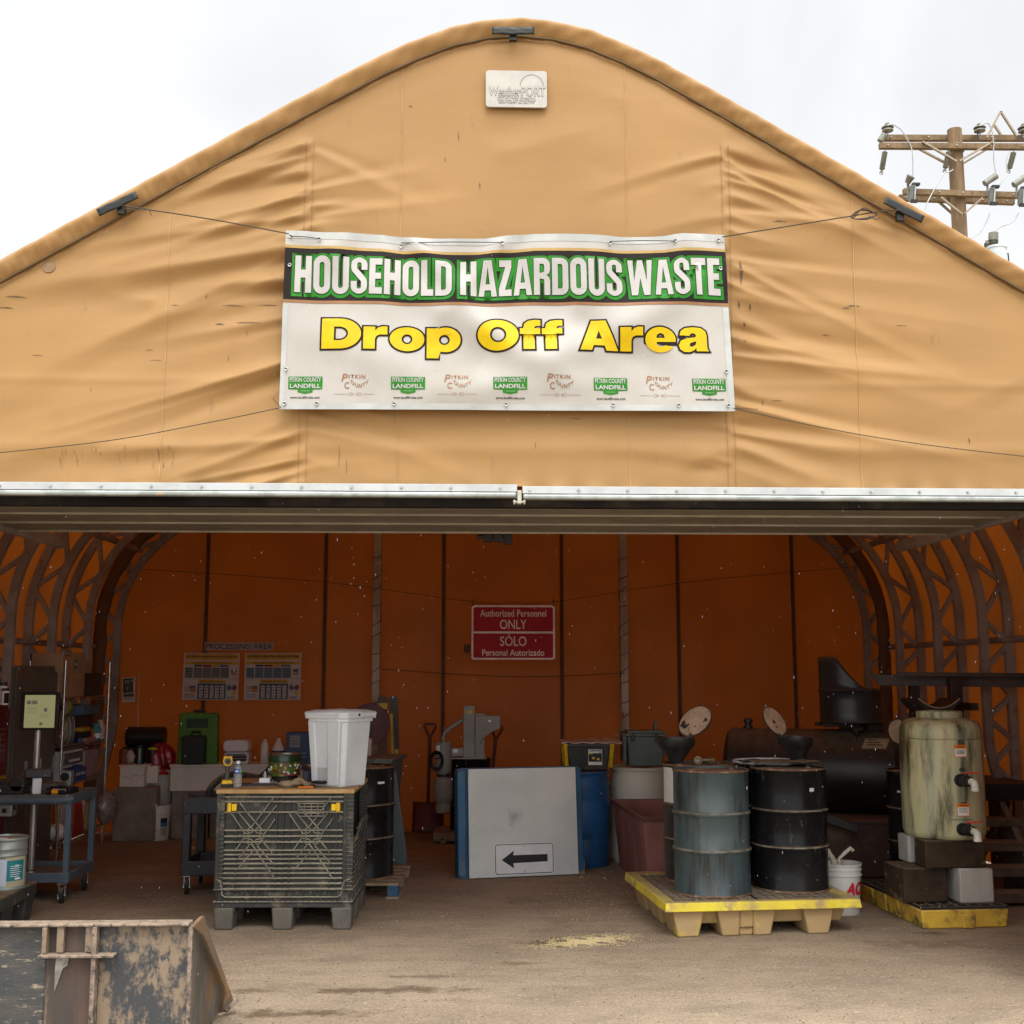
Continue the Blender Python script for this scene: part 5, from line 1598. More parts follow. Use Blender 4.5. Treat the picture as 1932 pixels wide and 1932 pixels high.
mb = MB().m(INK).prism([(cx_ + x * u_, cz_ + z * u_ * 1.02) for x, z in A], -.0245, -.0222)
abb(mb, "arrow", ap)
for z in (sz0 + .03, sz1 - .028):
    abb(MB().m(BOLT).cyl((cx_, -.022, z), (cx_, -.027, z), .008, n=10), "bolt", ap)
MB().m(WOODG).box(wb - .06, wb + .01, .02, .12, 0, .12).build("foot_block", ab, bevel=.004)
# ---------------------------------------------------------------- bulk crate with its tabletop
o = G(402, 1755)
CWD = G(663, 1755).x - o.x
CDP, BZ = .92, W(500, 1497, 8.80).z
ck = thing("bulk_crate", "dark grey ribbed plastic bulk crate with two yellow latches and dusty ribs", "crate", (o.x, 8.80, 0), R(-1))
CRM = mat("crate_plastic", (.024, .026, .024), .6, c2=(.038, .037, .032), sc_=3, c3=(.12, .10, .075), amt3=.60, sc3=8, dust=1., dustc=(.46, .385, .27))
CRR = mat("crate_rib_dusty", (.27, .24, .18), .75, c2=(.13, .118, .09), sc_=7, sharp=.2, dust=1., dustc=(.50, .42, .30))
CRF = mat("crate_foot", (.085, .078, .066), .75, c2=(.12, .105, .085), sc_=4, c3=(.2, .16, .11), amt3=.64, dust=.6)
mb = MB().m(CRM)
B0 = .185; BT = .27
# base: rim band, deck, feet
mb.box(0, CWD, .0, CDP, B0 - .03, B0 + .01)
mb.box(.01, CWD - .01, .012, CDP - .012, B0 + .01, BT)
for z in (B0 + .0, BT): mb.box(-.006, CWD + .006, -.008, CDP + .008, z, z + .012)
for i in range(24):
    x = CWD * (i + .5) / 24
    mb.box(x - .003, x + .003, -.004, .012, B0, BT)
for i in range(20):
    y = CDP * (i + .5) / 20
    mb.box(CWD - .012, CWD + .004, y - .003, y + .003, B0, BT)
for x0, x1 in ((0, .155), (.405, .565), (CWD - .155, CWD)):
    mb.box(x0 + .004, x1 - .004, .004, .2, .12, B0 - .03)
mb.build("base", ck, bevel=.003)
mb = MB().m(CRM)
for i in range(9):
    x = .1 + (CWD - .2) * i / 8
    mb.cyl((x, -.004, (B0 + BT) / 2 + .02), (x, .02, (B0 + BT) / 2 + .02), .014, n=12)
mb.build("hinge_row", ck)
for yy in (.0, .37, .74):
    for x0, x1 in ((0, .14), (.41, .56), (CWD - .145, CWD)):
        w_ = x1 - x0
        MB().m(CRF).frus((x0 + .008, x1 - .008, yy + .008, yy + .172), (x0, x1, yy, yy + .18), 0, B0 - .0305).build("foot", ck, bevel=.012)
# front panel with ribs
WT = BZ - .002
def ribbed(mb, x0, x1, z0, z1, hz, vx, y, t=.026, rw=.0085):
    mb.m(CRM).box(x0, x1, y + t, y + t + .014, z0, z1)
    mb.m(CRR)
    for z in hz: mb.box(x0, x1, y, y + t, z - rw / 2, z + rw / 2)
    mb.m(CRM)
    for x in vx: mb.box(x - rw * .45, x + rw * .45, y + .003, y + t, z0, z1)
mb = MB().m(CRM)
px2x = lambda zx: (zx - 360) / 995 * CWD          # enlarged-photo columns of the crate front
pz2z = lambda zy: BZ - (zy - 858) / (1845 - 858) * BZ
hz = [pz2z(v) for v in (884, 918, 995, 1127, 1170, 1212, 1272, 1303, 1335, 1368, 1404, 1438, 1474, 1512, 1551)]
vx = [px2x(v) for v in (505, 797, 845, 893, 1187, 1232)]
x0, x1 = px2x(420), px2x(1280)
ribbed(mb, x0, x1, pz2z(1604), WT, hz, vx, 0.0)
def diag(a, b): mb.m(CRR).bar((px2x(a[0]), .007, pz2z(a[1])), (px2x(b[0]), .007, pz2z(b[1])), .014, .0075, (px2x(b[0]) * 0, 0, 1))
for ox in (0, 418):
    for a, b in (((525, 925), (600, 1020)), ((600, 1020), (690, 1120)), ((470, 1005), (570, 1150)), ((520, 1000), (612, 1108)), ((770, 890), (610, 1110)), ((795, 945), (668, 1105)), ((785, 1045), (712, 1150)),
                 ((560, 1190), (505, 1270)), ((600, 1240), (520, 1340)), ((640, 1265), (528, 1400)), ((690, 1195), (770, 1290)), ((660, 1240), (780, 1370)), ((620, 1225), (788, 1468))):
        if a[0] + ox < 1275 and b[0] + ox < 1275: diag((a[0] + ox, a[1]), (b[0] + ox, b[1]))
    for c in ((608, 1127), (665, 1127), (580, 1168), (692, 1168), (608, 1210), (665, 1210)):
        cx_, cz_ = px2x(c[0] + ox), pz2z(c[1])
        mb.tube([(cx_ + .019 * math.cos(k * PI / 8), .004, cz_ + .019 * math.sin(k * PI / 8)) for k in range(16)], .0035, 5, closed=True)
for k in range(5): mb.box(px2x(955), px2x(1140), -.004, .014, pz2z(932 + 23 * k) - .003, pz2z(932 + 23 * k) + .003)
for v in (955, 1000, 1048, 1095, 1140): mb.box(px2x(v) - .0025, px2x(v) + .0025, -.004, .014, pz2z(1024), pz2z(932))
mb.tube([(px2x(372), -.002, pz2z(1478)), (px2x(398), -.002, pz2z(1490)), (px2x(412), -.002, pz2z(1530)), (px2x(418), -.002, pz2z(1590)), (px2x(440), -.002, pz2z(1608)), (px2x(1250), -.002, pz2z(1608)), (px2x(1275), -.002, pz2z(1590)), (px2x(1285), -.002, pz2z(1530)), (px2x(1300), -.002, pz2z(1490)), (px2x(1340), -.002, pz2z(1478))], .005, 6)
mb.m(CRM)
mb.build("front_panel", ck)
for a, b in ((360, 418), (1282, 1355)):
    mb = MB().m(CRM)
    mb.box(px2x(a), px2x(b), .004, .05, BT + .012, WT)
    if a == 360: mb.box(px2x(362), px2x(388), -.006, .004, BT + .012, WT)
    else: mb.box(px2x(1284), px2x(1306), -.006, .004, BT + .012, WT)
    for i in range(22):
        z = BT + .03 + (WT - BT - .05) * i / 21
        mb.box(px2x(a) - .002, px2x(b) + .002, -.002, .02, z - .003, z + .003)
    mb.build("corner_post", ck, bevel=.002)
# right side: ribbed low wall, drop gate gone above, posts front and back
mb = MB().m(CRM)
SH = .60
mb.box(CWD - .03, CWD - .012, .05, CDP - .05, BT + .012, SH)
for i in range(9):
    z = BT + .04 + (SH - BT - .05) * i / 8
    mb.box(CWD - .013, CWD + .004, .05, CDP - .05, z - .004, z + .004)
for i in range(15):
    y = .07 + (CDP - .14) * i / 14
    mb.box(CWD - .013, CWD + .002, y - .003, y + .003, BT + .012, SH - .01)
for i in range(7):
    y = .25 + .08 * i
    mb.bar((CWD - .004, y, SH - .01), (CWD + .02, y + .06, SH + .10 + .012 * (i % 3)), .02, .012)
    if i < 6: mb.box(CWD - .006, CWD + .012, y, y + .08, SH + .06, SH + .072)
mb.build("side_wall", ck)
mb = MB().m(CRM)
mb.box(CWD - .045, CWD, CDP - .10, CDP - .01, BT + .012, WT)
for i in range(16):
    z = SH + (WT - SH) * i / 15
    mb.box(CWD - .05, CWD + .005, CDP - .102, CDP - .008, z - .004, z + .004)
mb.build("corner_post", ck)
mb = MB().m(CRM).box(.0, .03, .05, CDP - .05, BT + .012, WT).box(.03, CWD - .045, CDP - .03, CDP, BT + .012, WT)
mb.box(.04, CWD - .05, .05, CDP - .04, B0 + .01, BT + .03)
mb.build("inner_wall", ck)
LAT = mat("latch_yellow", (.80, .50, .01), .4, c2=(.74, .44, .01))
for a in (440, 1194):
    mb = MB().m(LAT)
    x = px2x(a)
    z0, z1 = pz2z(990), pz2z(926)
    if a == 440: mb.box(x, x + .026, -.014, .02, z0, z1).box(x + .03, x + .063, -.010, .02, z0 + .006, z1 - .008)
    else: mb.box(x, x + .033, -.010, .02, z0 + .006, z1 - .008).box(x + .035, x + .062, -.014, .02, z0, z1)
    for k in range(5): mb.box((x if a == 440 else x + .039) + .004, (x if a == 440 else x + .039) + .019, -.018, -.013, z0 + .008 + k * .011, z0 + .014 + k * .011)
    mb.build("latch", ck, bevel=.003)
bd_ = MB().m(WOODL)
bd_.box(-.005, CWD + .005, -.01, CDP, 0, .030)
btop = bd_.build("plywood_board", bevel=.003, label="plywood board laid as a tabletop over the ribbed bulk crate", cat="board")
btop.location = (o.x, 8.80, BZ); btop.rotation_euler = (0, 0, R(-1))
TBZ = BZ + .031
# white step-on bin
q = W(634, 1488, 9.05)
wb_ = thing("pedal_bin", "tall white plastic pedal bin on the plywood board, lid slightly bowed", "bin", (q.x + .02, 9.08, TBZ), R(-33))
BNM = mat("bin_white", (.64, .68, .70), .42, c2=(.55, .58, .60), sc_=2, c3=(.5, .5, .48), amt3=.72)
bh = W(634, 1350, 9.0).z - TBZ
def oct_(w, d, c): return [(-w + c, -d), (w - c, -d), (w, -d + c), (w, d - c), (w - c, d), (-w + c, d), (-w, d - c), (-w, -d + c)]
mb = MB().m(BNM)
lv = [(0, .155, .165, .04), (.012, .160, .170, .045), (bh * .10, .163, .173, .045), (bh * .93, .195, .205, .06), (bh, .197, .207, .06)]
wb_.scale = (.92, .92, 1)
vs = []
for z, w_, d_, c_ in lv: vs += [(x, y, z) for x, y in oct_(w_, d_, c_)]
fs = [(k * 8 + i, k * 8 + (i + 1) % 8, (k + 1) * 8 + (i + 1) % 8, (k + 1) * 8 + i) for k in range(len(lv) - 1) for i in range(8)]
# foot recess on the front face: leave the front quad of the lower bands out and line it
mb.add(vs, fs + [tuple(range(7, -1, -1))])
mb.build("body", wb_, bevel=.008, seg=3)
mb = MB().m(BNM)
for x0, x1 in ((-.165, -.098), (.035, .165)):
    mb.frus((x0 * .80, x1 * .80, -.186, -.15), (x0, x1, -.212, -.17), .012, bh * .93)
mb.frus((-.098 * .85, .035 * .85, -.178, -.15), (-.098, .035, -.206, -.17), bh * .30, bh * .93)
mb.build("front_rib", wb_, bevel=.008, seg=3)
mb = MB().m(BNM)
r0, r1 = oct_(.208, .218, .062), oct_(.205, .215, .06)
mb.prism(r0, bh - .045, bh, 'z')
mb.build("rim", wb_, bevel=.006)
mb = MB().m(BNM)
vs = []
for z, k in ((bh - .022, 1.085), (bh + .004, 1.10), (bh + .018, 1.12), (bh + .03, 1.06), (bh + .042, .8), (bh + .046, .3)):
    vs += [(x * k, y * k * .99, z + .003 * (x / .2) - .003 * (y / .2)) for x, y in oct_(.205, .215, .05)]
mb.add(vs, [(k * 8 + i, k * 8 + (i + 1) % 8, (k + 1) * 8 + (i + 1) % 8, (k + 1) * 8 + i) for k in range(5) for i in range(8)] + [tuple(range(7, -1, -1)), tuple(range(40, 48))])
ld = mb.build("lid", wb_, bevel=.004)
mb = MB().m(INK)
mb.tube([(.06 + .05 * math.cos(k * PI / 6), .02 + .05 * math.sin(k * PI / 6), bh + .05) for k in range(12)], .002, 4, closed=True)
mb.text("X", 0, 0, 0, w=.05, fn=lambda a, b: (.06 + a, .02 + b, bh + .052))
mb.build("moulded_mark", ld)
mb = MB().m(BNM).cyl((.235, .05, bh + .008), (.235, .235, bh + .008), .02, n=16)
mb.m(BLKC).cyl((.235, .048, bh + .008), (.235, .052, bh + .008), .012, n=14)
mb.bm.transform(Matrix.Translation((.0, -.10, 0)))
mb.build("hinge_pin", ld)
MB().m(BLKC).box(-.085, .02, -.245, -.14, .025, .045).build("pedal", wb_, bevel=.008)
MB().m(mat("recess_grey", (.42, .43, .43), .5)).box(-.084, .03, -.1795, -.170, .012, bh * .30).build("foot_recess", wb_)
# water bottle
q = W(448, 1490, 8.93)
wbt = thing("water_bottle", "small clear water bottle with blue label and white cap at the board's edge", "bottle", (q.x, 8.93, TBZ))
CLR = mat("clear_pet", (.80, .84, .85), .08, c2=(.74, .78, .80), trans=.82, spec=.6, rvar=.03)
bh_ = .186
pr = [(0, .004), (.024, 0), (.030, .006)]
for i in range(9):
    z = .012 + i * .010
    pr += [(.0305, z), (.0275, z + .005)]
pr += [(.0305, .102), (.0305, .135), (.027, .148), (.018, .160), (.0125, .167), (.0125, .178)]
MB().m(CLR).lathe(pr, 28).build("body", wbt, angle=70)
mb = MB().m(mat("label_blue", (.015, .06, .32), .4)).lathe([(.0311, .100), (.0311, .134)], 28)
mb.m(mat("label_green", (.15, .42, .05), .4)).patch(.0315, .55, 1.3, .106, .13)
mb.m(PAPER).patch(.0315, -.6, .35, .112, .119).patch(.0315, -.3, .2, .124, .128)
mb.build("label", wbt, recalc=False)
MB().m(mat("cap_white", (.75, .77, .78), .4)).lathe([(0, .189), (.0135, .189), (.0145, .187), (.0145, .172), (.0128, .171)], 24).build("cap", wbt)
# cordless tool standing on its battery
q = W(426, 1490, 8.95)
DY = mat("tool_yellow", (.80, .48, .008), .45)
DG = mat("tool_grey", (.10, .10, .09), .5)
dr = thing("cordless_driver", "yellow and black cordless driver standing on its battery beside the water bottle", "power tool", (q.x, 8.99, TBZ), R(12))
MB().m(DY).frus((-.042, .042, -.055, .055), (-.036, .036, -.05, .05), .022, .05).build("battery", dr, bevel=.006)
MB().m(BLKC).box(-.042, .042, -.056, .056, 0, .022).build("battery_base", dr, bevel=.004)
MB().m(DG).tube([(0, .02, .05), (0, .012, .09), (0, .0, .135), (0, -.005, .165)], [.020, .017, .018, .022], 12).build("handle", dr)
mb = MB().m(DG).cyl((0, .07, .185), (0, -.055, .185), .030, .027, 20)
mb.m(DY).lathe([(.029, -.0), (.034, .0), (.034, .02), (.029, .02), (.029, 0)], 20, (0, 0, 0))
b_ = MB().m(DG).cyl((0, .075, .185), (0, -.045, .185), .030, .027, 20).m(DY).tube([(.030 * math.cos(k * PI / 10), -.046, .185 + .030 * math.sin(k * PI / 10)) for k in range(20)], .0055, 6, closed=True)
b_.m(BLKC).cyl((0, -.045, .185), (0, -.075, .185), .012, n=12)
mb.bm.free()
b_.m(DY).box(-.031, .031, .0, .05, .19, .217)
b_.build("motor_head", dr, bevel=.002)
# papers on a clipboard, white box, glove, tin, small items
q = W(505, 1476, 9.2)
cl = thing("clipboard", "brown clipboard with pale blue papers lying behind the water bottle", "clipboard", (q.x - .01, 9.15, TBZ), R(6))
MB().m(mat("hardboard", (.19, .12, .075), .7)).box(-.20, .16, -.16, .10, 0, .006).build("board", cl, bevel=.001)
MB().m(mat("paper_blue", (.60, .65, .80), .7)).grid(10, 6, lambda u, v: (-.10 + .27 * u, -.08 + .18 * v, .009 + .006 * math.sin(u * 5) * v)).build("paper", cl, solid=.002)
MB().m(BLKC).box(-.17, .10, -.158, -.12, .0065, .02).build("clip", cl, bevel=.003)
wx = thing("small_white_box", "small white box with stoppered clear vial lying on the pale papers", "box", (q.x - .005, 9.10, TBZ + .019), R(4))
MB().m(PAPER).box(-.038, .038, -.03, .03, 0, .034).build("carton", wx, bevel=.003)
MB().m(CLR).lathe([(0, 0), (.013, 0), (.013, .03), (.006, .04), (.006, .05), (0, .05)], 14, (.0, .0, .0345)).build("vial", wx)
q = W(560, 1484, 9.0)
gl = MB().m(mat("work_glove", (.30, .225, .14), .9, c2=(.22, .16, .10), sc_=9, bump=.5, bsc=30))
for k in range(4):
    gl.tube(spline([(-.02 - .01 * k, .05 - .012 * k, .012), (.02, .035 - .02 * k, .03 + .008 * k), (.07, .02 - .028 * k, .022), (.115 - .012 * k, .01 - .03 * k, .012)], 4), [.017] * 12 + [.012], 8)
gl.ball((-.05, .02, .022), .075, .05, .026, f=lambda d: 1 + .1 * math.sin(d.x * 7 + d.y * 5))
gl.ball((.01, .0, .03), .07, .045, .022, f=lambda d: 1 + .1 * math.sin(d.x * 6 - d.y * 5))
o_ = gl.build("work_glove", angle=80, label="crumpled tan work glove on the board in front of the pedal bin", cat="glove"); o_.location = (q.x, 8.95, TBZ); o_.rotation_euler = (0, 0, R(10))
q = W(580, 1490, 8.92)
o_ = MB().m(mat("marker_orange", (.75, .18, .01), .4)).cyl((-.06, 0, .006), (.05, .004, .006), .006, n=10).m(BLKC).cyl((.05, .004, .006), (.065, .0045, .006), .006, .003, n=10).build("marker_pen", label="orange marker pen lying on the board beside the glove", cat="pen"); o_.location = (q.x, 8.86, TBZ)
q = W(539, 1478, 9.5)
tn = thing("floral_tin", "round tin with red and green floral print and open silver rim", "tin", (q.x, 9.45, TBZ + .04))
def floral():
    m = mat("floral_print", (.05, .14, .02), .35, c2=(.17, .025, .02), sc_=26, sharp=.03, c3=(.30, .33, .05), amt3=.58, sc3=38, sharp3=.02)
    return m
tz = .17
r_ = .118
MB().m(floral()).lathe([(0, .004), (r_, .004), (r_, tz * .62)], 36).build("body", tn)
mb = MB().m(PAPER)
qq = random.Random(4)
for k in range(26):
    a, z = qq.uniform(0, 2 * PI), qq.uniform(.02, .095)
    p = Vector(((r_ + .0015) * math.cos(a), (r_ + .0015) * math.sin(a), z))
    mb.ball(p, .009, .009, .009, 8, 5)
mb.build("blossom_print", tn)
MB().m(mat("tin_dark_green", (.02, .05, .02), .3)).lathe([(r_ + .0005, tz * .62), (r_ + .004, tz * .64), (r_ + .0045, tz * .93), (r_ + .002, tz * .95)], 36).build("lid_band", tn)
MB().m(STL).lathe([(r_ - .006, tz * .94), (r_ + .004, tz * .94), (r_ + .006, tz * .97), (r_ + .002, tz), (r_ - .004, tz), (r_ - .01, tz * .95), (r_ - .012, .04), (0, .035)], 36).build("rim", tn)
sq = MB().m(mat("dark_stand", (.02, .025, .02), .5)).lathe([(0, .038), (.1, .038), (.1, 0), (0, 0)], 24).build("round_stand", bevel=.003, label="low dark round stand beneath the floral tin", cat="stand"); sq.location = (q.x, 9.45, TBZ)
q = W(584, 1470, 9.3)
o_ = MB().m(mat("cup_blue_grey", (.06, .075, .10), .5)).lathe([(0, .004), (.03, .0), (.036, .085), (.033, .085), (.028, .01), (0, .01)], 20).build("dark_cup", label="small dark blue grey cup between the floral tin and the pedal bin", cat="cup"); o_.location = (q.x - .02, 9.3, TBZ)

# ---------------------------------------------------------------- behind the crate: black cart, drum on wooden pallet, grey cart
q = G(345, 1690)
CL0 = Vector((q.x - .03, 10.15, 0))
bc = thing("black_utility_cart", "black plastic two shelf utility cart, scuffed, partly behind the ribbed bulk crate", "utility cart", tuple(CL0))
ch = W(345, 1505, 10.15).z
CTM = mat("cart_black", (.032, .037, .042), .45, c2=(.04, .045, .05), sc_=5, c3=(.20, .22, .23), amt3=.68, sc3=12, sharp3=.06, dust=.5)
cwid, cdep = 1.02, .62
for zt0, zt1 in ((ch - .135, ch), (.155, .27)):
    mb = MB().m(CTM)
    mb.box(0, cwid, 0, .03, zt0, zt1).box(0, cwid, cdep - .03, cdep, zt0, zt1).box(0, .03, .03, cdep - .03, zt0, zt1).box(cwid - .03, cwid, .03, cdep - .03, zt0, zt1)
    mb.box(.03, cwid - .03, .03, cdep - .03, zt0, zt0 + .02 if zt0 < .3 else zt0 + .06)
    mb.build("shelf_tray", bc, bevel=.012, seg=3)
for x in (.0, cwid - .07):
    for y in (0.002, cdep - .072):
        MB().m(CTM).box(x + .002, x + .07, y, y + .07, .265, ch - .13).build("leg", bc, bevel=.01)
def caster(parent, x, y, r=.062, top=.155, w=.03, rz=0.):
    mb = MB().m(RUB).cyl((-w / 2, 0, r), (w / 2, 0, r), r, n=24)
    c = mb.build("caster_wheel", None, bevel=.006); c.parent = parent; c.location = (x, y, 0); c.rotation_euler = (0, 0, rz)
    mb = MB().m(GALV).box(-.03, .03, -.035, .035, top - .01, top)
    for s in (-1, 1): mb.bar((s * (w / 2 + .006), .0, r - .01), (s * (w / 2 + .006), .02, top - .008), .03, .004, (1, 0, 0))
    mb.cyl((-w / 2 - .016, 0, r), (w / 2 + .016, 0, r), .007, n=8)
    f = mb.build("caster_fork", c)
    return c
for x in (.045, cwid - .045):
    for y in (.05, cdep - .05): caster(bc, x, y, .062, .155, rz=R(8))
# hose lying over the cart
hs = MB().m(mat("hose_black", (.02, .019, .018), .7, c2=(.06, .05, .04), sc_=25, dust=.4, bump=.8, bsc=90))
hs.tube(spline([W(392, 1508, 10.3), W(396, 1490, 10.3), W(410, 1474, 10.35), W(432, 1462, 10.4), W(460, 1463, 10.5), W(488, 1467, 10.55), W(500, 1460, 10.5), W(512, 1448, 10.5), W(530, 1441, 10.55), W(560, 1438, 10.7), W(600, 1470, 10.7)], 8), .028, 12)
hs.build("ribbed_hose", label="dusty black ribbed hose arching behind the crate's tabletop", cat="hose")
bx = W(372, 1490, 10.5)
o_ = MB().m(BLK).box(-.10, .10, -.10, .10, 0, .05).box(-.07, .08, -.07, .07, .05, .09).build("tool_case", bevel=.006, label="small black tool case on the black utility cart's top tray", cat="case"); o_.location = (bx.x + .02, 10.45, ch - .073)

dp = thing("wooden_pallet", "worn wooden pallet with one blue block under the black drum behind the crate", "pallet", (-1.62, 9.98, 0), R(-3))
for i in range(6):
    y = .0 + i * .17
    MB().m(WOODG).jitter(0).box(0, 1.04, y, y + .11, .105, .125).build("deck_board", dp, bevel=.002)
for x in (.02, .48, .95):
    for y in (.0, .43, .86):
        MB().m(BLP if (x > .9 and y == 0) else WOODG).box(x, x + .085, y, y + .1, .022, .104).build("block", dp, bevel=.003)
    MB().m(WOODG).box(x - .01, x + .095, -.002, .962, 0, .0215).build("bottom_board", dp, bevel=.002)
q = W(672, 1560, 10.35)
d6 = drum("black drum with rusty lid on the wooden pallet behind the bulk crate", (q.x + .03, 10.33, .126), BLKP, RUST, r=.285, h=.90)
MB().m(PAPER).patch(.2872, .62, .86, .765, .783).build("sticker", d6, recalc=False)
# grey wheeled cart with lid hanging down behind it
GCM = mat("grey_cart_plastic", (.10, .125, .13), .55, c2=(.075, .095, .10), sc_=2, c3=(.15, .14, .12), amt3=.66, dust=.4)
q0 = W(690, 1430, 11.3)
gcx = thing("grey_cart", "grey plastic tilt cart with its lid hanging open behind the black drum", "cart", (q0.x + .05, 11.5, 0), R(-8))
gz = q0.z
MB().m(GCM).frus((-.32, .16, -.2, .3), (-.40, .22, -.28, .38), .16, gz - .03).build("body", gcx, bevel=.02)
MB().m(GCM).box(-.43, .25, -.31, .41, gz - .04, gz).build("rim", gcx, bevel=.012)
mb = MB().m(GCM)
mb.prism([(.09, gz + .005), (.19, gz + .005), (.30, gz - .12), (.41, gz - .86), (.40, gz - .93), (.34, gz - .98), (.26, gz - .95), (.18, gz - .45)], -.38, -.34)
mb.prism([(.09, gz - .02), (.16, gz - .03), (.15, gz - .48), (.10, gz - .35), (.045, gz - .22)], -.43, -.385)
mb.build("hanging_lid", gcx, bevel=.01)
for x in (-.3, .12): caster(gcx, x, .05, .08, .165, .035)
q = W(697, 1366, 12.6)
ds = thing("red_disc", "dark red round disc standing behind the pedal bin by the left post", "disc", (q.x, 12.6, 0))
MB().m(mat("maroon", (.075, .006, .012), .5)).cyl((0, -.012, q.z), (0, .012, q.z), .212, n=44).build("disc", ds, bevel=.004)
MB().m(RUST).cyl((0, .02, 0), (0, .02, q.z + .05), .022, n=10).build("stand_pole", ds)
MB().m(RUST).cyl((0, .02, 0), (0, .02, .03), .17, n=24).build("stand_base", ds)
q = W(692, 1428, 12.0)
o_ = MB().m(mat("pale_carton", (.42, .36, .33), .8)).box(-.10, .085, -.08, .08, 0, .16).build("small_carton", bevel=.004, label="small pale carton on the grey tilt cart's rim behind the pedal bin", cat="carton"); o_.location = (q.x, 11.55, gz + .003)
# skis
SKA = mat("ski_yellow", (.55, .40, .03), .35, c2=(.35, .24, .02)); SKB = mat("ski_dark", (.05, .035, .02), .4)
SKW = mat("ski_wood", (.13, .06, .025), .5, c2=(.05, .03, .02), sc_=4, stretch=6)
for lab, pxa, pxb, tipc in (("tall narrow ski with a bright yellow band at its rounded tip, by the left post", 722, 719, True), ("dark tipped ski with yellow flank leaning right of the yellow banded ski", 742, 748, False)):
    tp, bt = W(pxa, 1312, 13.5), W(pxb, 1580, 13.3)
    hgt = tp.z
    sk = thing("ski", lab, "ski", (bt.x, 13.5, 0), 0, "skis against the back wall")
    shx = (tp.x - bt.x) / hgt
    w_ = .054 if tipc else .052
    outl = arc(0, hgt - w_, w_, 0, 180, 12) + [(-w_ * .92, hgt * .6), (-w_ * .75, .9), (-w_, .0), (w_, .0), (w_ * .75, .9), (w_ * .92, hgt * .6)]
    sh_ = Matrix(((1, 0, shx, 0), (0, 1, 0, 0), (0, 0, 1, 0), (0, 0, 0, 1)))
    mb = MB().m(SKW if tipc else SKB).prism(outl, -.008, .008); mb.bm.transform(sh_); mb.build("board", sk, bevel=.002)
    mb = MB().m(SKA)
    if tipc: mb.rect(-w_ + .002, w_ - .002, hgt - .15, hgt - .085, -.0095)
    else:
        mb.rect(-w_ * .85, -.01, hgt * .55, hgt - .2, -.0095); mb.rect(.0, w_ * .8, .8, hgt * .62, -.0095)
    mb.bm.transform(sh_); mb.build("marking", sk, recalc=False)
# shovels
def shovel(label, pxt, pyt, pxb, pyb, Y, blade):
    a, b = W(pxt, pyt, Y + .1), W(pxb, pyb, Y)
    s = thing("shovel", label, "shovel", (b.x, Y, 0), 0, "shovels by the drum crusher")
    a = a - Vector((b.x, Y, 0)); b2 = Vector((0, 0, max(.02, b.z)))
    SHM = mat("shovel_red", (.11, .022, .018), .6, c2=(.07, .015, .012))
    d = (a - b2).normalized(); sd = Vector((0, 1, 0)).cross(d).normalized()
    MB().m(mat("shovel_shaft", (.07, .03, .02), .6)).tube([b2 + d * .25, a - d * .13], .019, 10).build("shaft", s)
    MB().m(SHM).tube([a - d * .15, a - d * .10 + sd * .03, a - d * .02 + sd * .065, a + sd * .06, a - sd * .06, a - d * .02 - sd * .065, a - d * .10 - sd * .03, a - d * .15], .014, 8).build("grip", s)
    mb = MB().m(SHM)
    mb.grid(8, 8, lambda u, v: tuple(b2 + sd * (u - .5) * blade + d * (.32 * v - .02) + Vector((0, -.10 * (1 - v) + .05 * (2 * u - 1) ** 2 - .01, 0))))
    mb.build("blade", s, solid=.004)
shovel("dark red handled shovel standing upright left of the grey drum crusher", 812, 1366, 806, 1566, 13.55, .33)
shovel("dark red handled shovel leaning behind the grey drum crusher's arm", 938, 1370, 918, 1560, 13.55, .27)
# drum crusher
dc = W(888, 1430, 13.3)
dm = thing("drum_crusher", "pale grey drum crusher machine with filter canister over a black drum", "machine", (dc.x, 13.3, 0))
GRM = mat("machine_grey", (.24, .235, .215), .45, c2=(.20, .195, .18), sc_=3, dust=.3)
def dx(px): return W(px, 1430, 13.3).x - dc.x
def dz_(py): return W(888, py, 13.3).z
MB().m(BLKP).lathe([(r * .95, z * 1.0) for r, z in drum_prof(.232, dz_(1430) - .11)], 40, (0, 0, .11)).build("drum", dm, angle=60)
mb = MB().m(GRM).box(dx(874), dx(896), -.16, -.02, dz_(1430), dz_(1331)).box(dx(896), dx(914), -.16, -.02, dz_(1430), dz_(1345))
mb.prism([(dx(896), dz_(1349)), (dx(943), dz_(1349)), (dx(943), dz_(1372)), (dx(930), dz_(1378)), (dx(912), dz_(1391)), (dx(905), dz_(1402)), (dx(896), dz_(1402))], -.20, -.02)
mb.build("column", dm, bevel=.006)
mb = MB().m(GRM).box(dx(850), dx(874), -.15, -.05, dz_(1425), dz_(1410)).box(dx(846), dx(918), -.2, .2, dz_(1430), dz_(1427))
mb.build("deck", dm, bevel=.003)
mb = MB().m(YELL).rect(dx(881), dx(890), dz_(1345), dz_(1339), -.1625); mb.m(PAPER).rect(dx(920), dx(926), dz_(1361), dz_(1357), -.2025).rect(dx(855), dx(864), dz_(1418), dz_(1412), -.1525)
mb.build("plate_label", dm, recalc=False)
cxx = dx(837)
mb = MB().m(GRM).lathe([(0, dz_(1398)), (.085, dz_(1398)), (.092, dz_(1401)), (.092, dz_(1450)), (.085, dz_(1455)), (.07, dz_(1457)), (.07, dz_(1463)), (.10, dz_(1466)), (.105, dz_(1470)), (.105, dz_(1503)), (.09, dz_(1509)), (.075, dz_(1512)), (.083, dz_(1516)), (.083, dz_(1529)), (.06, dz_(1532)), (0, dz_(1532))], 30, (cxx, -.14, 0))
cn = mb.build("filter_canister", dm, angle=50)
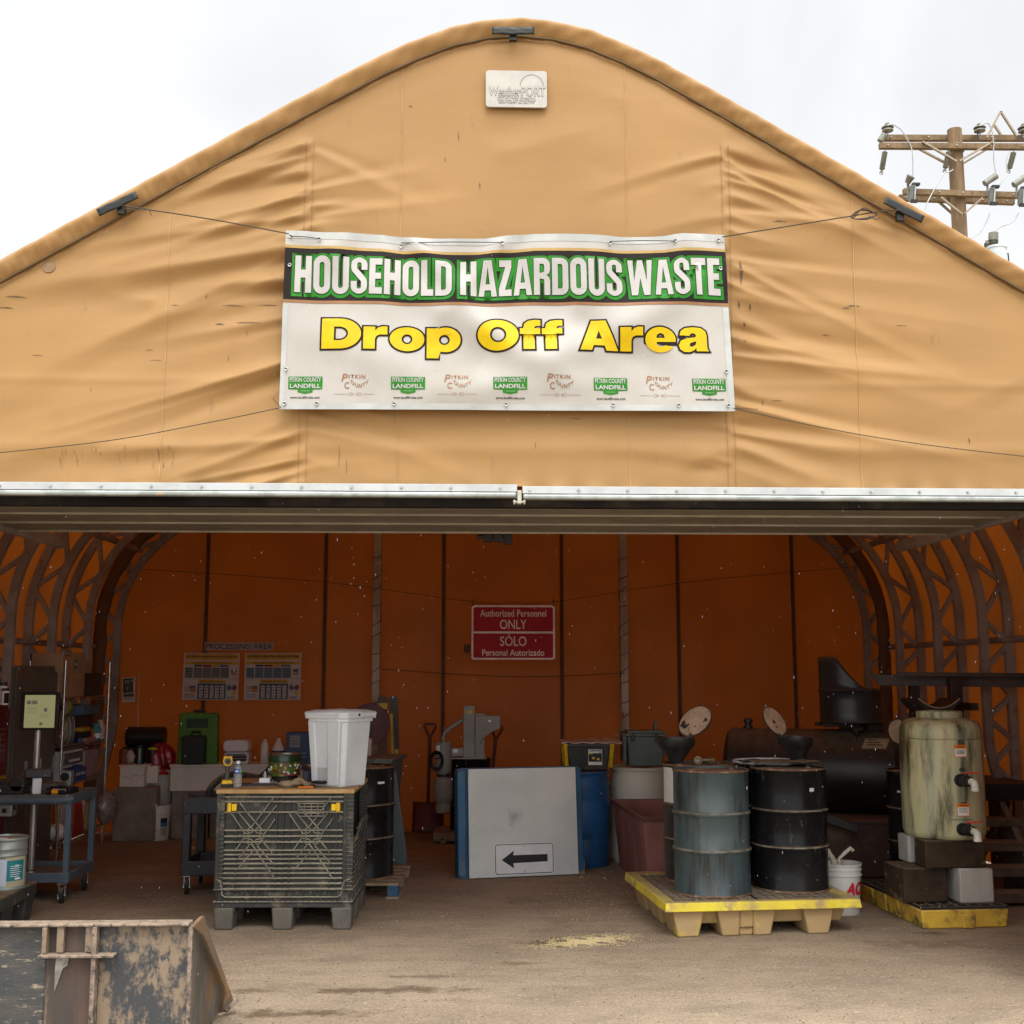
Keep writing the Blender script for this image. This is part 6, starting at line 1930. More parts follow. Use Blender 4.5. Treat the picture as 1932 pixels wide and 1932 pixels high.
MB().m(BLKC).lathe([(.0725, dz_(1463)), (.0725, dz_(1458))], 24, (cxx, -.14, 0)).build("clamp_band", cn)
MB().m(PAPER).patch(.0935, -1.0, -.4, dz_(1416), dz_(1404), (cxx, -.14)).build("label", cn, recalc=False)
MB().m(GRM).tube([(cxx + .0, -.14, dz_(1399)), (cxx, -.14, dz_(1388)), (cxx + .02, -.14, dz_(1380)), (dx(850), -.12, dz_(1372)), (dx(876), -.08, dz_(1356))], .024, 10).build("suction_pipe", dm)
mb = MB().m(BLKC)
for k in range(4): mb.tube([(cxx - .10 + (.05 + .008 * k) * math.cos(j * PI / 9) + .03, -.245 - .006 * k, dz_(1432) + (.075 + .01 * k) * math.sin(j * PI / 9)) for j in range(18)], .006, 5, closed=True)
mb.bar((cxx - .1, -.24, dz_(1428)), (cxx + .02, -.2, dz_(1428)), .012, .012)
mb.build("coiled_cable", dm)
mb = MB().m(mat("dolly_beige", (.26, .19, .15), .7, c2=(.18, .13, .10))).box(dx(820), dx(930), -.30, .28, .035, .125)
mb.cyl((dx(838), -.30, .04), (dx(838), -.26, .04), .04, n=16).cyl((dx(915), -.28, .04), (dx(915), -.24, .04), .04, n=16).cyl((dx(838), .2, .04), (dx(838), .24, .04), .04, n=16).cyl((dx(915), .2, .04), (dx(915), .24, .04), .04, n=16)
mb.build("dolly", dm, bevel=.012)
# broom handle by the right post
a, b = W(1176, 1345, 13.7), W(1150, 1500, 13.4)
d_ = (b - a).normalized(); b = a + d_ * (a.z - .0) / -d_.z
br = thing("broom", "wooden broom handle leaning on the back wall left of the right post", "broom", tuple(b))
MB().m(WOODG).tube([Vector((0, 0, .14)), a - b], .013, 10).build("handle", br)
MB().m(mat("bristle", (.10, .07, .04), .9)).frus((-.16, .16, -.03, .03), (-.13, .13, -.025, .025), 0, .15).build("brush_head", br, bevel=.006)
# ---------------------------------------------------------------- left side: workshop corner
CBL = mat("cart_blue_grey", (.10, .14, .175), .45, .1, c2=(.08, .115, .145), sc_=4, c3=(.12, .11, .10), amt3=.68, dust=.35)
CMAT = mat("cart_mat", (.12, .10, .085), .9, c2=(.09, .075, .06), sc_=8, dust=.5)
fr = G(120, 1706); rr_ = G(183, 1679)
SCX = fr.x + .03
sc0 = thing("steel_cart", "blue grey steel utility cart with dusty shelves, left of the room", "utility cart", (SCX, 9.80, 0))
shz = W(118, 1500, 9.80).z
W_, D_ = 1.05, .66
for z, nm in ((shz - .075, "top_shelf"), (.165, "lower_shelf")):
    mb = MB().m(CBL)
    mb.box(-W_, 0, 0, .035, z, z + .075).box(-W_, 0, D_ - .035, D_, z, z + .075).box(-W_, -W_ + .035, .035, D_ - .035, z, z + .075).box(-.035, 0, .035, D_ - .035, z, z + .075)
    mb.m(CMAT).box(-W_ + .035, -.035, .035, D_ - .035, z + .02, z + (.07 if z > .4 else .035))
    mb.build(nm, sc0, bevel=.006)
for x in (-.05, -W_ + .006):
    for y in (.003, D_ - .048): MB().m(CBL).box(x, x + .045, y, y + .045, .165 - .01, shz - .074).build("leg", sc0, bevel=.003)
for x in (-.06, -W_ + .08):
    for y in (.05, D_ - .05): caster(sc0, x, y, .062, .158, .034, R(8))
mb = MB().m(CBL).tube([(-W_, -.012, shz - .04), (-.10, -.012, shz - .04), (-.03, -.006, shz - .035), (-.012, .02, shz - .03)], .03, 10)
mb.build("rounded_edge", sc0)
T5 = shz - .004
# power box hanging under the shelf edge
q = W(8, 1524, 9.78)
pb = thing("power_box", "small grey metal power box under the steel cart's top shelf edge", "power box", (q.x, 9.87, shz - .0755))
MB().m(GALV).box(-.07, .045, -.06, .06, -.09, 0).build("case", pb, bevel=.003)
mb = MB().m(BLKC).cyl((-.01, -.061, -.045), (-.01, -.064, -.045), .024, n=4).cyl((.046, 0, -.03), (.05, 0, -.03), .02).build("socket", pb)
# monitor on a steel pole
q = W(56, 1643, 10.1, ); qt = W(56, 1377, 10.1)
ms = thing("monitor_stand", "tall steel pole on the blue grey cart carrying a flat monitor", "stand", (q.x, 10.12, .2005))
MB().m(mat("brushed_pole", (.48, .46, .43), .35, .6)).cyl((0, 0, 0), (0, 0, qt.z - .2 + .02), .026, n=20).build("pole", ms)
MB().m(STL).lathe([(0, .02), (.03, .02), (.055, .008), (.058, 0), (0, 0)], 24).build("flange", ms)
MB().m(BLKC).bar((.0, 0, qt.z - .2), (.05, -.02, qt.z - .03), .03, .02).bar((.05, -.03, qt.z - .12), (.13, -.03, qt.z - .19), .02, .02).build("bracket", ms)
m0, m1 = W(38, 1377, 10.05), W(112, 1306, 10.05)
mw, mh = m1.x - m0.x, m1.z - m0.z
mo = thing("monitor", "square black monitor showing a pale greenish page on a pole", "monitor", ((m0.x + m1.x) / 2, 10.04, m0.z), R(4))
MB().m(BLKC).box(-mw / 2, mw / 2, 0, .045, 0, mh).box(-mw * .3, mw * .3, .045, .09, mh * .2, mh * .8).build("bezel", mo, bevel=.006)
scm = bpy.data.materials.new("screen_glow"); scm.use_nodes = True
b_ = scm.node_tree.nodes["Principled BSDF"]; b_.inputs["Base Color"].default_value = (.05, .05, .04, 1); b_.inputs["Emission Color"].default_value = (.30, .29, .13, 1); b_.inputs["Emission Strength"].default_value = .5
scd = bpy.data.materials.new("screen_picture"); scd.use_nodes = True
b_ = scd.node_tree.nodes["Principled BSDF"]; b_.inputs["Base Color"].default_value = (.02, .02, .02, 1); b_.inputs["Emission Color"].default_value = (.09, .085, .06, 1); b_.inputs["Emission Strength"].default_value = .6
mb = MB().m(scm).rect(-mw * .39, mw * .41, mh * .055, mh * .925, -.0015)
mb.m(scd).rect(-mw * .34, -mw * .22, mh * .68, mh * .78, -.003).rect(-mw * .20, -mw * .06, mh * .68, mh * .78, -.003).rect(mw * .12, mw * .21, mh * .48, mh * .58, -.003).rect(mw * .02, mw * .1, mh * .12, mh * .2, -.003)
for k in range(5): mb.rect(-mw * .33, mw * (-.05 - .04 * (k % 3)), mh * (.6 - .035 * k), mh * (.606 - .035 * k), -.003)
for k in range(4): mb.rect(mw * .02, mw * (.3 - .05 * (k % 2)), mh * (.42 - .03 * k), mh * (.425 - .03 * k), -.003)
mb.build("screen", mo, recalc=False)
# things on the steel cart
def small(mb, name, label, cat, loc, rz=0., **k):
    o = mb.build(name, label=label, cat=cat, **k); o.location = loc; o.rotation_euler = (0, 0, rz); return o
q = W(14, 1496, 9.95)
small(MB().m(BLK).box(-.16, .14, -.11, .11, 0, .07).cyl((.09, -.11, .08), (.09, .11, .08), .06, n=20).box(-.15, .08, -.10, .10, .07, .11), "label_printer", "black label printer on the steel cart near the photo's left edge", "printer", (q.x, 10.0, T5), bevel=.006)
q = W(70, 1480, 9.95)
small(MB().m(BLK).box(-.09, .11, -.05, .05, .13, .20).m(PAPER).box(-.03, .04, -.02, .02, 0, .13), "barcode_scanner", "black handheld scanner head on a white grip, standing on the steel cart", "scanner", (q.x, 9.93, T5), R(22), bevel=.008)
q = W(88, 1487, 10.2)
small(MB().m(mat("grey_device", (.12, .105, .09), .6, dust=.5)).box(-.12, .14, -.10, .12, 0, .07).m(GALV).rect(-.10, .02, .012, .055, -.1015), "junction_device", "flat grey electronic box on the steel cart behind the scanner", "electronic box", (q.x, 10.15, T5), R(-3), bevel=.004)
q = W(111, 1468, 10.1)
spk = thing("small_speaker", "little square grey speaker with round black cone on the steel cart", "speaker", (q.x, 10.28, T5))
MB().m(GALV).box(-.045, .045, -.03, .03, .02, .06).box(-.05, .05, -.035, .045, .06, .155).build("housing", spk, bevel=.004)
MB().m(BLKC).cyl((0, -.036, .108), (0, -.04, .108), .036, n=24).build("cone", spk)
MB().m(GALV).box(-.07, .05, -.05, .05, 0, .02).build("foot", spk, bevel=.003)
q = W(95, 1501, 9.86)
small(MB().m(BLKC).cyl((-.04, 0, .02), (-.01, 0, .02), .034, .03, 16).cyl((-.01, 0, .02), (.10, .01, .016), .018, n=14).m(mat("torch_orange", (.85, .35, .01), .4)).cyl((0, -.002, .02), (.05, .004, .02), .0195, n=14), "torch", "black torch with orange band lying at the front of the steel cart", "torch", (q.x, 9.89, T5), bevel=.002)
q = W(122, 1494, 10.05)
small(MB().m(BLKC).box(-.10, .10, -.05, .06, 0, .05).m(mat("white_tag", (.5, .48, .47), .6)).rect(-.07, .07, .012, .036, -.0515), "handheld_terminal", "black handheld terminal with white label near the steel cart's right rear corner", "terminal", (q.x, 10.03, T5), R(-24), bevel=.006)

# lockers (doors face the middle of the room)
lp = W(40, 1400, 10.75)
lk = thing("locker_bank", "dark grey metal lockers with louvred doors behind the monitor", "lockers", (-4.02, 10.72, 0), R(90))
LKM = mat("locker_grey", (.13, .12, .10), .5, .2, c2=(.105, .095, .08), sc_=2, c3=(.10, .085, .07), amt3=.66)
LH = W(100, 1256, 11.0).z
MB().m(LKM).box(0, 1.10, .0, .32, .0, LH).build("cabinet", lk, bevel=.004)
for i in range(3):
    x = .02 + i * .36
    dd_ = MB().m(LKM).box(x, x + .345, -.02, -.001, .08, LH - .05)
    for g0 in (LH - .36, .2):
        for k in range(6):
            for c in range(2): dd_.box(x + .05 + .13 * c, x + .05 + .13 * c + .10, -.028, -.02, g0 + .035 * k, g0 + .035 * k + .012)
    d_o = dd_.build("door", lk, bevel=.002)
    MB().m(GALV).box(x + .27, x + .30, -.045, -.021, .86, 1.02).build("handle", d_o, bevel=.004)
# red flammables cabinet
fc = thing("safety_cabinet", "dark red flammable storage cabinet at the photo's left edge", "cabinet", (-4.04, 10.06, 0), R(90))
FCM = mat("cabinet_red", (.14, .012, .016), .5, c2=(.10, .009, .012), sc_=3, c3=(.12, .05, .04), amt3=.70)
FH = W(20, 1330, 10.2).z
MB().m(FCM).box(0, .62, 0, .40, 0, FH).build("cabinet", fc, bevel=.006)
dd_ = MB().m(FCM).box(.01, .305, -.018, -.001, .06, FH - .05).build("door", fc, bevel=.003)
de_ = MB().m(FCM).box(.315, .61, -.018, -.001, .06, FH - .05).build("door", fc, bevel=.003)
mb = MB().m(YELL).rect(.33, .60, .80, .93, -.0195).m(INK).text("FLAMMABLE", .465, .865, -.0205, w=.25, h=.07, bold=.03).rect(.335, .595, .805, .81, -.0203).rect(.335, .595, .92, .925, -.0203)
mb.build("flammable_label", de_, recalc=False)
mb = MB().m(mat("red_print", (.25, .15, .15), .6))
for k in range(5): mb.rect(.40, .55 - .02 * (k % 2), FH - .22 - .045 * k, FH - .205 - .045 * k, -.0195)
for k in range(7): mb.rect(.38, .56, 1.17 - .02 * k, 1.178 - .02 * k, -.0195)
mb.build("notice_print", de_, recalc=False)
MB().m(GALV).box(.335, .36, -.05, -.019, 1.10, 1.28).build("handle", de_, bevel=.004)
for lab, px, ph_, col in (("white spray can, the taller of the two on the red cabinet", 8, 70, None), ("slimmer dark labelled spray can with black cap on the red cabinet", 20, 52, 1)):
    q = W(px, 1330, 10.3)
    sp_ = thing("spray_can", lab, "spray can", (q.x, 10.25 if col is None else 10.17, FH + .001), 0, "spray cans on the red cabinet")
    h = W(px, 1330 - ph_ * .6, 10.3).z - q.z
    r_ = .035 if col is None else .03
    MB().m(PAPER).lathe([(0, 0), (r_, 0), (r_, h * .8), (r_ * .8, h * .84)], 20).build("can", sp_)
    MB().m(BLKC).lathe([(r_ * .8, h * .84), (r_ * .95, h * .85), (r_ * .95, h), (0, h)], 20).build("cap", sp_)
    MB().m(DRK if col else mat("can_grey", (.4, .42, .42), .5)).patch(r_ + .001, .1, 1.6, h * .1, h * .72).build("label", sp_, recalc=False)

# wire shelving (faces the middle of the room)
WSX = -3.92
ws = thing("wire_shelving", "chrome wire shelving crowded with boxes and spools on the left wall", "shelving", (WSX, 11.75, 0), R(90))
WL = 1.42
CHR = mat("chrome", (.50, .49, .47), .28, .9)
for x in (0, WL):
    for y in (0, .34):
        mb = MB().m(CHR).cyl((x, y, 0), (x, y, 1.92), .0125, n=12)
        for k in range(30): mb.cyl((x, y, .1 + .06 * k), (x, y, .104 + .06 * k), .0135, n=12)
        mb.build("post", ws)
LV = [.20, .74, 1.10, 1.56]
for z in LV:
    mb = MB().m(CHR)
    for y in (0, .34): mb.cyl((0, y, z), (WL, y, z), .004, n=6).cyl((0, y, z - .03), (WL, y, z - .03), .004, n=6)
    for k in range(36): mb.cyl((WL * k / 35, 0, z), (WL * k / 35, .34, z), .0028, n=4)
    for k in range(18): mb.bar((WL * k / 18, 0, z), (WL * (k + .5) / 18, 0, z - .03), .003, .003).bar((WL * (k + .5) / 18, 0, z - .03), (WL * (k + 1) / 18, 0, z), .003, .003)
    for x in (0, WL): mb.cyl((x, 0, z), (x, .34, z), .005, n=6)
    mb.build("wire_shelf", ws)
def on_shelf(u, v, lev): return Vector((WSX - v, 11.75 + u, LV[lev] + .005))
CARD = mat("cardboard", (.36, .25, .145), .85, c2=(.30, .205, .115), sc_=3, dust=.2)
def carton(label, u, v, lev, w, d, h, z=0., m_=CARD, tape=True, rz=R(90), bev=.004, flap=False):
    t = thing("cardboard_box", label, "box", on_shelf(u, v, lev) + Vector((0, 0, z)), rz)
    mb = MB().m(m_).box(0, w, 0, d, 0, h)
    mb.build("carton", t, bevel=bev)
    if tape: MB().m(mat("tan_tape", (.30, .22, .14), .4)).rect(w * .02, w * .98, h * .46, h * .54, -.002).build("tape", t, recalc=False)
    if flap:
        MB().m(m_).prism([(w - .02, h), (w + .10, h - .16), (w + .11, h - .15), (w - .01, h + .01)], .03, d - .02).build("flap", t)
        mb = MB().m(mat("teal_print", (.02, .17, .16), .6)).add([(w * .52 + .06 * math.cos(k * PI / 10), -.002, h * .5 + .06 * math.sin(k * PI / 10)) for k in range(20)], [tuple(range(20))])
        mb = MB().m(mat("teal_print", (.02, .17, .16), .6)); mb.add([(w * .55 + .055 * math.cos(k * PI / 10), -.002, h * .45 + .055 * math.sin(k * PI / 10)) for k in range(20)], [tuple(range(20))])
        mb.m(PAPER).text("Jus", w * .55, h * .45, -.0035, w=.07, h=.04, bold=.03)
        mb.m(INK).rect(.01, w * .3, h * .86, h * .9, -.002)
        mb.build("print", t, recalc=False)
    return t
carton("lower brown taped carton on the wire shelving's top shelf", .03, .02, 3, .62, .30, .235)
carton("open brown carton with a round teal logo, topmost on the wire shelving", .0, .02, 3, .66, .30, .19, .237, flap=True, tape=False)
carton("black box beside the brown cartons on the wire shelving's top shelf", .70, .03, 3, .55, .28, .235, m_=BLKC, tape=False)
def spool(label, u, lev, r, w, hub, wire, v=.05):
    p = on_shelf(u, v, lev)
    t = thing("cable_spool", label, "spool", (p.x, p.y, p.z + r), R(35), "cable spools on the wire shelving")
    mb = MB().m(hub).lathe([(0, -w / 2), (r, -w / 2), (r, -w / 2 + .006), (r * .4, -w / 2 + .006), (r * .4, w / 2 - .006), (r, w / 2 - .006), (r, w / 2), (0, w / 2)], 28)
    mb.bm.transform(Matrix.Rotation(PI / 2, 4, 'Y')); mb.build("reel", t)
    mb = MB().m(wire)
    mb.lathe([(r * .4, -w / 2 + .007)] + [(r * (.78 + .04 * (k % 2)), -w / 2 + .007 + (w - .014) * k / 12) for k in range(13)] + [(r * .4, w / 2 - .007)], 24)
    mb.bm.transform(Matrix.Rotation(PI / 2, 4, 'Y')); mb.build("wound_wire", t)
SPW = mat("spool_white", (.42, .41, .38), .5)
spool("white spool with cream wire, front one low on the shelving's second shelf", .14, 2, .145, .075, SPW, mat("wire_cream", (.36, .33, .22), .6))
spool("white spool with grey wire just behind the cream spool", .30, 2, .145, .07, SPW, mat("wire_grey", (.30, .30, .28), .6), .06)
p = on_shelf(.10, .20, 2)
def tub(mb, name, label, cat, u, v, lev, dz=0., rz=R(90), **k):
    return small(mb, name, label, cat, on_shelf(u, v, lev) + Vector((0, 0, dz)), rz, **k)
mb = MB().m(SPW).cyl((0, 0, 0), (.24, 0, 0), .075, n=22).m(mat("wire_yellow", (.42, .38, .02), .5)).cyl((.24, 0, 0), (.31, 0, 0), .085, n=22).m(BLKC).cyl((-.01, 0, 0), (0, 0, 0), .09, n=22)
tub(mb, "pallet_wrap_roll", "roll of white film with yellow end above the cable spools", "roll", .06, .12, 2, .365, bevel=.002)
tub(MB().m(mat("tray_blue", (.06, .13, .19), .5, dust=.3)).box(0, .52, 0, .22, 0, .10), "blue_tray", "pale blue tray hung high among clutter on the wire shelving", "tray", .68, .03, 2, .27, bevel=.01)
tub(MB().m(mat("box_dark", (.05, .03, .025), .7)).box(0, .5, 0, .25, 0, .268), "dark_carton", "dark carton supporting the pale blue tray on the wire shelving", "carton", .69, .10, 2, bevel=.004)
qq = random.Random(9)
cols = [("clutter_blue", (.02, .09, .25)), ("clutter_pink", (.38, .20, .17)), ("clutter_yellow", (.42, .26, .02)), ("clutter_teal", (.05, .22, .27)), ("clutter_white", (.45, .43, .40)), ("clutter_orange", (.35, .10, .02)), ("clutter_black", (.012, .012, .012))]
for i, (nm, lab, u, dz2, ci, w_, h_) in enumerate((
        ("tape_roll", "blue tape roll at the front edge of the clutter shelf", .62, 0, 0, .05, .09), ("small_box", "long pinkish box at the front edge of the clutter shelf", .74, 0, 1, .30, .04),
        ("tool_pouch", "yellow tool pouch lying amid the clutter below the blue tray", .62, .11, 2, .22, .04), ("glass_jar", "teal and white jar near the right post of the wire shelving", 1.12, 0, 3, .10, .17),
        ("paper_roll", "white paper roll beside the right post of the wire shelving", 1.27, 0, 4, .09, .20), ("small_bottle", "small orange bottle below the blue tray", .98, 0, 5, .06, .12), ("tool_caddy", "flat black caddy under the yellow tool pouch", .60, .045, 6, .30, .06))):
    m_ = mat(cols[ci][0], cols[ci][1], .6)
    mb = MB().m(m_)
    if nm in ("tape_roll", "paper_roll", "glass_jar", "small_bottle"):
        mb.lathe([(0, 0), (w_ / 2, 0), (w_ / 2 + .002, h_ * .7), (w_ * .35, h_ * .82), (w_ * .35, h_), (0, h_)], 18, (w_ / 2, .04, 0))
        if nm == "glass_jar": mb.m(PAPER).lathe([(w_ / 2 + .003, h_ * .1), (w_ / 2 + .003, h_ * .4)], 18, (w_ / 2, .04, 0))
    else: mb.box(0, w_, 0, .08, 0, h_)
    tub(mb, nm, lab, nm.split("_")[-1], u, .0, 2, dz2, bevel=.004)
# third level: drawer unit, blue bag
dv = thing("drawer_unit", "white plastic drawer unit with smoky drawers on the wire shelving", "drawers", on_shelf(.12, .02, 1), R(90))
DWM = mat("drawer_white", (.58, .59, .60), .45, c2=(.52, .525, .53))
SMK = mat("drawer_smoke", (.10, .11, .125), .25)
MB().m(DWM).box(0, .62, .01, .30, 0, .30).build("frame", dv, bevel=.004)
for k in range(2):
    d_o = MB().m(SMK).box(.03, .59, -.004, .012, .025 + .14 * k, .14 + .14 * k).build("drawer", dv, bevel=.006)
    MB().m(DWM).box(.16, .46, -.016, -.005, .05 + .14 * k, .075 + .14 * k).build("handle", d_o, bevel=.003)
mb = MB().m(mat("bag_blue", (.012, .05, .22), .5)).box(0, .36, -.06, .0, 0, .13)
mb.prism([(0.02, .13), (.1, .17), (.26, .15), (.34, .13)], -.05, -.01)
mb.m(PAPER).text("Anda Away", .18, .075, -.0625, w=.28, h=.045, bold=.02)
tub(mb, "blue_packet", "bright blue packet with white script in front of the drawer unit", "packet", .20, -.01, 1, bevel=.008)
tub(MB().m(mat("pink_film", (.30, .22, .23), .35, bump=.4, bsc=15)).box(0, .48, 0, .26, 0, .27), "film_wrapped_stack", "stack wrapped in pinkish clear film right of the white drawer unit", "package", .80, .03, 1, bevel=.02)
tub(MB().m(BLKC).box(0, .95, 0, .2, 0, .015).m(mat("red_tag", (.4, .01, .01), .5)).box(.25, .28, -.002, .02, -.05, .03), "black_folder", "flat black folder with red tag lying on the drawer unit", "folder", .16, .04, 1, .302, bevel=.002)
# bottom level
bq = on_shelf(.72, .13, 0)
b2 = thing("plastic_bucket", "white bucket with black lettering on the wire shelving's bottom shelf", "bucket", tuple(bq), R(60))
bucket_parts(b2, WPAINT)
mb = MB().m(INK).ctext("xx+", .144, -.2, .25, w=.10, h=.03, bold=.03).ctext("OO", .139, .1, .11, w=.06, h=.035, bold=.04); mb.build("lettering", b2, recalc=False)
mb = MB().m(mat("bag_red_orange", (.34, .035, .015), .55, c2=(.24, .02, .01), bump=.5, bsc=14))
mb.prism([(0, 0), (.36, 0), (.33, .14), (.27, .33), (.24, .33), (.20, .28), (.10, .27), (.06, .33), (.03, .32), (.04, .15)], -.03, .03)
tub(mb, "red_tote_bag", "red orange carrier bag hanging in front of the lettered bucket", "bag", .28, -.02, 0, bevel=.01)
tub(MB().m(PAPER).ball((.08, .05, .085), .085), "white_ball", "round white float on the bottom shelf behind the cart leg", "float", .04, .0, 0)
tub(MB().m(CARD).box(0, .18, 0, .2, 0, .28).m(mat("tan_rag", (.30, .23, .14), .9)).ball((.08, .08, .33), .09, .08, .06), "brown_carton", "tall brown carton topped by a tan rag, right end of the bottom shelf", "carton", .98, .03, 0, bevel=.004)
mb = MB().m(mat("clear_bag", (.30, .27, .26), .25, c2=(.17, .15, .145), sc_=18, c3=(.45, .38, .36), amt3=.62, sc3=14, spec=.8, bump=.8, bsc=18))
mb.ball((.10, -.06, .14), .15, .10, .17, 24, 14, lambda d: 1 + .12 * math.sin(d.x * 11 + d.z * 7) * math.cos(d.y * 9))
tub(mb, "clear_plastic_bag", "bulging clear plastic bag tied at the shelving's right post", "bag", 1.20, .0, 0, .05, angle=80)

# first aid notice on the back wall
def wall_panel(name, label, cat, px0, px1, py0, py1, Y, base_m, parts, group=None, tilt=0.):
    a, b = W(px0, py1, Y), W(px1, py0, Y)
    t = thing(name, label, cat, ((a.x + b.x) / 2, Y, (a.z + b.z) / 2), 0, group)
    w_, h_ = b.x - a.x, b.z - a.z
    MB().m(base_m).box(-w_ / 2, w_ / 2, -.003, .003, -h_ / 2, h_ / 2).build("sheet", t)
    mb = MB()
    parts(mb, w_, h_)
    mb.build("print", t, recalc=False)
    if tilt: t.rotation_euler = (0, tilt, 0)
    return t
PPR = mat("poster_paper", (.44, .37, .35), .7, c2=(.38, .32, .30)); PGN = mat("poster_green", (.045, .055, .04), .6); PYL = mat("poster_yellow", (.46, .25, .012), .6)
PBL = mat("poster_blue", (.015, .06, .105), .6); PNV = mat("poster_navy", (.02, .025, .07), .6); PRD = mat("poster_red", (.18, .015, .02), .6); PGR = mat("poster_grey", (.06, .065, .065), .6)
PST = mat("poster_steel", (.05, .09, .17), .6); PY2 = mat("poster_lemon", (.38, .30, .02), .6)
def eyewash(mb, w, h):
    mb.m(PGN).rect(-w * .42, w * .36, -h * .12, h * .46, -.0045)
    mb.m(PPR)
    o = arc(-w * .10, h * .33, w * .17, 0, 360, 16)[:-1]; i_ = arc(-w * .10, h * .33, w * .12, 0, 360, 16)[:-1]
    mb.add([(x, -.006, h * .33 + (z - h * .33) * .6) for x, z in o] + [(x, -.006, h * .33 + (z - h * .33) * .6) for x, z in i_], [(k, (k + 1) % 16, 16 + (k + 1) % 16, 16 + k) for k in range(16)])
    mb.rect(-w * .12, -w * .06, h * .31, h * .35, -.006).rect(w * .2, w * .32, h * .345, h * .37, -.006).rect(w * .235, w * .285, h * .31, h * .405, -.006)
    mb.rect(-w * .14, -w * .02, h * .08, h * .10, -.006).rect(-w * .10, -w * .06, -h * .02, h * .1, -.006)
    mb.m(PGR).rect(-w * .38, w * .42, -h * .28, -h * .16, -.0045).text("EYEWASH", 0, -h * .36, -.0045, w=w * .7, h=h * .07, bold=.02)
wall_panel("eyewash_notice", "narrow eyewash notice with dark green symbol panel on the back wall", "notice", 229, 256, 1278, 1325, 13.72, PPR, eyewash, tilt=R(-2))
q0, q1 = W(262, 1270, 13.85), W(259, 1420, 13.85)
small(MB().m(PPR).cyl((0, 0, 0), q1 - q0, .006, n=8), "dangling_rope", "pale cord hanging down the back wall beside the eyewash notice", "rope", tuple(q0))
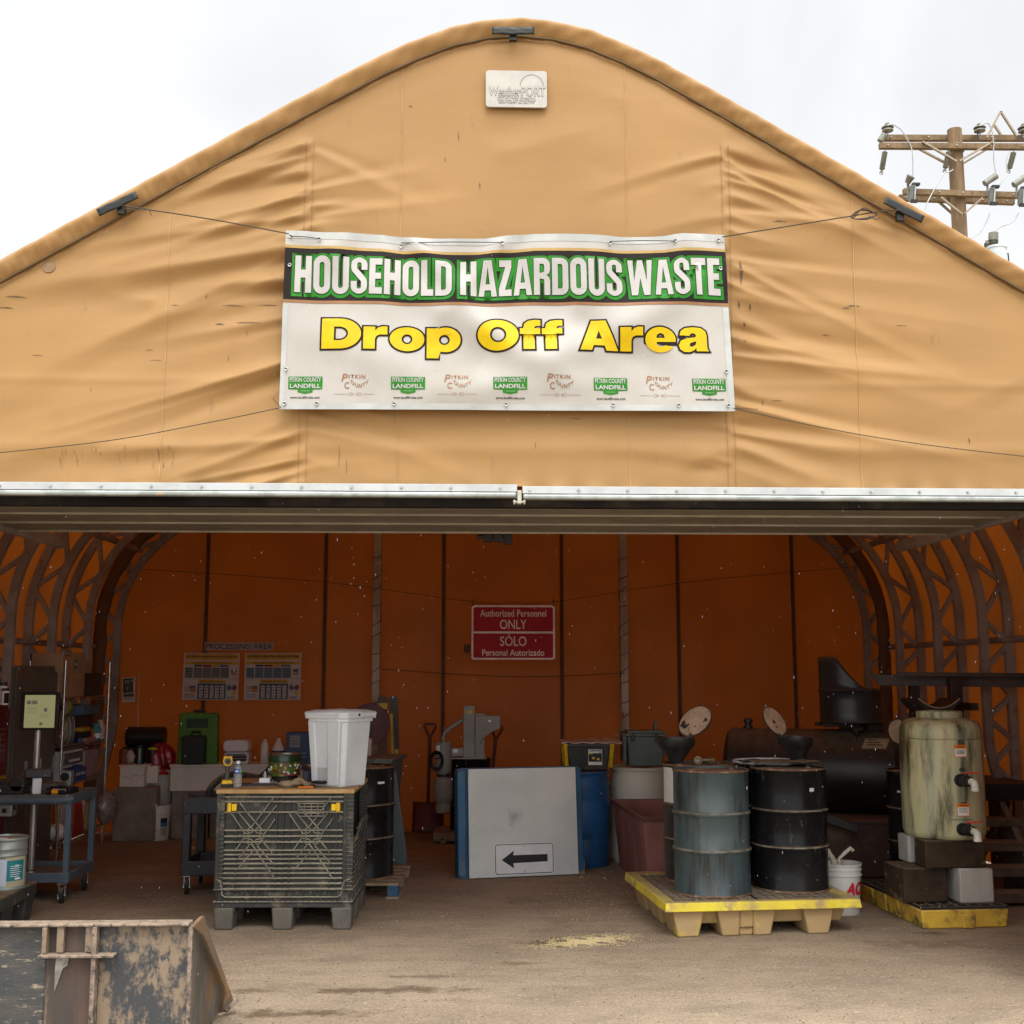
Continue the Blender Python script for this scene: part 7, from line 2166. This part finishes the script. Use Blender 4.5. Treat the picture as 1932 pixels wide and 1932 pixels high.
# area name strip and two classification posters
def area(mb, w, h): mb.m(INK).text("PROCESSING AREA", 0, 0, -.0045, w=w * .97, h=h * .68, bold=.006)
wall_panel("area_sign", "long grey strip lettered PROCESSING AREA on the back wall", "sign", 386, 516, 1212, 1227, 13.9, mat("strip_grey", (.33, .275, .27), .7), area)
def haz(lang):
    def f(mb, w, h):
        X = lambda u: -w / 2 + w * u
        Z = lambda v: h / 2 - h * v
        T1, T2, T3 = (("SISTEMA DE IDENTIFICACIÓN DE RIESGOS", "ÍNDICE DE CLASIFICACIÓN DE RIESGOS", "PROTECCIÓN PERSONAL") if lang else ("HAZARD IDENTIFICATION SYSTEM", "HAZARD INDEX RATINGS", "PERSONAL PROTECTION"))
        mb.m(PYL).rect(X(.02), X(.985), Z(.145), Z(.03), -.0045).rect(X(.02), X(.985), Z(.245), Z(.18), -.0045).rect(X(.28), X(.77), Z(.64), Z(.57), -.0045)
        mb.m(INK).text(T1, 0, Z(.075), -.006, w=w * .90, h=h * .045, bold=.04).text(T2, 0, Z(.212), -.006, w=w * .72, h=h * .035, bold=.02).text(T3, X(.525), Z(.605), -.006, w=w * .42, h=h * .03, bold=.02)
        if lang:
            mb.m(PRD); mb.rect(X(.36), X(.5), Z(.30), Z(.265), -.0048)
        for u0, u1, m_ in ((.19, .33, PNV), (.345, .50, PRD), (.51, .64, PYL), (.65, .81, PST)): mb.m(m_).rect(X(u0), X(u1), Z(.295), Z(.25), -.0046)
        mb.m(PGR if lang else PBL)
        for r in range(6):
            for u0, u1 in ((.03, .17), (.185, .335), (.345, .495), (.505, .655), (.665, .82)): mb.rect(X(u0), X(u1), Z(.345 + .036 * r), Z(.315 + .036 * r), -.0046)
        mb.m(PNV).rect(X(.86), X(.95), Z(.38), Z(.345), -.0046); mb.m(PRD).rect(X(.86), X(.95), Z(.405), Z(.385), -.0046); mb.m(PYL).rect(X(.86), X(.95), Z(.43), Z(.41), -.0046); mb.m(INK).rect(X(.86), X(.95), Z(.455), Z(.437), -.0046)
        mb.m(INK).rect(X(.015), X(.99), Z(.548), Z(.543), -.0046).rect(X(.015), X(.99), Z(.025), Z(.02), -.0046).rect(X(.015), X(.99), Z(.985), Z(.98), -.0046)
        for k, m_ in enumerate((PNV, PRD, PYL, PRD)): mb.m(m_).rect(X(.12), X(.235), Z(.73 + .03 * k), Z(.705 + .03 * k), -.0046)
        mb.m(PGR)
        for k in range(5): mb.rect(X(.035), X(.11), Z(.71 + .028 * k), Z(.70 + .028 * k), -.0046)
        for k in range(5): mb.rect(X(.035), X(.22 - .02 * (k % 2)), Z(.87 + .02 * k), Z(.862 + .02 * k), -.0046)
        mb.m(PBL).rect(X(.27), X(.775), Z(.975), Z(.65), -.0046)
        mb.m(PPR)
        for c in range(5): mb.rect(X(.30 + .095 * c), X(.365 + .095 * c), Z(.955), Z(.69), -.006)
        mb.m(PGR)
        for c in range(5):
            for r in range(4): mb.rect(X(.315 + .095 * c), X(.345 + .095 * c + .01 * ((r + c) % 2)), Z(.745 + .06 * r), Z(.725 + .06 * r - .006 * (c % 2)), -.0072)
        def dia(cx, cz, s, m_): mb.m(m_); mb.add([(X(cx) - s, -.006, Z(cz)), (X(cx), -.006, Z(cz) - s), (X(cx) + s, -.006, Z(cz)), (X(cx), -.006, Z(cz) + s)], [(0, 1, 2, 3)])
        s = w * .055
        dia(.84, .74, s, PST); dia(.925, .74, s * .95, PRD); dia(.925, .85, s, PY2); dia(.88, .80, s * .5, PPR)
        mb.m(PST).rect(X(.80), X(.86), Z(.74), Z(.68), -.0062); mb.m(PRD).rect(X(.90), X(.965), Z(.74), Z(.68), -.0062)
        mb.m(PGR)
        for k in range(4): mb.rect(X(.80), X(.96 - .03 * (k % 2)), Z(.925 + .014 * k), Z(.918 + .014 * k), -.0046)
    return f
wall_panel("hazard_poster", "left hazard classification poster in Spanish with yellow bands, right edge curling", "poster", 344, 452, 1232, 1321, 13.86, PPR, haz(1), "hazard posters on the back wall", R(.6))
wall_panel("hazard_poster", "right hazard classification poster in English with yellow bands", "poster", 460, 569, 1232, 1321, 13.86, PPR, haz(0), "hazard posters on the back wall")
# hanging red sign, tag, lines along the back wall
RWH = mat("red_sign_white", (.72, .66, .62), .5)
def auth(mb, w, h):
    mb.m(RWH)
    o = rrect(-w * .492, w * .492, -h * .488, h * .488, .03); i_ = rrect(-w * .470, w * .470, -h * .455, h * .455, .02)
    n_ = len(o)
    mb.add([(x, -.0045, z) for x, z in o + i_], [(k, (k + 1) % n_, n_ + (k + 1) % n_, n_ + k) for k in range(n_)])
    mb.rect(-w * .472, w * .472, -.011, .011, -.0046)
    mb.text("Authorized Personnel", 0, h * .345, -.0046, w=w * .78, h=h * .125, bold=.008).text("ONLY", 0, h * .145, -.0046, w=w * .315, h=h * .17, bold=.006)
    mb.text("SÓLO", 0, -h * .135, -.0046, w=w * .31, h=h * .215, bold=.006).text("Personal Autorizado", 0, -h * .36, -.0046, w=w * .73, h=h * .115, bold=.008)
a, b = W(888, 1246, 13.2), W(1048, 1141, 13.2)
asn = thing("authorized_sign", "dark red bilingual sign lettered Authorized Personnel ONLY hanging from a line", "sign", ((a.x + b.x) / 2, 13.2, (a.z + b.z) / 2))
w_, h_ = b.x - a.x, b.z - a.z
MB().m(RED).prism(rrect(-w_ / 2, w_ / 2, -h_ / 2, h_ / 2, .035), -.003, .003).build("plate", asn)
mb = MB(); auth(mb, w_, h_); mb.build("lettering", asn, recalc=False)
mb = MB().m(BLKC)
for s in (-1, 1): mb.tube([(s * w_ * .475, 0, h_ / 2 - .02), (s * w_ * .475, -.01, h_ / 2 + .02), (s * w_ * .475, 0, h_ / 2 + .06)], .006, 6)
mb.build("hanger", asn)
LN = mat("line_dark", (.035, .018, .01), .8)
small(MB().m(LN).tube(spline([W(268, 1074, 13.25), W(600, 1097, 13.2), W(889, 1135, 13.2), W(968, 1137, 13.2), W(1047, 1135, 13.2), W(1300, 1098, 13.2), W(1640, 1067, 13.25)]), .003, 6), "hanging_line", "thin dark line across the back of the room carrying the red sign", "line", (0, 0, 0))
small(MB().m(LN).tube(spline([W(718, 1262, 13.7), W(860, 1272, 13.7), W(1000, 1277, 13.7), W(1177, 1270, 13.75)]), .004, 6), "low_line", "lower dark line strung between the two back posts", "line", (0, 0, 0))
q = W(881, 1224, 13.7)
tg = thing("letter_tag", "small grey tag with the letter U left of the red sign", "tag", tuple(q))
MB().m(mat("tag_grey", (.14, .08, .05), .7)).box(-.035, .035, -.004, .004, -.05, .05).build("card", tg)
MB().m(mat("tag_ink", (.015, .02, .05), .6)).text("U", 0, 0, -.006, h=.07).build("lettering", tg, recalc=False)

# counter along the back, concrete blocks, and what stands on it
CZ0 = W(450, 1442, 13.5).z; CZ1 = W(450, 1492, 13.5).z
xa, xb = W(320, 1460, 13.5).x, W(690, 1460, 13.5).x
ctr = thing("counter", "long off white counter with deep apron on concrete blocks along the back wall", "counter", (xa, 13.5, 0))
CTM2 = mat("counter_cream", (.64, .60, .54), .6, c2=(.56, .52, .46), sc_=3)
MB().m(CTM2).box(0, xb - xa, -.02, .5, CZ0 - .03, CZ0).build("top", ctr, bevel=.004)
MB().m(CTM2).box(.01, xb - xa - .01, 0, .03, CZ1, CZ0 - .0305).build("apron", ctr)
CBK = mat("stacked_concrete", (.25, .215, .175), .9, c2=(.18, .15, .12), sc_=4, c3=(.2, .17, .13), amt3=.64, bump=.6, bsc=40)
nb = 0
for k in range(5):
    for r in range(2):
        MB().m(CBK).jitter(0).box(.02 + .42 * k, .42 + .42 * k, .06 + .01 * (k % 2), .46, r * CZ1 / 2 + .001, (r + 1) * CZ1 / 2 - .002).build("support_block", ctr, bevel=.008)
# left sink box on a concrete pier
a, b = W(225, 1485, 13.35), W(273, 1443, 13.35)
pier = MB().m(CBK).box(-.22, .24, -.05, .45, 0, a.z - .002)
small(pier, "concrete_pier", "rough brown concrete block under the cream sink box", "concrete block", ((a.x + b.x) / 2 + .03, 13.38, 0), bevel=.02)
sk_ = thing("sink_box", "cream sink box with wiggly crack on a rough concrete block", "sink", ((a.x + b.x) / 2, 13.35, a.z))
w2 = (b.x - a.x) / 2; h2_ = b.z - a.z
MB().m(CTM2).box(-w2, w2, 0, .42, 0, h2_ - .02).box(w2 + .002, w2 + .12, .1, .42, .03, h2_ - .02).build("basin", sk_, bevel=.004)
MB().m(CTM2).box(-w2 - .01, w2 + .02, -.012, .44, h2_ - .02, h2_).build("rim", sk_, bevel=.004)
MB().m(INK).tube([(-w2 * .8 + w2 * 1.9 * k / 8, -.003, .09 + .018 * math.sin(k * 1.7) + .006 * k) for k in range(9)], .0022, 4).build("crack", sk_)
SZ = b.z
a, b = W(227, 1411, 13.5), W(301, 1373, 13.5)
small(MB().m(BLKC).cyl((-(b.x - a.x) / 2, 0, 0), ((b.x - a.x) / 2, 0, 0), (b.z - a.z) / 2, n=28), "black_roll", "thick black roll high behind the cream sink box", "roll", ((a.x + b.x) / 2, 13.75, (a.z + b.z) / 2), bevel=.008)
small(MB().m(BLKC).box(-.24, .25, -.06, .08, 0, a.z - SZ - .002), "black_crate", "black crate under the thick black roll on the sink box", "crate", ((a.x + b.x) / 2, 13.73, SZ + .001), bevel=.006)
for lab, px, h_, r_, m_, y in (("dark aerosol tin with bright blue and yellow stripe left of the red bag", 264, .20, .045, "stripe", 13.5), ("yellow topped dark can behind the red bag", 287, .19, .05, "ytop", 13.58), ("dull orange jar at the left of the sink box", 233, .16, .05, "ojar", 13.5), ("pale rag bundle between the orange jar and the striped tin", 246, .16, .05, "rag", 13.5)):
    x = W(px, 1440, y).x
    t = thing("tin_can" if m_ != "rag" else "rag_bundle", lab, "tin" if m_ != "rag" else "rag", (x, y, SZ + .001))
    if m_ == "rag":
        MB().m(PPR).ball((0, 0, .075), .05, .05, .075, 14, 10, lambda d: 1 + .12 * math.sin(d.x * 9 + d.z * 8)).build("bundle", t, angle=80)
        continue
    MB().m(BLKC if m_ != "ojar" else mat("dull_orange", (.16, .05, .02), .6)).lathe([(0, 0), (r_, 0), (r_, h_ * .9), (r_ * .9, h_ * .93), (r_ * .9, h_), (0, h_)], 22).build("body", t)
    if m_ == "stripe":
        mb = MB().m(mat("label_cyan", (.05, .35, .5), .4)).patch(r_ + .001, -.2, .35, .01, h_ * .85); mb.m(PYL).patch(r_ + .002, -.2, .35, .06, .09).patch(r_ + .002, -.2, .35, .12, .14); mb.build("label", t, recalc=False)
    if m_ == "ytop":
        MB().m(YELL).lathe([(r_ + .001, h_ * .78), (r_ + .001, h_ * .9)], 22).build("label", t, recalc=False)
# buckets by the pier, red bag
q = G(290, 1587)
b3 = thing("plastic_bucket", "white bucket with printed label on the floor by the concrete block", "bucket", (q.x - .01, q.y + .13, 0))
bucket_parts(b3, WPAINT)
mb = MB().m(LABW).patch(.139, -.25, .55, .06, .27); mb.m(PNV).patch(.1395, .55, 1.15, .15, .28); mb.m(mat("label_sky", (.05, .16, .26), .5)).patch(.1405, .55, 1.15, .15, .19)
mb.m(INK).patch(.140, -.1, .2, .16, .17).patch(.140, -.15, .3, .11, .115).ctext("xxx", .1402, .0, .185, w=.05, h=.012)
for k in range(4): mb.patch(.138, .6, 1.05, .06 + .02 * k, .066 + .02 * k)
mb.build("label", b3, recalc=False)
MB().m(STL).tube([(-.15 * math.cos(k * PI / 12) , -.155 * math.sin(k * PI / 12), .29 - .12 * math.sin(k * PI / 12) - .08 * math.sin(k * PI / 24)) for k in range(13)], .002, 5).build("bail_handle", b3)
q = W(300, 1518, 13.62)
BG = mat("bucket_grey", (.40, .38, .35), .55, c2=(.33, .31, .28), sc_=4, dust=.3)
for k, (z, lab) in enumerate(((q.z - .372, "grey bucket underneath another, behind the white labelled bucket"), (q.z, "upper grey bucket with small yellow label holding the red bag"))):
    b4 = thing("plastic_bucket", lab, "bucket", (q.x, 13.66, max(0, z)), R(20), "stacked grey buckets")
    if k == 0: q.z = max(.372, q.z); b4.location.z = q.z - .372
    else: b4.location.z = q.z
    bucket_parts(b4, BG, .128, .15, .37)
    if k:
        MB().m(YELL).patch(.143, .55, .85, .17, .235).build("label", b4, recalc=False)
mb = MB().m(mat("red_bag_plastic", (.30, .008, .018), .28, c2=(.20, .005, .012), sc_=9, spec=.7, bump=.8, bsc=22))
mb.ball((0, 0, .14), .15, .13, .15, 40, 24, lambda d: 1 + .10 * math.sin(9 * math.atan2(d.y, d.x) + 2 * d.z) * (1 - .3 * d.z) + (.12 if d.z < -.3 else 0))
mb.grid(30, 4, lambda u, v: ((.145 + .03 * v + .015 * math.sin(u * 40)) * math.cos(u * 2 * PI), (.145 + .03 * v + .015 * math.sin(u * 40)) * math.sin(u * 2 * PI), .03 - .07 * v))
small(mb, "red_plastic_bag", "shiny red plastic bag bulging from the upper grey bucket", "bag", (q.x - .01, 13.66, q.z + .36), angle=80)
# green portable eyewash station on the counter
a, b = W(333, 1440, 13.6), W(413, 1345, 13.6)
gw, gh = b.x - a.x, b.z - a.z
ey = thing("eyewash_station", "bright green portable eyewash station with black tank on the counter", "eyewash station", ((a.x + b.x) / 2, 13.6, CZ0 + .001))
GRE = mat("eyewash_green", (.065, .18, .012), .45, c2=(.055, .15, .01))
gh = b.z - CZ0
mb = MB().m(GRE)
mb.prism([(-gw / 2, 0), (gw / 2, 0), (gw / 2 - .012, gh - .02), (gw / 2 - .03, gh), (-gw / 2 + .03, gh), (-gw / 2 + .012, gh - .02)], 0, .10)
mb.build("back_panel", ey, bevel=.012)
MB().m(GRE).prism(rrect(-.075, .075, gh * .5, gh * .655, .03), -.02, .0).build("tray_neck", ey, bevel=.008)
MB().m(mat("recess_dark_green", (.012, .05, .02), .5)).box(-gw * .29, gw * .24, -.004, .0, gh * .70, gh * .89).build("recess", ey)
mb = MB().m(BLKC).prism(rrect(-gw * .31, gw * .24, 0, gh * .56, .03), -.16, -.001)
tk_ = mb.build("tank", ey, bevel=.012)
MB().m(BLKC).tube([(-.05, -.08, gh * .55), (-.045, -.08, gh * .63), (.04, -.08, gh * .63), (.045, -.08, gh * .55)], .012, 8).build("carry_handle", tk_)
MB().m(BLKC).box(-.07, .06, .03, .09, gh, gh + .03).build("top_cap", ey, bevel=.005)
# white appliance, bottles, blue can on the counter
a, b = W(424, 1440, 13.6), W(473, 1396, 13.6)
ap_ = thing("fan_heater", "white rounded fan heater with dark grille beside the green eyewash station", "heater", ((a.x + b.x) / 2, 13.6, CZ0 + .001))
hw = (b.x - a.x) / 2; hh_ = b.z - CZ0
WAP = mat("appliance_white", (.60, .57, .59), .4, c2=(.54, .51, .52))
MB().m(WAP).prism(rrect(-hw, hw, hh_ * .52, hh_, hh_ * .16, 6), -.12, .1).build("upper_body", ap_, bevel=.01)
MB().m(WAP).prism(rrect(-hw * .93, hw, .0, hh_ * .5, hh_ * .1, 5), -.10, .1).build("lower_body", ap_, bevel=.008)
mb = MB().m(BLKC).prism(rrect(-hw * .82, hw * .85, .03, hh_ * .42, .02), -.104, -.1005)
mb.m(WAP)
for k in range(4): mb.box(-hw * .82, hw * .85, -.107, -.1042, .06 + .03 * k, .063 + .03 * k)
mb.build("grille", ap_)
JW = mat("jug_white", (.58, .56, .52), .5)
x = W(499, 1430, 13.6).x
t = thing("plastic_bottle", "narrow cream plastic bottle on the counter beside a blue labelled jug", "bottle", (x, 13.6, CZ0 + .001))
hb_ = W(499, 1395, 13.6).z - CZ0
MB().m(JW).lathe([(0, 0), (.04, 0), (.046, .01), (.045, hb_ * .72), (.03, hb_ * .88), (.018, hb_ * .92), (0, hb_ * .92)], 22).build("body", t)
MB().m(JW).lathe([(.02, hb_ * .92), (.02, hb_), (0, hb_)], 16).build("cap", t)
x = W(525, 1430, 13.6).x
t = thing("plastic_jug", "cone shouldered jug with blue label on the counter", "jug", (x, 13.6, CZ0 + .001))
hb_ = W(525, 1393, 13.6).z - CZ0
MB().m(JW).lathe([(0, 0), (.075, 0), (.078, .01), (.078, hb_ * .55), (.05, hb_ * .75), (.02, hb_ * .93), (0, hb_ * .93)], 26).build("body", t)
MB().m(JW).lathe([(.024, hb_ * .92), (.024, hb_), (0, hb_)], 16).build("cap", t)
mb = MB().m(PNV).patch(.0795, -1.5, 1.5, .02, hb_ * .52, n=16); mb.m(PPR).patch(.0805, -.7, .8, .03, hb_ * .45); mb.m(PGR)
for k in range(5): mb.patch(.0815, -.6, .65 - .1 * (k % 2), .05 + .018 * k, .056 + .018 * k)
mb.build("label", t, recalc=False)
a, b = W(541, 1440, 13.65), W(590, 1381, 13.65)
t = thing("blue_jerrycan", "dark blue square can with pale label on the counter behind the floral tin", "can", ((a.x + b.x) / 2, 13.65, CZ0 + .001))
hb_ = b.z - CZ0; hw = (b.x - a.x) / 2
MB().m(mat("can_blue", (.012, .04, .11), .4)).prism(rrect(-hw, hw, 0, hb_, .02), -.09, .09).build("body", t, bevel=.006)
mb = MB().m(mat("can_label", (.24, .25, .27), .6)).rect(-hw * .7, hw * .1, hb_ * .52, hb_ * .9, -.0985); mb.m(PGR)
for k in range(6): mb.rect(-hw * .65, hw * (.05 - .1 * (k % 2)), hb_ * (.6 + .045 * k), hb_ * (.615 + .045 * k), -.1)
mb.m(mat("can_print", (.10, .22, .34), .5)).rect(hw * .2, hw * .6, hb_ * .3, hb_ * .36, -.0985).rect(hw * .1, hw * .7, hb_ * .2, hb_ * .23, -.0985)
mb.build("label", t, recalc=False)

# front left: black pallet with a steel pail
pq = G(62, 1731)
pl = thing("black_pallet", "dusty black plastic pallet under the grey pail at the photo's left edge", "pallet", (pq.x + .03, 8.25, 0))
PHT = W(75, 1664, 9.2).z
PLM = mat("pallet_black", (.03, .03, .028), .7, c2=(.05, .047, .04), sc_=6, c3=(.14, .12, .09), amt3=.64, sc3=14, dust=.8)
PDK = mat("pallet_deck", (.22, .17, .115), .85, c2=(.15, .11, .075), sc_=7, c3=(.08, .06, .04), amt3=.64)
MB().m(PLM).box(-1.2, 0, 0, 1.02, PHT - .10, PHT - .014).build("deck_frame", pl, bevel=.008)
MB().m(PDK).box(-1.2, -.0, 0.0, 1.02, PHT - .0135, PHT).build("deck_face", pl, bevel=.003)
for x in (-1.2, -.69, -.20):
    for y in (.0, .43, .84): MB().m(PLM).frus((x + .01, x + .17, y + .01, y + .16), (x, x + .19, y, y + .18), 0, PHT - .101).build("foot", pl, bevel=.01)
q = W(4, 1670, 8.95)
pa = thing("steel_pail", "grey steel pail with teal printed label standing on the black pallet", "pail", (q.x, 8.98, PHT + .001))
r_, hp = .146, W(4, 1583, 8.85).z - PHT
PLG_ = mat("pail_grey", (.30, .325, .31), .4, .3, c2=(.25, .27, .26), sc_=4)
MB().m(PLG_).lathe([(0, .008), (r_ - .004, .008), (r_ + .002, 0), (r_ + .002, .01), (r_, .014), (r_, hp * .64), (r_ + .006, hp * .66), (r_ + .001, hp * .69), (r_, hp * .76), (r_ + .007, hp * .785), (r_ + .001, hp * .81), (r_, hp * .93), (r_ + .006, hp * .945), (r_ + .009, hp * .97), (r_ + .006, hp), (r_ - .006, hp), (r_ - .01, hp * .97), (0, hp * .965)], 48).build("body", pa, angle=45)
mb = MB().m(mat("spill_orange", (.55, .22, .06), .5)).lathe([(0, hp * .967), (r_ * .55, hp * .967)], 20, (.02, -.02, 0)); mb.m(PAPER).box(-.06, .02, -.06, -.02, hp * .967, hp * .985)
mb.build("lid_residue", pa)
mb = MB().m(mat("label_lilac", (.55, .60, .72), .5, c2=(.48, .54, .66))).patch(r_ + .0015, -1.6, .45, .03, hp * .60, n=20); mb.m(mat("label_teal", (.012, .22, .25), .45)).patch(r_ + .0015, .45, 1.35, .06, hp * .57, n=12)
mb.m(mat("label_straw", (.5, .45, .28), .6)).patch(r_ + .0012, .40, 1.5, .02, hp * .63, n=12)
mb.m(PAPER)
mb.ctext("WB", r_ + .003, .92, hp * .46, w=.03, h=.018, bold=.03)
for k in range(6): mb.patch(r_ + .003, .62, 1.2 - .07 * (k % 3), .16 - .014 * k, .164 - .014 * k)
mb.patch(r_ + .003, .85, 1.15, .068, .082)
mb.build("label", pa, recalc=False)

# ---------------------------------------------------------------- loader bucket, front left
LBX = W(359, 1850, 6.10).x
lb = thing("loader_bucket", "scraped black and muddy steel loader bucket with rusty side cutter, foreground left", "loader bucket", (LBX, 6.10, 0))
LBM = mat("bucket_mud_paint", (.042, .045, .048), .5, c2=(.21, .155, .105), ro=.8, sc_=3.2, amt=.52, sharp=.05, stretch=1.7, c3=(.035, .038, .042), amt3=.575, sc3=16, sharp3=.03, stretch3=2, dust=.6, bump=.4, bsc=25)
LBD = mat("bucket_scraped", (.035, .04, .045), .55, c2=(.065, .06, .052), ro=.75, sc_=4, amt=.5, stretch=.3, c3=(.30, .24, .17), amt3=.60, sc3=6, sharp3=.05, stretch3=.22, dust=.6, bump=.4, bsc=30)
RSB = mat("bucket_rust", (.11, .065, .042), .65, c2=(.055, .042, .036), sc_=4, stretch=5, c3=(.30, .24, .18), amt3=.66, sc3=7, stretch3=6, dust=.3, bump=.3)
RS2 = mat("cutter_rust", (.22, .125, .062), .62, .15, c2=(.15, .115, .085), sc_=5, stretch=3, c3=(.36, .20, .09), amt3=.6, sc3=8, stretch3=3, bump=.5, bsc=30)
LIP = mat("bucket_lip", (.27, .20, .15), .8, c2=(.13, .10, .08), sc_=20, c3=(.05, .045, .04), amt3=.58, sc3=30, dust=.5)
def lx(px): return W(px, 1850, 6.10).x - LBX
def lz(py): return W(200, py, 6.10).z
ZTOP = lz(1745)
XL = -2.0
def sheet(x0, x1, m_, n=1):
    mb = MB().m(m_)
    mb.prism([(.0, .02), (.03, .02), (.035, ZTOP), (.005, ZTOP)], x0, x1, 'x')
    return mb
# back plate in its three welded sections
sheet(XL, lx(84), LBD).build("back_plate", lb, bevel=.004)
sheet(lx(84), lx(184), RSB).build("attach_plate", lb, bevel=.004)
sheet(lx(184), 0, LBM).build("back_plate", lb, bevel=.004)
mb = MB().m(LIP).box(XL, -.005, -.05, .05, ZTOP, ZTOP + .014); mb.build("top_lip", lb, bevel=.005)
for pxa, m_ in ((86, LBM), (180, LIP)): MB().m(m_).box(lx(pxa) - .010, lx(pxa) + .012, -.055, -.001, .02 if pxa > 100 else lz(1797), ZTOP - .001).build("stiffener", lb, bevel=.003)
for pxa in (112, 166): MB().m(LBM).box(lx(pxa) - .012, lx(pxa) + .022, -.035, -.001, lz(1794), ZTOP - .001).build("pocket_rib", lb, bevel=.003)
MB().m(LIP).box(lx(78), lx(220), -.075, -.001, lz(1801), lz(1796)).build("ledge", lb, bevel=.003)
mb = MB().m(mat("scraped_steel", (.38, .38, .36), .5, .4, c2=(.2, .19, .17), sc_=12))
mb.prism([(lx(105), lz(1802)), (lx(128), lz(1803)), (lx(127), lz(1820)), (lx(118), lz(1826)), (lx(112), lz(1845)), (lx(104), lz(1870)), (lx(103), lz(1825))], -.0035, -.0005)
mb.build("bare_scrape", lb)
# floor and curved underside going away from us
mb = MB().m(LBD).prism([(.0, .0), (.62, -.0), (.62, .02), (.03, .03)], XL, 0, 'x'); mb.build("floor_plate", lb, bevel=.003)
# side plate with bolted cutter
def P3(px, py, Y): 
    w = W(px, py, Y); return Vector((w.x - LBX, w.y - 6.10, w.z))
A_ = P3(361, 1747, 6.10); Bq = P3(379, 1727, 6.20); C_ = P3(428, 1864, 6.62); D_2 = P3(437, 1889, 6.70); E_ = P3(414, 1911, 6.66)
E_.z = max(E_.z, .004); D_2.z = max(D_2.z, .03)
F_ = Vector((.0, .0, .0))
def slab(pts, t, m_):
    n = (pts[1] - pts[0]).cross(pts[2] - pts[0]).normalized()
    if n.x < 0: n = -n
    vs = [p for p in pts] + [p - n * t for p in pts]
    k = len(pts)
    mb = MB().m(m_)
    mb.add(vs, [tuple(range(k)), tuple(range(2 * k - 1, k - 1, -1))] + [(i, (i + 1) % k, k + (i + 1) % k, k + i) for i in range(k)])
    return mb
M_ = P3(379, 1765, 6.18); N_ = P3(420, 1868, 6.55)
slab([Vector((.0, 0, .0)), A_, M_, N_, E_], .02, mat("side_scraped", (.17, .165, .15), .5, .45, c2=(.11, .10, .085), sc_=5, stretch=4, c3=(.24, .14, .075), amt3=.56, sc3=5, stretch3=2, sharp3=.1, bump=.4, bsc=25)).build("side_plate", lb, bevel=.003)
off_ = Vector((.016, -.006, 0))
slab([M_ + off_ - Vector((0, .0, 0)), A_ + off_ * .6, Bq + off_, C_ + off_, D_2 + off_, E_ + off_ * .8, N_ + off_], .024, RS2).build("side_cutter", lb, bevel=.004)
MB().m(LIP).bar(D_2 + Vector((.02, .01, .012)), E_ + Vector((.02, .0, .012)), .05, .025).build("cutting_edge", lb, bevel=.004)
MB().m(LIP).bar(Vector((.0, -.006, .0)), A_ + Vector((0, -.006, 0)), .03, .02).build("corner_weld", lb, bevel=.004)

# ---------------------------------------------------------------- loose matter: absorbent granules, grit, falling snow
def scatter(name, m_, pts, smin, smax, seed, flat=.6):
    q = random.Random(seed); mb = MB().m(m_)
    for x, y, z in pts:
        s = q.uniform(smin, smax); a = q.uniform(0, 6.28)
        c, d = math.cos(a) * s, math.sin(a) * s
        mb.add([(x + c, y + d, z), (x - d, y + c, z), (x - c, y - d * .8, z), (x + d * .9, y - c, z), (x, y, z + s * flat), (x, y, z - s * flat)],
               [(0, 1, 4), (1, 2, 4), (2, 3, 4), (3, 0, 4), (1, 0, 5), (2, 1, 5), (3, 2, 5), (0, 3, 5)])
    return tag(mb.build(name, recalc=False), kind="stuff")
q = random.Random(21); pts = []
cA = G(1108, 1776)
for k in range(4200):
    t = q.gauss(0, .5); x = cA.x + t * .30 + q.gauss(0, .05); y = cA.y + t * .10 + q.gauss(0, .075)
    if math.sin(x * 23) * math.sin(y * 31 + x * 9) > .55: continue
    pts.append((x, y, .002))
for k in range(500):
    c = G(q.uniform(1040, 1190), q.uniform(1630, 1730)); pts.append((c.x + q.gauss(0, .15), c.y + q.gauss(0, .1), .002))
scatter("absorbent_granules", mat("absorbent", (.55, .45, .24), .9, c2=(.42, .33, .17), sc_=60), pts, .002, .0055, 3)
pts = [(q.uniform(-3.2, 3.6), 5.9 + 4.2 * q.random() ** 1.4, .001) for k in range(3600)]
scatter("grit", mat("grit_brown", (.13, .095, .065), .9, c2=(.30, .24, .17), sc_=9, sharp=.02), pts, .0018, .0085, 4)
q = random.Random(8); mb = MB().m(mat("snow", (.25, .25, .26), .8))
for k in range(1500):
    y = 2.2 + 4.4 * q.random()
    x = q.uniform(-.46, .52) * y; z = CAMH + q.uniform(-.30, .42) * y
    if z < .05: continue
    s = q.uniform(.00035, .0008); l = s * q.uniform(2, 6); dxx = q.uniform(-.4, .4) * s
    mb.add([(x + s, y, z), (x, y + s, z), (x - s, y, z), (x, y - s, z), (x + dxx, y, z + l), (x - dxx, y, z - l)], [(0, 1, 4), (1, 2, 4), (2, 3, 4), (3, 0, 4), (1, 0, 5), (2, 1, 5), (3, 2, 5), (0, 3, 5)])
tag(mb.build("falling_snow", recalc=False), kind="stuff")
